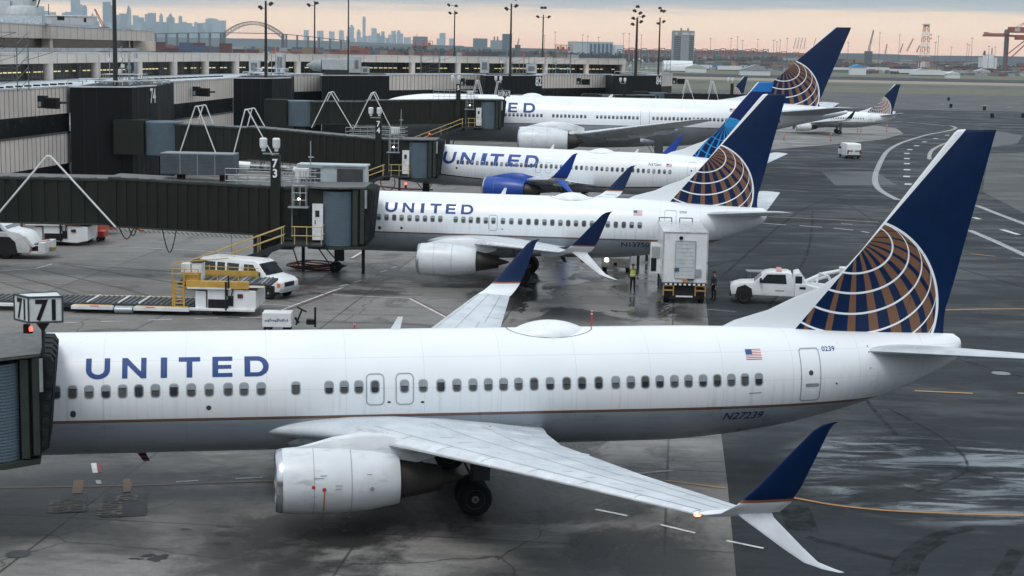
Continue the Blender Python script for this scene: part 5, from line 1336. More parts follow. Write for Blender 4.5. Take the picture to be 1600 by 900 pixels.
pale = P('pale roof casing', (.44, .48, .50), .45, dirt=.3)
roofbox(438, 115.5, 1.4, 1.2, 3.2, pale, 'tall pale roof unit right of the second mast'); roofbox(555, 115.3, 1.9, 1.2, 2.8, pale, 'pale upright roof unit beside the thin pole'); roofbox(571, 116, 1.2, 1, 1.2, pale, 'small pale dome-topped roof box right of the thin pole'); roofbox(757, 115.6, 1.6, 1, 2.6, pale, 'pale upright roof unit left of gate block 82'); roofbox(830, 115.6, 2.0, 1.2, 1.8, pale, 'pale round-topped roof unit right of the mast on block 82'); roofbox(398, 117, 1.5, 1.2, 2.2, pale, 'pale cylinder-like roof unit left of the second mast')
c = P2(530, 116, 10.5); r = empty('roof_machinery', (c.x, c.y, 10.5), 0, 'long pale air handling machine with pointed duct on the third gate block roof', 'roof unit', 'roof machinery')
MB().rev([(-5.2, .15), (-4.0, .85), (-2.8, .95), (-2.6, .6)], (0, 0, 1.3), 'x', 16).build('duct', P('grey duct', (.24, .27, .28), .5), r, True); MB().box(-2.6, 2.4, -1, 1, .7, 2.4).build('casing', pale, r, bevel=.05); MB().box(-2.2, 1.5, -1.1, -.9, 0, .7).build('base', steel_d, r)
# cooling equipment on the top storey
c = P2(18, 78, 16.9) if False else AY(20, 38, 205)
r = empty('cooling_tower', (c.x, 205, 16.88), 0, 'pale stacked cooling equipment on the top roof at the upper left corner', 'roof unit', 'roof machinery')
MB().rev([(0, 2.4), (.8, 2.6), (2.0, 2.2), (2.2, 1.6), (2.9, 1.7)], (.5, 3, .2), 'z', 24).build('fan_drum', pale, r, True); MB().box(-4.5, -.8, 1.6, 4.5, 0, 2.9).build('casing', pale, r, bevel=.05)
MB().box(-6, 3.8, 0, .2, 0, 1.1).build('screen_panel', P('pale louvre', (.36, .41, .44), .5, var=.3, sc=4), r)
o = MB(); o.tube([(.8, 2, 3), (.3, 2, 4.4), (1.2, 2, 5.2)], .12, 6); o.tube([(2.6, 2, 2.2), (3.0, 2, 3.4), (2.0, 2, 3.0)], .1, 6); o.build('crane_arm', black, r)
r = empty('roof_cabin', (c.x + 7.3, 206, 16.88), 0, 'low white service cabin with a dark window on the top roof', 'cabin', 'roof machinery')
MB().box(-3, 3.0, -1, 1, 0, 1.1).build('walls', pale, r); MB().box(-3.1, 3.1, -1.1, 1.1, 1.1, 1.22).build('roof', whitep, r); MB().box(-1.6, -.7, -1.05, -.95, .6, 1.05).build('window', black, r); MB().box(1.8, 2.1, -1.05, -.95, .4, .9).build('vent', black, r)
c = AY(76.5, 40, 206); ob = MB().tube([(0, 0, 0), (0, 0, 2.6)], .05, 5).tube([(-.4, 0, .1), (.8, 0, .1)], .12, 5).build('whip_antenna', black, None); ob.location = (c.x, 206, 16.88); tag(ob, 'thin black aerial beside the white cabin on the top roof', 'aerial')

# ---------------------------------------------------------------- ground vehicles
vw = P('vehicle white', (.72, .745, .76), .3, var=.06, dirt=.15); vglass = P('vehicle glass', (.02, .025, .03), .08, spec=.8); vblk = P('vehicle black trim', (.02, .02, .022), .5)
head = P('lit headlamp', (1., .95, .85), .3, emit=14); amber = P('amber lens', (.75, .16, .03), .3); ylw = P('equipment yellow', (.50, .31, .07), .45, var=.15, dirt=.3); rol = P('roller deck steel', (.16, .18, .19), .4, .3, var=.3, dirt=.5); rustm = P('rusty brown equipment', (.14, .055, .03), .6, dirt=.5); redp = P('red paint', (.42, .035, .02), .45)
def body(mb, prof, hw, top=.86, zs=None):
    """side outline (x,z) given front to back, narrowed above the waist"""
    zw = zs or (min(p[1] for p in prof) + max(p[1] for p in prof)) / 2; zt = max(p[1] for p in prof)
    f = lambda z: hw if z <= zw else hw * (1 - (1 - top) * (z - zw) / (zt - zw))
    fr = .9
    return mb.loft([[(x, -f(z) , z) for x, z in prof], [(x, f(z), z) for x, z in prof]])
def wheels(r, pts, rad, wd):
    for x, y in pts: tyre_wheel(r, 'wheel', x, y, rad, rad, wd)
def van(loc, rz, label):
    r = empty('passenger_van', loc, rz, label, 'van')
    prof = [(-2.85, .55), (-2.9, 1.2), (-2.8, 2.05), (-2.6, 2.2), (1.1, 2.2), (1.35, 2.1), (2.0, 1.38), (2.75, 1.22), (2.95, 1.05), (2.98, .62), (2.9, .5), (2.3, .45), (1.4, .45), (-1.5, .45)]
    hw = 1.0; zt = 2.2; zw = 1.2
    f = lambda z: hw if z <= zw else hw * (1 - .14 * (z - zw) / (zt - zw))
    b = MB(); b.mat(0).loft([[(x, -f(z), z) for x, z in prof], [(x, f(z), z) for x, z in prof]])
    bo = b.build('body', [vw], r, True, bevel=.05, sharp=50)
    for k, (x0, x1, x2, x3) in enumerate(((-2.65, -1.65, -1.65, -2.6), (-1.5, -.95, -.95, -1.5), (-.8, .05, .05, -.8), (.4, 1.55, 1.05, .4))):
        for s in (-1, 1):
            o = MB(); zz = (1.32, 1.98); o.loft([[(x0, s * (f(zz[0]) + .004), zz[0]), (x1, s * (f(zz[0]) + .004), zz[0]), (x2, s * (f(zz[1]) + .004), zz[1]), (x3, s * (f(zz[1]) + .004), zz[1])], [(x0, s * (f(zz[0]) - .05), zz[0]), (x1, s * (f(zz[0]) - .05), zz[0]), (x2, s * (f(zz[1]) - .05), zz[1]), (x3, s * (f(zz[1]) - .05), zz[1])]])
            o.build('side_window', vglass, r)
    o = MB(); o.loft([[(1.42, -.82, 2.06), (1.98, -.9, 1.43), (1.98, .9, 1.43), (1.42, .82, 2.06)], [(1.36, -.82, 2.02), (1.92, -.9, 1.38), (1.92, .9, 1.38), (1.36, .82, 2.02)]]); o.build('windscreen', vglass, r)
    MB().box(2.9, 3.08, -.98, .98, .45, .72).build('bumper', galv, r, bevel=.04); MB().box(2.93, 3.01, -.5, .5, .76, 1.02).build('grille', vblk, r)
    for s in (-1, 1): MB().box(2.90, 3.0, s * .72 - .2, s * .72 + .2, .78, 1.02).build('headlight', whitep, r); MB().box(2.80, 2.97, s * .98 - .04, s * .98 + .04, .78, 1.02).build('indicator', amber, r); MB().box(1.5, 1.62, s * 1.12 - .12, s * 1.12 + .12, 1.3, 1.6).build('mirror', vblk, r, bevel=.03)
    MB().box(-2.7, 2.2, -1.015, 1.015, .42, .58).build('sill', vblk, r); MB().box(1.72, 2.64, -1.01, 1.01, .3, .86).build('wheel_arch', vblk, r, bevel=.05)
    MB().box(.32, .34, -1.01, -.99, .6, 2.0).build('door_seam', seam, r); MB().box(1.50, 1.52, -1.012, -.99, .6, 1.3).build('door_seam', seam, r)
    wheels(r, [(2.18, -.9), (2.18, .9), (-1.75, -.9), (-1.75, .9)], .39, .26)
    return r
a, b2 = G(338, 445), G(421, 468); dv = (b2 - a)
van((-15.9, 94.0, 0), R(-25), 'white passenger van with dark windows parked under the bridge stairs')
def loader(loc, rz, label, yellow=True, deck=True):
    """container loader: front body to +x, low roller deck trailing to -x"""
    r = empty('cargo_loader', loc, rz, label, 'cargo loader')
    m2 = ylw if yellow else rustm
    b = MB(); b.side([(-.2, .55), (1.9, .35), (2.6, .6), (2.6, 2.0), (1.5, 2.1), (-.2, 2.1)], -1.45, 1.45); b.build('engine_body', vw, r, bevel=.05)
    b = MB(); b.box(-.15, 1.0, -1.5, -1.35, .6, 1.3); b.build('wheel_bay', black, r)
    MB().box(1.55, 1.85, -1.5, -1.4, 1.45, 1.75).build('lamp', P('dark lens', (.08, .03, .03), .2), r); MB().box(1.0, 1.3, -1.5, -1.4, .8, 1.6).build('service_hatch', black, r)
    if yellow: MB().box(-2.7, 2.55, -1.62, -1.35, .42, .62).build('bumper_rail', whitep, r, bevel=.03)
    MB().box(-.9, -.3, -1.4, 1.4, .5, 1.9).build('frame', vw, r)
    d = MB(); d.mat(0).box(-1.3, 3.4, -1.3, 1.3, 2.35, 2.5); d.mat(1)
    for i in range(11): x = -1.1 + i * .42; d.cyl((x, -1.2, 2.54), (x, 1.2, 2.54), .07, n=8)
    d.mat(2)
    for i in (3, 6, 9): d.box(-1.1 + i * .42 + .14, -1.1 + i * .42 + .26, -1.2, 1.2, 2.5, 2.6)
    d.build('upper_deck', [steel_d, rol, galv], r)
    s = MB(); s.mat(0).box(-1.4, 2.2, -1.55, -1.3, 2.15, 2.72).box(-1.4, 2.2, 1.3, 1.5, 2.2, 2.6); s.mat(1).box(-1.35, 1.2, -1.58, -1.5, 2.08, 2.24).box(1.6, 3.1, -1.5, -1.3, 2.25, 2.4); s.build('side_guard', [m2, whitep], r, bevel=.02)
    s = MB(); s.mat(0).box(-1.35, -.75, -.4, .5, 2.5, 3.9); s.mat(0).box(-1.95, -1.4, -.4, .4, 3.1, 3.8); s.build('control_cab', whitep, r, bevel=.04); MB().box(-1.4, -.7, -.45, .55, 3.9, 3.98).build('cab_roof', steel_d, r)
    g = MB()
    for x in (-2.2, -1.5, -.7, .4, 1.6):
        g.tube([(x, -1.5, 2.4 if x > -2 else .6), (x, -1.5, 3.6 if x < 0 else 3.2)], .035, 6); g.tube([(x, 1.4, 2.4), (x, 1.4, 3.4)], .035, 6)
    for z in (2.9, 3.3): g.tube([(-2.2, -1.5, z + .3), (-.7, -1.5, z + .3)], .035, 6); g.tube([(-1.5, 1.4, z), (2.2, 1.4, z - .1)], .035, 6)
    g.tube([(-2.2, -1.5, 3.9), (-2.2, -.6, 3.9), (-1.5, -.6, 4.0), (.5, 1.2, 4.0)], .035, 6); g.box(-1.5, 2.2, 1.28, 1.4, 2.6, 3.0); g.box(-1.6, -.6, -1.4, -1.2, 2.5, 3.3)
    g.build('guard_rail', m2, r)
    l = MB()
    for x in (-2.1, -1.55): l.box(x - .05, x + .05, -1.5, -1.4, .45, 2.7)
    for k in range(8): l.box(-2.1, -1.55, -1.52, -1.38, .65 + k * .27, .72 + k * .27)
    l.build('ladder', m2, r)
    h = MB(); h.tube([(.95, -1.5, 2.4), (1.0, -1.6, 1.6), (1.2, -1.6, 1.5), (1.3, -1.5, 2.2)], .04, 6); h.tube([(.9, -1.6, .5), (.9, -1.6, 2.7)], .06, 6); h.tube([(1.05, -1.6, 2.2), (1.05, -1.6, 3.2)], .05, 6); h.build('hydraulic_hose', vblk, r)
    wheels(r, [(.4, -1.15), (.4, 1.15)], .42, .3)
    if deck:
        d = MB(); d.mat(0).box(-9.6, -1.0, -1.35, 1.35, .45, .72); d.mat(1)
        for i in range(27): x = -9.45 + i * .31; d.cyl((x, -1.25, .76), (x, 1.25, .76), .07, n=8)
        d.mat(2)
        for x in (-7.2, -5.4, -4.2): d.box(x - .05, x + .07, -1.25, 1.25, .78, .86)
        d.build('roller_deck', [steel_d, rol, whitep], r)
        s = MB(); s.mat(0).box(-8.0, -5.6, -1.75, -1.4, .35, .62).box(-4.4, -1.2, -1.75, -1.4, .35, .62); s.mat(1).box(-7.9, -5.7, -1.7, -1.4, .62, .68).box(-4.3, -1.3, -1.7, -1.4, .62, .68).box(-8, -1, 1.3, 1.42, .7, .8); s.mat(2).box(-6.9, -6.4, -1.77, -1.5, .6, .7).box(-3.7, -3.2, -1.77, -1.5, .6, .7)
        s.build('walkway', [whitep, ylw, amber], r, bevel=.02)
        d = MB(); d.mat(0).box(-13.2, -9.9, -1.3, 1.3, .45, .7); d.mat(1)
        for i in range(10): x = -13.0 + i * .33; d.cyl((x, -1.2, .74), (x, 1.2, .74), .07, n=8)
        d.mat(2).box(-13.2, -9.9, -1.5, -1.3, .4, .62); d.build('extension_deck', [steel_d, rol, whitep], r)
        o = MB(); o.box(-10.0, -9.6, -1.4, 1.4, .4, .75); o.build('hinge_bar', rustm, r); MB().rev([(-.6, .1), (-.5, .3), (.5, .3), (.6, .1)], (-5.0, -1.45, .33), 'x', 14).build('tank', galv, r, True)
    return r
a, b2 = G(345, 490), G(130, 486)
lo_ = loader((-16.55, 87.6, 0), R(-1.2), 'yellow railed cargo loader with a long low roller deck, beside the white van'); lo_.scale = (.96, 1, .72)
c = G(78, 386); lo_ = loader((c.x - .4, c.y + 2.0, 0), R(1), 'white cargo loader with rusty brown rails half hidden under boarding bridge 73', False, False); lo_.scale = (1.15, 1, .72)
# white tug at left edge
c = G(40, 406); r = empty('pushback_tug', (c.x, c.y + 1.2, 0), R(-3), 'big white tug with curved bonnet at the left edge of the frame', 'tug'); pass
prof = [(-6, .6), (-6, 1.7), (-3.9, 1.8), (-3.6, 2.75), (-3.1, 2.95), (-1.95, 2.9), (-1.1, 1.98), (-.35, 1.85), (.05, 1.62), (.45, .8), (.3, .45), (-4.5, .45)]
MB().side(prof, -1.25, 1.25).build('body', vw, r, True, bevel=.08, sharp=45)
MB().loft([[(-1.87, -1.1, 2.78), (-1.18, -1.15, 2.08), (-1.18, 1.15, 2.08), (-1.87, 1.1, 2.78)], [(-1.95, -1.1, 2.72), (-1.26, -1.15, 2.02), (-1.26, 1.15, 2.02), (-1.95, 1.1, 2.72)]]).build('windscreen', P('pale windscreen', (.12, .16, .17), .1), r)
MB().side([(-3.4, 1.9), (-1.45, 1.95), (-2.05, 2.72), (-3.3, 2.75)], -1.28, -1.2).build('side_window', vglass, r); MB().bar((-1.9, -1.27, 2.8), (-1.3, -1.27, 1.95), .06, .08).build('pillar', vw, r)
MB().tube([(-1.9, -1.35, 2.3), (-1.55, -1.5, 1.85), (-1.2, -1.3, 1.8)], .035, 6).build('mirror_arm', steel_w, r)
MB().side([(-2.2, .35), (-2.1, 1.3), (-1.75, 1.55), (-1.0, 1.55), (-.6, 1.2), (-.45, .35)], -1.29, -1.1).build('wheel_arch', vblk, r)
b = MB(); b.mat(0).box(.3, 1.3, -1.15, 1.15, .4, .58).box(.95, 1.4, -1.15, 1.15, .45, 1.2); b.side([(-.1, 1.65), (.15, 1.62), (.75, .95), (.55, .85)], -1.28, -1.12); b.mat(1).box(.3, .95, -1.1, 1.1, .58, 1.0); b.mat(2).box(1.0, 1.35, -.7, .2, 1.2, 1.3); b.build('front_frame', [vw, vblk, redp], r, bevel=.03)
MB().box(1.4, 1.72, -.25, .25, .55, .8).build('tow_hitch', P('brass hitch', (.3, .25, .1), .5), r, bevel=.03); MB().box(.35, .5, -1.17, -1.1, .62, .8).build('lamp', amber, r)
MB().rev([(0, .1), (.1, .09), (.14, .03)], (-2.6, -.6, 2.94), 'z', 12).build('roof_beacon', whitep, r, True)
wheels(r, [(-1.35, -1.05), (-1.35, 1.05), (-5, -1.05), (-5, 1.05)], .55, .4)
# red crate and orange tow gear right of it
c = G(146, 378); r = empty('equipment_cart', (c.x, c.y + .6, 0), R(-2), 'small bright red cart beside the brown railed loader', 'cart')
MB().box(-.85, .25, -.6, .6, .35, 1.25).box(.25, .8, -.6, .6, .35, .8).build('body', redp, r, bevel=.04); wheels(r, [(-.5, -.5), (.4, -.5), (-.5, .5), (.4, .5)], .2, .12)
c = G(160, 366); ob = MB().tube([(-2.2, 0, .5), (-.6, 0, .9), (1.4, 0, .9), (3.2, 0, .35)], .12, 6).tube([(-1.8, .5, .9), (1.2, .5, 1.2)], .1, 6).box(-1.5, .9, -.3, .9, .4, 1.0).build('tow_bar', P('orange red tow gear', (.38, .10, .05), .5, dirt=.5), None); ob.location = (c.x, c.y, 0); tag(ob, 'orange red tow gear lying beyond the red cart', 'tow bar')
# catering truck at the second jet's rear door
c0, c1 = G(1035, 474), G(1106, 474); c = (c0 + c1) / 2
r = empty('catering_truck', (c.x - .1, c.y, 0), R(88), 'tall white box truck raised against the rear door of the second jet', 'truck')
# local x forward (away from camera), rear face at x=0
b = MB(); b.mat(0).box(0, 6.6, -1.32, 1.32, 1.25, 4.25); b.build('cargo_box', [vw], r, bevel=.03)
b = MB(); b.mat(0).box(-.03, 6.62, -1.35, 1.35, 4.25, 4.31).box(-.04, .02, -1.36, -1.28, 1.25, 4.28).box(-.04, .02, 1.28, 1.36, 1.25, 4.28); b.build('edge_trim', P('aluminium trim', (.6, .62, .63), .3, .5), r)
MB().box(-.05, .0, -.6, .58, 1.5, 3.75).build('roller_door', P('ribbed door', (.52, .56, .58), .4, var=.12, sc=2), r, bevel=.02)
o = MB()
for k in range(1, 10): o.box(-.06, -.045, -.58, .56, 1.5 + k * .23, 1.505 + k * .23)
o.box(-.07, -.04, -.62, -.6, 1.5, 3.78).box(-.07, -.04, .58, .6, 1.5, 3.78).box(-.07, -.04, -.62, .6, 3.76, 3.79); o.build('door_frame', seam, r)
MB().rev([(-.08, .12), (0, .1)], (0, .28, 3.95), 'x', 16).build('camera', black, r); MB().box(-.09, 0, -.98, -.6, 1.65, 2.1).build('placard_frame', P('placard grey', (.3, .33, .35), .5), r); MB().box(-.1, 0, .35, .62, 1.95, 2.15).build('placard', P('placard blue', (.06, .1, .16), .5), r)
o = MB(); o.mat(0).box(-.35, 0, -1.25, 1.25, 1.15, 1.25); o.mat(1)
for k in range(9): o.box(-.37, -.35, -1.2 + k * .28, -1.06 + k * .28, 1.14, 1.25)
o.build('rear_step', [vblk, whitep], r); o = MB().box(-.15, .2, -1.1, 1.1, .3, 1.15).box(0, 6.3, -.5, .5, .7, 1.25); o.build('chassis', vblk, r)
o = MB()
for y in (-.95, .95): o.tube([(-.3, y - .3, .5), (-.3, y - .3, 1.1), (-.3, y + .3, 1.1), (-.3, y + .3, .5)], .04, 6); o.box(-.3, -.24, y - .3, y + .3, .78, .86)
o.build('step_rail', P('amber steel', (.42, .24, .06), .5), r)
MB().box(-.3, -.22, -.5, .5, .42, .5).build('reflector_bar', whitep, r); MB().box(-.15, -.05, -.1, .1, 1.3, 1.5).build('latch', P('orange latch', (.6, .2, .05), .5), r); MB().box(-.15, -.05, -.55, -.15, 1.42, 1.48).build('latch', black, r)
b = MB(); b.box(6.2, 7.8, -.2, 1.75, 1.1, 2.9); b.build('cab', vw, r, bevel=.06)
d = MB(); d.mat(0).box(1.6, 1.7, 1.34, 2.0, 1.55, 3.35); d.mat(1).box(1.57, 1.6, 1.62, 1.95, 1.7, 2.5); d.mat(2).box(1.55, 1.6, 1.42, 1.92, 2.5, 3.2); d.build('side_door', [vw, black, P('pale window', (.3, .34, .34), .2)], r)
o = MB()
for y in (-.8, .5): o.tube([(5.8, y, 4.3), (5.8, y, 4.55), (5.8, y + .8, 4.55), (5.8, y + .8, 4.3)], .03, 6)
o.build('top_rail', vblk, r)
wheels(r, [(1.2, -1.05), (1.2, 1.05), (.25, -1.05), (.25, 1.05), (6.6, -1.05), (6.6, 1.05)], .48, .32)
MB().box(1.8, 2.6, 1.2, 1.36, .5, 1.2).build('side_locker', P('blue locker', (.05, .08, .12), .5), r)
# pickup with cargo arm
c0, c1 = G(1152, 474), G(1262, 484)
r = empty('service_pickup', (16.2, 95.0, 0), R(172), 'white service pickup carrying jointed white gear in its bed, behind the near tail', 'pickup truck'); r.scale = (.9, .9, .9)
hw = 1.02
b = MB(); b.side([(3.2, .62), (3.25, 1.0), (3.1, 1.25), (2.6, 1.4), (1.75, 1.45), (1.0, 2.12), (.6, 2.2), (-.5, 2.2), (-.75, 2.1), (-1.0, 1.35), (-1.0, .6)], -hw, hw); b.build('cab', vw, r, True, bevel=.07, sharp=45)
b = MB(); b.side([(-1.0, .6), (-1.0, 1.5), (-1.6, 1.5), (-2.2, 1.35), (-4.0, 1.2), (-4.2, .6)], -hw - .1, hw + .1); b.build('utility_bed', vw, r, bevel=.05)
b = MB(); b.side([(-.8, 1.4), (-.9, 2.15), (-1.25, 2.25), (-1.7, 1.6), (-2.0, 1.4)], -hw, hw); b.build('rear_fairing', vw, r, bevel=.05); MB().box(-1.45, -1.0, hw - .04, hw + .02, 1.5, 2.0).build('rear_window', vglass, r)
for s in (-1, 1):
    MB().side([(-.45, 1.45), (1.35, 1.45), (.85, 2.05), (-.35, 2.08)], s * (hw + .0) - .02, s * (hw + .0) + .02).build('side_window', vglass, r)
    MB().side([(1.75, .45), (1.85, 1.05), (2.3, 1.3), (2.8, 1.1), (2.95, .45)], s * hw - .06, s * hw + .06).build('wheel_arch', vblk, r); MB().box(1.2, 1.35, s * 1.2 - .15, s * 1.2 + .15, 1.5, 1.8).build('mirror', vblk, r, bevel=.03); MB().box(3.12, 3.26, s * .75 - .18, s * .75 + .18, .95, 1.2).build('headlight', whitep, r)
    MB().box(-.3, .3, s * (hw + .01) - .01, s * (hw + .01) + .01, .95, 1.02).build('door_lettering', seam, r); MB().box(-1.7, -1.3, s * (hw + .11) - .01, s * (hw + .11) + .01, 1.15, 1.3).build('locker_latch', black, r); MB().box(-3.0, -2.7, s * (hw + .11) - .01, s * (hw + .11) + .01, .8, 1.0).build('locker_latch', black, r)
MB().loft([[(1.7, -.85, 1.5), (1.02, -.8, 2.1), (1.02, .8, 2.1), (1.7, .85, 1.5)], [(1.66, -.85, 1.46), (.98, -.8, 2.06), (.98, .8, 2.06), (1.66, .85, 1.46)]]).build('windscreen', vglass, r)
MB().box(-.1, .25, -.75, .75, 2.2, 2.34).build('light_bar', P('red and white bar', (.55, .28, .27), .4), r, bevel=.03); MB().box(3.2, 3.32, -.95, .95, .5, .8).build('bumper', vblk, r)
o = MB(); o.tube([(-1.8, .2, 1.6), (-2.8, .2, 2.1), (-4.1, .2, 2.4), (-4.6, .2, 2.0)], .13, 8); o.tube([(-2.0, -.3, 1.5), (-3.2, -.3, 1.9), (-3.6, -.3, 1.3)], .10, 8); o.box(-4.4, -3.9, -.3, .5, 2.2, 2.6); o.tube([(-2.4, .5, 1.4), (-2.6, .5, 2.2), (-3.2, .5, 2.0)], .07, 8); o.build('jointed_arm', steel_w, r, True)
MB().rev([(-.35, .12), (-.3, .5), (.3, .5), (.35, .12)], (-4.0, .3, 1.45), 'y', 20).build('hose_reel', P('reel steel', (.3, .32, .33), .4, .4), r, True); MB().tube([(-3.5, -.2, 1.3), (-4.6, -.2, 1.8), (-4.9, -.2, 1.2)], .09, 6).build('black_hose', black, r)
wheels(r, [(2.35, -.95), (2.35, .95), (-2.4, -.95), (-2.4, .95)], .46, .3)
c = G(1215, 437); ob = MB().box(-1.1, 1.1, -.5, .5, .5, .58).tube([(-.9, -.4, 0), (-.9, -.4, .5)], .05).tube([(.9, -.4, 0), (.9, -.4, .5)], .05).tube([(-.9, .4, 0), (-.9, .4, .5)], .05).tube([(.9, .4, 0), (.9, .4, .5)], .05).build('flat_trolley', P('pale trolley', (.36, .40, .42), .5), None); ob.location = (c.x - 1, c.y, 0); tag(ob, 'low pale flat trolley beyond the service pickup', 'trolley')
# belt loader tractor with a lit headlamp under the second jet
c = G(962, 428); r = empty('baggage_tractor', (c.x, c.y + .6, 0), R(84), 'grey baggage tractor with one lit headlamp under the second jet', 'tractor')
# local x forward... front faces camera at x=0 side
b = MB(); b.mat(0).side([(0, .35), (0, 1.0), (.4, 1.15), (3.0, 1.15), (3.0, .35)], -.95, .95); b.build('body', P('dull tractor grey', (.22, .23, .22), .5, dirt=.5), r, bevel=.04)
MB().box(-.05, .05, .5, .7, .75, .98).build('headlight', head, r); MB().box(-.05, .05, -.7, -.5, .75, .95).build('headlight', P('unlit lens', (.3, .3, .28), .3), r); MB().box(.5, 1.8, -.95, -.25, 1.1, 1.85).build('side_panel', P('tan board', (.34, .25, .14), .6), r); MB().box(1.0, 2.2, -.1, .9, 1.15, 1.6).build('seat', black, r, bevel=.05); MB().box(-.06, .0, -.1, .12, .5, .7).build('plate', black, r)
wheels(r, [(.6, -.8), (.6, .8), (2.4, -.8), (2.4, .8)], .34, .22)
c = G(1003, 418); r = empty('belt_conveyor', (c.x - .2, c.y + 1, 0), R(72), 'thin sloping baggage conveyor reaching up to the second jet', 'conveyor')
MB().bar((-1.5, 0, 1.0), (3.5, 0, 2.9), .7, .12).build('belt', black, r); MB().bar((-1.5, -.45, 1.1), (3.5, -.45, 3.0), .05, .25).bar((-1.5, .45, 1.1), (3.5, .45, 3.0), .05, .25).build('side_rail', whitep, r); MB().tube([(0, 0, 0), (0, 0, 1.5)], .1).tube([(2.6, 0, 0), (2.6, 0, 2.5)], .1).build('support', steel_d, r)
# far white van
c = G(1334, 248); r = empty('delivery_van', (c.x, c.y, 0), R(94), 'small white van driving away on the dark taxiway', 'van')
b = MB(); b.side([(0, .4), (-.02, 1.2), (.12, 2.1), (.3, 2.2), (3.4, 2.2), (4.2, 1.4), (5.0, 1.2), (5.1, .4)], -1.05, 1.05); b.build('body', vw, r, True, bevel=.08, sharp=45)
MB().box(-.03, .02, -.8, -.1, 1.0, 1.25).box(-.03, .02, .2, .8, 1.0, 1.25).build('tail_window', P('grey tail window', (.2, .22, .23), .3), r); MB().box(-.1, .1, -1.05, 1.05, .3, .55).build('bumper', vblk, r)
for s in (-1, 1): MB().box(-.04, .05, s * .92 - .1, s * .92 + .1, .7, 1.3).build('tail_light', P('dark red lens', (.15, .02, .02), .3), r); MB().box(3.2, 3.4, s * 1.25 - .15, s * 1.25 + .15, 1.3, 1.6).build('mirror', vblk, r)
wheels(r, [(.9, -.92), (.9, .92), (4.1, -.92), (4.1, .92)], .36, .24)
# dark ramp vehicle under the third jet
c = G(745, 292); r = empty('ramp_tractor', (c.x, c.y + 2, 0), R(-6), 'dark ramp tractor with carts in shadow under the third jet', 'tractor')
MB().side([(-4.5, .5), (-4.5, 1.7), (-3.6, 1.9), (-2.9, 1.9), (-2.4, 1.2), (2.2, 1.2), (2.4, .5)], -1, 1).build('body', P('dark ramp paint', (.03, .035, .04), .45), r, bevel=.05); MB().box(-4.6, -3.2, -.9, .9, 1.9, 2.2).build('hood', whitep, r, bevel=.05); MB().box(-.2, 1.8, -.9, .9, 1.35, 1.55).build('load', P('grey load', (.35, .37, .38), .5), r)
wheels(r, [(-3.5, -.9), (-3.5, .9), (1.5, -.9), (1.5, .9), (2.9, -.8)], .5, .3)
for i, x in enumerate((5.2, 8.0)):
    cc = empty('baggage_cart', (c.x + x, c.y + 2 - x * .1, 0), R(-6), ['dark baggage cart nearest the ramp tractor under the third jet', 'dark baggage cart under the third jet closest to its blue engine'][i], 'cart', 'baggage carts')
    MB().box(-1, 1, -.7, .7, .5, .62).build('platform', steel_d, cc); MB().tube([(-.9, -.6, .6), (-.9, -.6, 1.5), (.9, -.6, 1.5), (.9, -.6, .6)], .04).tube([(-.9, .6, .6), (-.9, .6, 1.5), (.9, .6, 1.5), (.9, .6, .6)], .04).build('hoop', galv, cc); wheels(cc, [(-.7, -.6), (.7, -.6), (-.7, .6), (.7, .6)], .26, .14)
# hydrant stand and hoses
hose = P('red brown hose', (.14, .035, .03), .6)
c = G(624, 300); r = empty('fuel_hydrant_stand', (c.x, c.y, 0), 0, 'dark post with a red brown hose reel in front of the third jet nose', 'hose stand')
MB().cyl((0, 0, 0), (0, 0, 4.4), .12).build('post', steel_d, r); MB().tube([(-1.2 + .75 * math.cos(a), -.1, 1.0 + .9 * math.sin(a)) for a in [2 * PI * i / 20 for i in range(21)]], .06, 6).build('hose_loop', hose, r, True); MB().tube([(-5.5, 0, .9), (-3, 0, .65), (0, 0, .35), (3.5, 0, .3)], .09, 6).tube([(3, 0, .3), (4.6, 0, 3)], .05, 6).build('hose', hose, r, True)
c = G(497, 421); ob = MB()
for k in range(5): ob.tube([((1.5 + .12 * k) * math.cos(a) * (1 + .08 * math.sin(3 * a + k)), (.8 + .1 * k) * math.sin(a), .08 + .07 * k + .1 * math.sin(2 * a + k)) for a in [2 * PI * i / 24 for i in range(25)]], .05, 6)
ob.tube([(-1.9, .2, 3.0), (-1.75, .2, 1.5), (-1.3, 0, .2)], .05, 6); ob.tube([(-.3, .2, 3.0), (0, .2, 1.4), (.9, 0, .2)], .05, 6)
ob = ob.build('coiled_hose', hose, None, True); ob.location = (c.x, c.y, 0); tag(ob, 'heap of coiled red brown hose under the cab of bridge 73', 'hose')
# small cart seen over the near jet's back
c = G(434, 519); r = empty('ground_power_cart', (c.x, c.y, 0), R(2), 'white and blue marked cart with black handles just above the near jet roof', 'cart')
MB().box(-.75, .75, -.5, .5, .35, 1.1).build('body', vw, r, bevel=.03); o = MB(); q = random.Random(4)
for k in range(14): x = -.62 + k * .088; o.box(x, x + .06, -.52, -.5, .62 + q.uniform(0, .08), .72 + q.uniform(0, .1))
o.build('faded_marks', P('faded blue mark', (.15, .2, .28), .5), r)
MB().tube([(.95, 0, .4), (1.25, 0, 1.2)], .05).tube([(1.0, 0, 1.35), (1.5, 0, 1.1)], .05).tube([(1.95, 0, .3), (1.95, 0, 1.35)], .06).tube([(.9, 0, .8), (1.1, 0, .5)], .08).box(1.5, 1.9, -.2, .2, .45, .7).build('handles', black, r)
wheels(r, [(-.5, -.4), (.5, -.4), (-.5, .4), (.5, .4)], .2, .1)
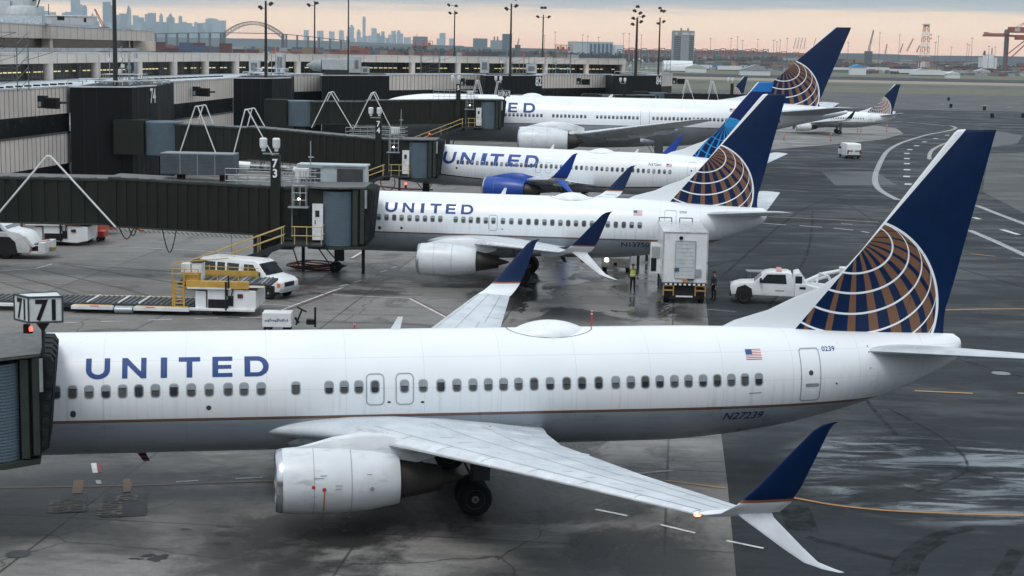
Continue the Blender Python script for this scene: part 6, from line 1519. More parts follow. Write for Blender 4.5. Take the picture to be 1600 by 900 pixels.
# orange delineator posts
orng = P('orange red post', (.55, .07, .04), .5)
for px, py, h, lab in ((924, 515, 1.15, 'orange red marker post standing just behind the near jet'), (554, 516, .4, 'orange marker whose top shows above the near jet roof'), (1298, 220, 1.2, 'first orange marker post beside the wide body tail'), (1340, 206, 1.3, 'left one of the pair of orange markers under the regional jet'), (1345, 206, 1.3, 'right one of the pair of orange markers under the regional jet'), (1385.5, 206, 1.3, 'orange marker alone behind the regional jet tail'), (1225, 219, 1.2, 'orange marker near the wide body main wheels')):
    c = G(px, py); r = empty('marker_post', (c.x, c.y, 0), 0, lab, 'marker post', 'orange marker posts')
    k = 1 if py > 400 else 1.2
    o = MB(); o.mat(0).cyl((0, 0, 0), (0, 0, h * k), .055 * k, .045 * k); o.mat(1).cyl((0, 0, h * .72 * k), (0, 0, h * .79 * k), .06 * k).cyl((0, 0, h * .88 * k), (0, 0, h * .93 * k), .06 * k); o.build('post', [orng, whitep], r); MB().cyl((0, 0, 0), (0, 0, .06), .2).build('base', black, r)
# black taxiway sign backs
for i, (px, py, lab) in enumerate(((1482, 158, 'farthest black taxiway sign, left of the others'), (1485.5, 169, 'black taxiway sign below the farthest one'), (1538, 173, 'black taxiway sign midway to the right edge'), (1550, 185, 'black taxiway sign nearest the dark tail'), (1598, 185, 'black taxiway sign cut by the right edge'))):
    c = G(px, py); w_ = 1.1 if py > 175 else .9; r = empty('taxiway_sign', (c.x, c.y, 0), R(10 * i), lab, 'sign', 'black taxiway signs')
    MB().box(-w_ / 2, w_ / 2, -.15, .15, .15, 1.3).build('panel', black, r); MB().box(-w_ * .4, -w_ * .3, -.1, .1, 0, .2).box(w_ * .3, w_ * .4, -.1, .1, 0, .2).build('feet', galv, r)
for i, (px, py, lab) in enumerate(((1472, 178, 'yellow edge board on the far ramp'), (1344 + 60, 119, 'small edge light on the runway grass'))):
    pass

# ---------------------------------------------------------------- people
def person(loc, rz, label, pose, vest, top, legs_c, cap=(.03, .03, .03)):
    """one skinned body; pose gives joints"""
    J = dict(pel=(0, 0, .95), sp=(0, .01, 1.15), ch=(0, .0, 1.38), nk=(0, 0, 1.52), hd=(0, -.02, 1.62), tp=(0, -.01, 1.76),
             hl=(-.1, 0, .92), kl=(-.11, -.02, .5), al=(-.12, .0, .09), tl=(-.13, -.15, .04), hr=(.1, 0, .92), kr=(.12, .0, .5), ar=(.13, .02, .09), tr=(.14, -.13, .04),
             sl=(-.2, 0, 1.42), el=(-.26, .02, 1.14), wl=(-.25, -.08, .9), fl=(-.25, -.11, .80), sr=(.2, 0, 1.42), er=(.27, .0, 1.15), wr=(.24, -.2, 1.05), fr=(.22, -.29, 1.03)); J.update(pose)
    rad = dict(pel=.15, sp=.14, ch=.16, nk=.06, hd=.095, tp=.075, hl=.10, kl=.068, al=.05, tl=.045, hr=.10, kr=.068, ar=.05, tr=.045, sl=.07, el=.05, wl=.038, fl=.03, sr=.07, er=.05, wr=.038, fr=.03)
    E = [('pel', 'sp'), ('sp', 'ch'), ('ch', 'nk'), ('nk', 'hd'), ('hd', 'tp'), ('pel', 'hl'), ('hl', 'kl'), ('kl', 'al'), ('al', 'tl'), ('pel', 'hr'), ('hr', 'kr'), ('kr', 'ar'), ('ar', 'tr'), ('ch', 'sl'), ('sl', 'el'), ('el', 'wl'), ('wl', 'fl'), ('ch', 'sr'), ('sr', 'er'), ('er', 'wr'), ('wr', 'fr')]
    k = list(J); me = bpy.data.meshes.new('body'); me.from_pydata([J[i] for i in k], [(k.index(a), k.index(b)) for a, b in E], [])
    o = bpy.data.objects.new('body', me); col.objects.link(o)
    md = o.modifiers.new('s', 'SKIN'); me.skin_vertices.new() if not me.skin_vertices else None
    for i, n in enumerate(k):
        sv = me.skin_vertices[0].data[i]; q = rad[n]; sv.radius = (q, q * (.75 if n in ('pel', 'sp', 'ch') else 1)); sv.use_root = (n == 'pel')
    o.modifiers.new('u', 'SUBSURF').levels = 2; o.modifiers['u'].render_levels = 2
    C.view_layer.update(); m2 = bpy.data.meshes.new_from_object(o.evaluated_get(C.evaluated_depsgraph_get())); bpy.data.objects.remove(o)
    mats = [P('skin', (.35, .2, .14), .5), P('dark trousers', legs_c, .7), P('shirt ' + label[:12], top, .7), P('shoe', (.015, .015, .015), .6)]
    for m in mats: m2.materials.append(m)
    for p in m2.polygons:
        z = p.center.z; x = p.center.x
        p.material_index = 0 if z > 1.5 or (abs(x) > .17 and z < .92 and z > .7) else (3 if z < .1 else (1 if z < .98 and abs(x) < .22 else 2)); p.use_smooth = True
    r = empty('person', loc, rz, label, 'person'); b = bpy.data.objects.new('body', m2); col.objects.link(b); b.parent = r
    # hands
    for s, (w_, f_) in (('l', (J['wl'], J['fl'])), ('r', (J['wr'], J['fr']))):
        h = MB(); w_, f_ = Vector(w_), Vector(f_); d = (f_ - w_).normalized(); sd_ = d.cross(Vector((1, 0, 0))).normalized() if abs(d.x) < .9 else Vector((0, 1, 0))
        p0 = f_; 
        for q, L in enumerate((.07, .085, .08, .065)):
            a_ = p0 + sd_ * (q - 1.5) * .02; h.tube([a_, a_ + d * L * .55, a_ + d * L * .9 + sd_.cross(d) * .02], .009, 6)
        h.tube([p0 - d * .05 + sd_ * .035, p0 - d * .01 + sd_ * .06, p0 + d * .02 + sd_ * .065], .011, 6); h.cyl(p0 - d * .06, p0 + d * .01, .03, .035, 8); h.build('hand', mats[0], r, True)
    if vest:
        v = MB(); v.mat(0).loft([[((.19 if z < 1.3 else .20) * math.cos(a), .155 * math.sin(a), z) for a in [2 * PI * i / 18 for i in range(18)]] for z in (1.02, 1.15, 1.3, 1.46)], cap=False); v.mat(1).loft([[(.203 * math.cos(a), .165 * math.sin(a), z) for a in [2 * PI * i / 18 for i in range(18)]] for z in (1.12, 1.17)], cap=False)
        v.build('safety_vest', [P('vest ' + str(vest), vest, .6), P('reflective band', (.7, .72, .68), .4)], r, True)
    MB().rev([(.0, .112), (.06, .105), (.10, .07), (.115, .01)], (J['tp'][0], J['tp'][1], 1.71), 'z', 16).build('hat', P('hat', cap, .7), r, True)
    fc = MB(); hx, hy, hz = J['hd']; fc.rev([(-.02, .006), (.0, .016), (.03, .006)], (hx, hy - .098, hz + .03), 'z', 8)
    for s in (-.035, .035): fc.rev([(-.01, .004), (0, .011), (.01, .004)], (hx + s, hy - .088, hz + .065), 'z', 8)
    fc.box(hx - .03, hx + .03, hy - .098, hy - .09, hz - .035, hz - .025); fc.build('face_features', P('face dark', (.12, .06, .05), .6), r, True)
    return r
c = G(988, 457); person((c.x, c.y, 0), R(15), 'person in a yellow green safety vest and dark trousers standing left of the box truck', {}, (.45, .55, .06), (.03, .035, .045), (.015, .018, .024))
c = G(1107, 471); person((c.x + .35, c.y + .4, 0), R(-60), 'person in dark clothes with an orange band at the right side of the box truck', {}, None, (.06, .07, .09), (.015, .018, .024))
c = G(988, 379) ; 
# ---------------------------------------------------------------- port, bridge and skyline in the distance
q = random.Random(11)
def NTH(n):
    u = ['', 'first', 'second', 'third', 'fourth', 'fifth', 'sixth', 'seventh', 'eighth', 'ninth', 'tenth', 'eleventh', 'twelfth', 'thirteenth', 'fourteenth', 'fifteenth', 'sixteenth', 'seventeenth', 'eighteenth', 'nineteenth']
    if n < 20: return u[n]
    t = ['', '', 'twent', 'thirt', 'fort', 'fift', 'sixt', 'sevent'][n // 10]
    return t + ('ieth' if n % 10 == 0 else 'y ' + u[n % 10])
ORD = ['first', 'second', 'third', 'fourth', 'fifth', 'sixth', 'seventh', 'eighth', 'ninth', 'tenth', 'eleventh', 'twelfth', 'thirteenth', 'fourteenth', 'fifteenth', 'sixteenth', 'seventeenth', 'eighteenth', 'nineteenth', 'twentieth', 'twenty first', 'twenty second', 'twenty third', 'twenty fourth', 'twenty fifth', 'twenty sixth', 'twenty seventh', 'twenty eighth', 'twenty ninth', 'thirtieth', 'thirty first', 'thirty second', 'thirty third', 'thirty fourth', 'thirty fifth', 'thirty sixth']
ORD += ['thirty %s' % k for k in ORD[6:9]] + ['fortieth', 'forty first', 'forty second', 'forty third', 'forty fourth', 'forty fifth', 'forty sixth']
# containers
cc = [(.20, .045, .035), (.26, .06, .03), (.12, .05, .045), (.05, .09, .17), (.34, .20, .09), (.30, .28, .24), (.07, .13, .12), (.40, .13, .05), (.22, .16, .09), (.10, .04, .05)]
cmats = [P('container paint %d' % i, c, .6, dirt=.4) for i, c in enumerate(cc)]
names = ['brick red', 'rust red', 'maroon', 'navy blue', 'tan', 'pale grey', 'dark green', 'orange', 'brown', 'wine red']
protos = {}
def container(x, y, z, k, rz=0, L=12.2, lab=''):
    if k not in protos:
        o = MB(); o.mat(0).box(-L / 2, L / 2, -1.2, 1.2, 0, 2.6)
        for i in range(20): xx = -L / 2 + .4 + i * .6; o.box(xx, xx + .3, -1.25, -1.19, .15, 2.45)
        pr = o.build('container_proto', cmats[k]); protos[k] = pr.data; protos[k].name = 'shipping_container'; bpy.data.objects.remove(pr)
    o = bpy.data.objects.new('shipping_container', protos[k]); col.objects.link(o); o.location = (x, y, z); o.rotation_euler.z = rz
    return tag(o, names[k] + lab, 'container', 'stacked port containers')
n = 0; covered = []
for (x0, x1, py, hmax, cols, dens, where) in ((238, 420, 91, 6, (2, 3, 0, 9, 2, 8), .9, 'under the arch bridge'), (500, 580, 90, 6, (0, 9, 1, 1), .95, 'at the thin roof pole'), (422, 500, 90, 5, (0, 7, 1, 8, 3), .9, 'right of the arch bridge'), (1300, 1425, 96, 3, (4, 8, 4, 4), .9, 'left of the lattice tower'), (1425, 1600, 98, 3, (0, 1, 8, 0, 9, 2), .9, 'under the red crane'), (1080, 1240, 94, 2, (4, 8, 0, 5, 1), .8, 'below the grey tower block'), (600, 900, 93, 3, (0, 5, 2, 6), .5, 'behind the middle terminal roof')):
    pa, pb = G(x0, py), G(x1, py + (x1 - x0) * .0205); L = (pb - pa).length; k = int(L / 12.9); d = (pb - pa).normalized(); ang = math.atan2(d.y, d.x)
    for i in range(k):
        if q.random() > dens: continue
        h = q.randint(max(1, hmax - 2), hmax); c = pa + d * (i + .5) * 12.9; kk = q.choice(cols)
        for j in range(h):
            if n > 297: break
            if q.random() < .4: kk = q.choice(cols)
            container(c.x, c.y, j * 2.62, kk, ang, lab=' container, layer %s of the %s stack %s' % (['one', 'two', 'three', 'four', 'five', 'six'][j], NTH(i + 1), where)); n += 1
# mass of further stacks, sheds and machinery that reads as one belt
def belt(name, ya, yb, x0, x1, hmax, count, mats, lab, seed, wmin=8, wmax=40):
    r_ = random.Random(seed); o = MB()
    for i in range(count):
        px = r_.uniform(x0, x1); py = r_.uniform(ya, yb) + (px - 800) * .0205; c = G(px, py); wd = r_.uniform(wmin, wmax); h = r_.uniform(2.5, hmax)
        o.mat(r_.randrange(len(mats))).box(c.x - wd / 2, c.x + wd / 2, c.y, c.y + r_.uniform(4, 14), 0, h)
    return tag(o.build(name, mats), lab, kind='stuff')
greys = [P('shed %d' % i, c, .6, dirt=.3) for i, c in enumerate(((.30, .31, .32), (.14, .15, .17), (.42, .44, .45), (.07, .08, .09), (.20, .17, .15), (.16, .07, .06)))]
belt('port_yard', 84, 91, 900, 1650, 11, 380, [cmats[0], cmats[2], cmats[8], cmats[9], greys[1], greys[3], greys[4], greys[0], cmats[5], cmats[6]], 'belt of distant stacks and sheds', 5)
belt('port_yard', 88, 93, 180, 900, 13, 260, [cmats[0], cmats[2], cmats[9], cmats[0], cmats[9], greys[3], greys[1], cmats[8], cmats[3], greys[0]], 'dark red belt of stacks behind the terminal', 15, 6, 18)
belt('port_yard', 91.5, 97, 1080, 1650, 5, 160, [cmats[0], cmats[2], cmats[8], greys[3], greys[1], greys[2], cmats[4]], 'nearer belt of stacks', 6, 6, 24)
belt('port_yard', 92, 99, 1040, 1650, 6.5, 240, [cmats[0], cmats[2], cmats[9], greys[3], greys[1], cmats[8], greys[4], cmats[6]], 'dark band of stacks beyond the parked trucks', 26, 6, 22)
belt('parked_trucks', 97.5, 104, 1040, 1650, 2.6, 380, [greys[2], greys[1], greys[3], greys[0], greys[3], greys[4], greys[5], greys[1]], 'belt of parked trucks and huts along the airfield edge', 7, 2.5, 9)
belt('parked_trucks', 88, 91, 230, 900, 3.6, 120, [greys[2], whitep, greys[3], greys[0]], 'belt of parked trailers behind the terminal', 9, 4, 14)
# white trailers
def trailer(px, py, L, m, lab, h=3.6):
    c = G(px, py); r = empty('truck_trailer', (c.x, c.y, 0), 0, lab, 'trailer', 'parked trailers')
    MB().box(-L / 2, L / 2, -1.3, 1.3, 1.0, 1.0 + h).build('box', m, r); MB().box(-L / 2 + 1, L / 2 - 1, -1.1, 1.1, .4, 1.0).build('chassis', vblk, r)
wt_ = P('far white', (.62, .66, .68), .5, dirt=.15); blt = P('far blue', (.05, .2, .42), .5)
trailer(1096, 109, 20, wt_, 'long white trailer right of the tent hangar'); trailer(1113, 109, 22, blt, 'bright blue trailer among white ones'); trailer(1140, 111, 22, wt_, 'white trailer right of the blue one'); trailer(1370, 112, 26, wt_, 'white trailer beside the blue roofed hut'); trailer(1430, 116, 48, wt_, 'longest white trailer row near the lattice tower'); trailer(1452, 119, 34, wt_, 'white trailer below the lattice tower'); trailer(1318, 113, 24, wt_, 'white trailer left of the blue roofed hut'); trailer(1495, 108, 22, cmats[7], 'orange trailer in front of the stacks', 4.2); trailer(1530, 109, 20, cmats[0], 'red trailer right of the orange one', 4.2)
# small aircraft tent hangars
def tent(px, py, w_, d, h, m, lab):
    c = G(px, py); r = empty('tent_hangar', (c.x, c.y, 0), 0, lab, 'hangar', 'arched tents')
    rg = lambda x: [(x, math.cos(a) * d / 2 + d / 2, math.sin(a) * h if True else 0) for a in [PI * i / 12 for i in range(13)]]
    MB().loft([[(x, d / 2 - math.cos(a) * d / 2, math.sin(a) ** .7 * h) for a in [PI * i / 12 for i in range(13)]] for x in (-w_ / 2, w_ / 2)]).build('roof', m, r, True)
    MB().box(-w_ / 2 - .1, w_ / 2 + .1, -.2, .2, 0, .8).build('skirt', greys[1], r)
tent(1060, 112, 24, 18, 9, wt_, 'large white arched tent hangar beyond the terminal end'); tent(700, 86, 40, 18, 6.5, wt_, 'long white tent behind the terminal roof'); tent(442, 82, 50, 14, 6, P('far off white', (.5, .53, .55), .6), 'pale arched sheds below the arch bridge'); tent(835, 89.5, 55, 12, 5, P('pale blue roof', (.20, .32, .42), .6), 'pale blue low roof behind the terminal')
def hut(px, py, w_, h, wall, roof, lab, name='hut', cat='building', d=8):
    c = G(px, py); r = empty(name, (c.x, c.y, 0), 0, lab, cat); MB().box(-w_ / 2, w_ / 2, 0, d, 0, h).build('wall', wall, r)
    MB().side([(-w_ / 2 - .6, h), (0, h + w_ * .18), (w_ / 2 + .6, h)], -.5, d + .5).build('roof', roof, r)
    return r
hut(1341, 117, 13, 6.5, wt_, P('bright blue tarp', (.04, .26, .55), .5), 'white hut with a bright blue pitched roof'); hut(1490, 122.5, 10, 3.6, wt_, wt_, 'lone small white hut at the airfield edge'); hut(1088, 113.5, 16, 4, wt_, greys[2], 'white hut below the white trailers'); hut(1180, 118, 22, 4, wt_, greys[0], 'wide white hut before the yellow stacks'); hut(1440, 117.5, 12, 4, wt_, greys[2], 'white hut left of the longest trailer'); hut(1536, 117, 15, 3.5, wt_, greys[2], 'white hut at the right under the crane')
# warehouse with blue panels
c = G(935, 93); r = empty('warehouse', (c.x, c.y, 0), 0, 'pale warehouse with tall blue and white striped wall', 'building')
s = c.y / CAMF
MB().box(-46 * s, 22 * s, 0, 60, 0, 26 * s).build('wall', P('pale warehouse', (.42, .46, .47), .6), r); MB().box(-47 * s, 23 * s, -.6, 60, 26 * s, 27.2 * s).build('roof', wt_, r)
MB().box(22 * s, 40 * s, 10, 60, 0, 23 * s).build('annex', wt_, r)
for i in range(6): MB().box((-14 + i * 6.2) * s, (-10 + i * 6.2) * s, -.8, 0, 2 * s, 24 * s).build('blue_panel', P('warehouse blue', (.05, .10, .17), .5), r)
# lone office tower
c = G(1068, 92); Y = 2300; c = AY(1068, 84, Y); s = Y / CAMF; r = empty('office_tower', (c.x, Y, 0), 0, 'lone grey tower block with two roof drums against the peach sky', 'building')
zt = AY(1068, 48, Y).z; o = MB(); o.mat(0).box(-16 * s, 16 * s, 0, 30, 0, zt); o.mat(1)
for k in range(12): o.box(-15 * s, 15 * s, -.5, 0, zt * .08 + k * zt * .064, zt * .08 + k * zt * .064 + 2.0)
o.mat(0).box(-5 * s, 8 * s, -2, 0, 0, zt + .5)
o.build('wall', [P('tower grey', (.26, .28, .29), .6), P('tower windows', (.11, .13, .15), .3)], r)
for x in (-3.5, 7): MB().rev([(0, 1.4 * s), (4.2 * s, 1.4 * s)], (x * s, 12, zt), 'z', 16).build('roof_drum', P('drum', (.25, .18, .17), .6), r)
for a_, b_ in ((-14.5, -10), (-3, 7.5), (9.5, 14.5)): MB().box(a_ * s, b_ * s, -2.6, -2, zt - 6.5 * s, zt - 3 * s).build('roof_sign', P('tower sign', (.5, .54, .55), .5), r)
hut(1108 + 142, 96, 1, 1, wt_, wt_, 'tiny white kiosk hidden in the far yard') if False else None
a, b_ = G(1395, 112), G(1660, 108); r = empty('elevated_road', ((a.x + b_.x) / 2, 1250, 0), 0, 'low elevated road crossing before the stacks at the right', 'viaduct'); L = 380
MB().bar((-110, 0, 2.5), (60, 0, 7), 9, 1.2).bar((60, 0, 7), (200, 0, 9.5), 9, 1.2).build('deck', P('viaduct grey', (.16, .15, .14), .7), r); o = MB()
for k in range(14): x = -90 + k * 21; o.box(x - .6, x + .6, -3, 3, 0, 2.6 + (x + 110) * .022)
o.build('pillars', P('viaduct dark', (.09, .085, .08), .7), r)
# generic far blocks
def block_tower(px, pw_, ytop, Y, m, lab, steps=(), spire=0, name='tower_block', cat='skyscraper', group='distant towers', wins=None):
    c = AY(px, 80, Y); s = Y / CAMF; zt = AY(px, ytop, Y).z; r = empty(name, (c.x, Y, 0), 0, lab, cat, group)
    w_ = pw_ * s / 2; MB().box(-w_, w_, 0, w_ * 1.6, 0, zt).build('shaft', m, r)
    z = zt
    for fw, fh in steps: MB().box(-w_ * fw, w_ * fw, w_ * .3, w_ * 1.3, z, z + fh * s).build('setback', m, r); z += fh * s
    if spire: MB().cyl((0, w_ * .8, z), (0, w_ * .8, z + spire * s), w_ * .14, w_ * .03, 6).build('spire', m, r)
    return r
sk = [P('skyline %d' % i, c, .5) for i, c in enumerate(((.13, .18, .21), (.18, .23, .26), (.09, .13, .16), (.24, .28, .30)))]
place = ['the left skyline', 'the middle skyline', 'the thin right skyline']
T = [(8, 22, -6, 0), (62, 12, 9.5, 1), (73, 7, 17, 0), (81, 11, 19, 3), (96, 15, 28, 1), (107, 18, 20, 1, ((.6, 1.5),)), (118, 12, -30, 0), (125, 8, 7, 1), (133, 6, 10, 0, ((.6, 2),)), (145, 6, 27, 2, ((.7, 3), (.35, 2.5)), 4), (149, 10, 33, 1), (167, 11, 3, 2), (172, 14, 9, 0, ((.5, 1.2),)), (184, 8, 23, 1), (193, 12, 21, 2), (202, 6, 14, 3, ((.5, 3),), 3), (212, 8, 24, 1), (218, 12, 27, 0), (232, 10, 22, 1), (237, 11, 20, 0), (249, 7, 34, 2), (252, 5, 24, 1, ((.5, 3),), 4), (262, 9, 35, 1), (266, 11, 27, 0, ((.5, 3), (.25, 2)), 3), (275, 8, 36, 1), (282, 5, 26, 1, ((.6, 1.6),)), (287, 8, 34, 1), (294, 11, 36, 1), (301, 12, 42, 3), (318, 12, 37, 1), (330, 17, 29.5, 1, ((.6, 1),)), (338, 14, 32, 3), (347, 10, 32, 1), (310, 8, 43, 1),
     (478, 7, 47, 3), (500, 9, 48, 3), (518, 8, 49, 3), (533, 7, 48, 3, ((.6, 1),)), (549, 7, 42, 1, ((.5, 3),)), (560, 6, 49, 1, ((.5, 3),)), (568.5, 4.6, 28, 1, ((.7, 2.3),)), (584, 8, 44, 3), (598, 5, 49, 1), (609, 5, 54, 3), (614.5, 7, 48, 3), (622.5, 5.5, 49, 1, ((.6, 1.6),)), (637, 9, 58, 3), (691, 9, 51.5, 1), (655, 13, 60, 1), (687, 10, 60, 3), (705, 7, 60, 3)]
q3 = random.Random(31)
for px in list(range(68, 176, 6)) + list(range(186, 350, 5)) + list(range(535, 640, 9)):
    T.append((px + q3.uniform(-2, 2) + .01, q3.uniform(4, 8), q3.uniform(32, 46) if px < 400 else q3.uniform(52, 60), q3.randrange(4)))
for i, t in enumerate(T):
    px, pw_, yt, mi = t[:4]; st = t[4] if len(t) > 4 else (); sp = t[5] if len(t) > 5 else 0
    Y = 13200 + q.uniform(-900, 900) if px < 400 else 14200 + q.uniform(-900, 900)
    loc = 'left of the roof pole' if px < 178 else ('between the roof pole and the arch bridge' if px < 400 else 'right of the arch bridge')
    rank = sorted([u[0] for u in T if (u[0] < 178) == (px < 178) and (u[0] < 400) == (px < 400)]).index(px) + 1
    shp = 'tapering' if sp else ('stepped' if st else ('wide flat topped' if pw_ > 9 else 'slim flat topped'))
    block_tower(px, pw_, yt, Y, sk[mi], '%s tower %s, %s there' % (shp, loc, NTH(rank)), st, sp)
# mid-distance city blocks
for i, (px, pw_, yt, Y, m, lab) in enumerate(((656, 22, 57, 4200, 0, 'grey hazy block cluster right of the slim towers'), (750, 22, 60, 3600, 0, 'wide grey block left of the tall mast'), (792, 15, 53, 3300, 2, 'blue grey block behind the tall mast'), (776, 20, 63, 3800, 3, 'pale low block with chimneys'))):
    r = block_tower(px, pw_, yt, Y, sk[m], lab, (), 0, 'city_block', 'building', 'city blocks'); s = Y / CAMF
    if 'chimneys' in lab:
        for x in (-4, 1): MB().cyl((x * s, 4, AY(px, 63, Y).z), (x * s, 4, AY(px, 57, Y).z), 1.2 * s, 1.0 * s, 10).build('chimney', sk[2], r)
    if 'cluster' in lab: MB().cyl((-5 * s, 4, AY(px, 57, Y).z), (-5 * s, 4, AY(px, 52, Y).z), .4 * s, .2 * s, 6).build('antenna', sk[2], r)
# arch bridge
Y = 5200; s = Y / CAMF; c = AY(395, 52, Y); deckz = c.z
steel = P('bridge steel', (.05, .042, .038), .6)
r = empty('arch_bridge', (c.x, Y, 0), R(-2), 'steel arch bridge with a long approach viaduct below the peach sky', 'bridge')
o = MB(); W_ = 45 * s; Hh = 21 * s; top = []; bot = []
for i in range(23):
    t = -1 + 2 * i / 22; top.append((t * W_, 0, deckz + Hh * (1 - t * t * .82) - 3.0 * s)); bot.append((t * W_, 0, deckz + (Hh - 4.5 * s) * (1 - t * t * 1.25) - 3 * s))
for yy in (0, 20):
    A_ = [(x, yy, z) for x, _, z in top]; B_ = [(x, yy, z) for x, _, z in bot]
    for u, v in zip(A_, A_[1:]): o.bar(u, v, 1.5, 1.6)
    for u, v in zip(B_, B_[1:]): o.bar(u, v, 1.5, 1.4)
    for k in range(22): o.bar(A_[k], B_[k], .9, .9); o.bar(A_[k], B_[k + 1], .9, .9)
    for k in range(3, 20):
        if B_[k][2] > deckz + 1: o.bar(B_[k], (B_[k][0], yy, deckz), .4, .4)
o.build('arch', steel, r)
o = MB(); pts = [(-160 * s, -4.0 * s), (-100 * s, -1.5 * s), (-45 * s, 0), (45 * s, 0), (90 * s, -3.5 * s), (150 * s, -9 * s)]
for (x0_, z0_), (x1_, z1_) in zip(pts, pts[1:]): o.bar((x0_, 10, deckz + z0_), (x1_, 10, deckz + z1_), 22, 1.1 * s)
o.build('deck', steel, r); o = MB()
for k in range(-9, 9):
    x = k * 17 * s
    if abs(x) > 48 * s or True:
        z = np.interp(x, [p[0] for p in pts], [p[1] for p in pts]); 
        if abs(x) > 44 * s: o.box(x - .8 * s, x - .2 * s, 3, 17, 0, deckz + z); o.box(x + .5 * s, x + 1.0 * s, 3, 17, 0, deckz + z)
for x in (-46 * s, 46 * s): o.box(x - 1.6 * s, x - .6 * s, 0, 20, 0, deckz); o.box(x + .6 * s, x + 1.6 * s, 0, 20, 0, deckz)
o.build('pier', steel, r)
# lattice control tower
Y = 1700; s = Y / CAMF; c = AY(1446, 84, Y); zb_, zt_ = AY(1446, 84, Y).z, AY(1446, 37, Y).z
r = empty('lattice_tower', (c.x, Y, 0), 0, 'red and white lattice tower with a glazed cabin on top', 'tower')
H_ = zt_ - 4 * s; o = MB()
for k in range(9):
    z0_, z1_ = H_ * k / 9, H_ * (k + 1) / 9; w0, w1 = 7 * s * (1 - k * .055), 7 * s * (1 - (k + 1) * .055); o.mat(k % 2)
    for sx in (-1, 1):
        for sy in (0, 1): o.bar((sx * w0, sy * w0 * 2, z0_), (sx * w1, sy * w1 * 2, z1_), .55, .55)
    o.bar((-w0, 0, z0_), (w1, 0, z1_), .3, .3); o.bar((w0, 0, z0_), (-w1, 0, z1_), .3, .3); o.bar((-w1, 0, z1_), (w1, 0, z1_), .45, .45); o.bar((0, 5, z0_), (0, 5, z1_), .5, .5)
o.build('lattice', [P('tower red', (.45, .10, .05), .5), wt_], r); MB().prism([(-3.6 * s, 0), (3.6 * s, 0), (3.6 * s, 6), (-3.6 * s, 6)], H_, H_ + 2.5 * s).build('cabin', P('tower cabin', (.20, .26, .28), .3), r); MB().box(-5.2 * s, 5.2 * s, -1, 8, H_ + 2.5 * s, H_ + 3.8 * s).build('cabin_roof', wt_, r)
MB().box(-4 * s, 1.5 * s, 2, 6, H_ * .12, H_ * .24).build('lower_cabin', wt_, r)
for z in (.82, .74, .2, .13): MB().rev([(-.5, .3), (0, 1.3 * s), (.3, .3)], (7 * s, 0, H_ * z), 'y', 12).build('dish_antenna', P('dish red', (.30, .13, .1), .5), r)
# ship-to-shore crane
Y = 1850; s = Y / CAMF; c = AY(1576, 100, Y); Z = lambda y: AY(1576, y, Y).z
red = P('crane red', (.30, .06, .045), .5); dgrey = P('crane dark', (.10, .11, .12), .5)
r = empty('container_crane', (c.x, Y, 0), 0, 'huge red container crane at the right edge', 'crane')
o = MB(); o.bar((-42 * s, 0, Z(56)), (60 * s, 0, Z(56)), 6, 3.2 * s); o.bar((-42 * s, 0, Z(52.5)), (-2 * s, 0, Z(52.5)), 3, .8 * s)
for k in range(12): x = -41 * s + k * 3.2 * s; o.bar((x, 0, Z(56)), (x + 1.6 * s, 0, Z(52.5)), .8, .8); o.bar((x + 1.6 * s, 0, Z(52.5)), (x + 3.2 * s, 0, Z(56)), .8, .8)
o.box(-41 * s, -34 * s, -2, 2, Z(53), Z(51)); o.build('boom', red, r)
o = MB(); o.box(-3 * s, 40 * s, -5, 5, Z(51), Z(42)); o.box(8 * s, 50 * s, -4, 4, Z(62), Z(56)); o.build('machine_house', red, r); MB().box(4 * s, 12 * s, -5.6, -5, Z(49), Z(43.5)).build('emblem_board', P('emblem grey', (.45, .45, .43), .5), r)
MB().box(-8 * s, -5 * s, -2, 3, 0, Z(46)).build('leg', dgrey, r); MB().box(-8.5 * s, -3 * s, -3, 4, Z(57), Z(48)).build('leg_head', dgrey, r)
o = MB(); o.box(-1 * s, 1.5 * s, 8, 12, 0, Z(58)).box(26 * s, 29 * s, -2, 3, 0, Z(58)); o.bar((1 * s, 0, Z(92)), (30 * s, 0, Z(62)), 2, 1.4 * s); o.bar((-2 * s, 0, Z(84)), (26 * s, 0, Z(60)), 2, 1.2 * s); o.build('brace', red, r)
o = MB(); o.tube([(14 * s, 0, Z(42)), (40 * s, 0, Z(18))], .35, 5); o.tube([(8 * s, 0, Z(42)), (40 * s, 0, Z(22))], .35, 5); o.build('stay_cable', dgrey, r)
# ship superstructure under it
c = AY(1550, 92, 2100); s = 2100 / CAMF; r = empty('cargo_ship', (c.x, 2100, 0), 0, 'white ship superstructure with mast left of the red crane legs', 'ship'); Zs = lambda y: AY(1550, y, 2100).z
MB().box(-14 * s, 8 * s, 0, 20, 0, Zs(90)).build('hull', wt_, r); MB().box(-8 * s, 3 * s, 2, 18, Zs(90), Zs(85)).build('bridge_deck', wt_, r); MB().side([(-12 * s, Zs(86)), (-9 * s, Zs(86)), (-9.5 * s, Zs(79)), (-11 * s, Zs(81))], 4, 8).build('funnel', P('funnel green', (.05, .07, .05), .5), r); MB().cyl((2 * s, 8, Zs(85)), (2 * s, 8, Zs(75)), .7).build('mast', dgrey, r)
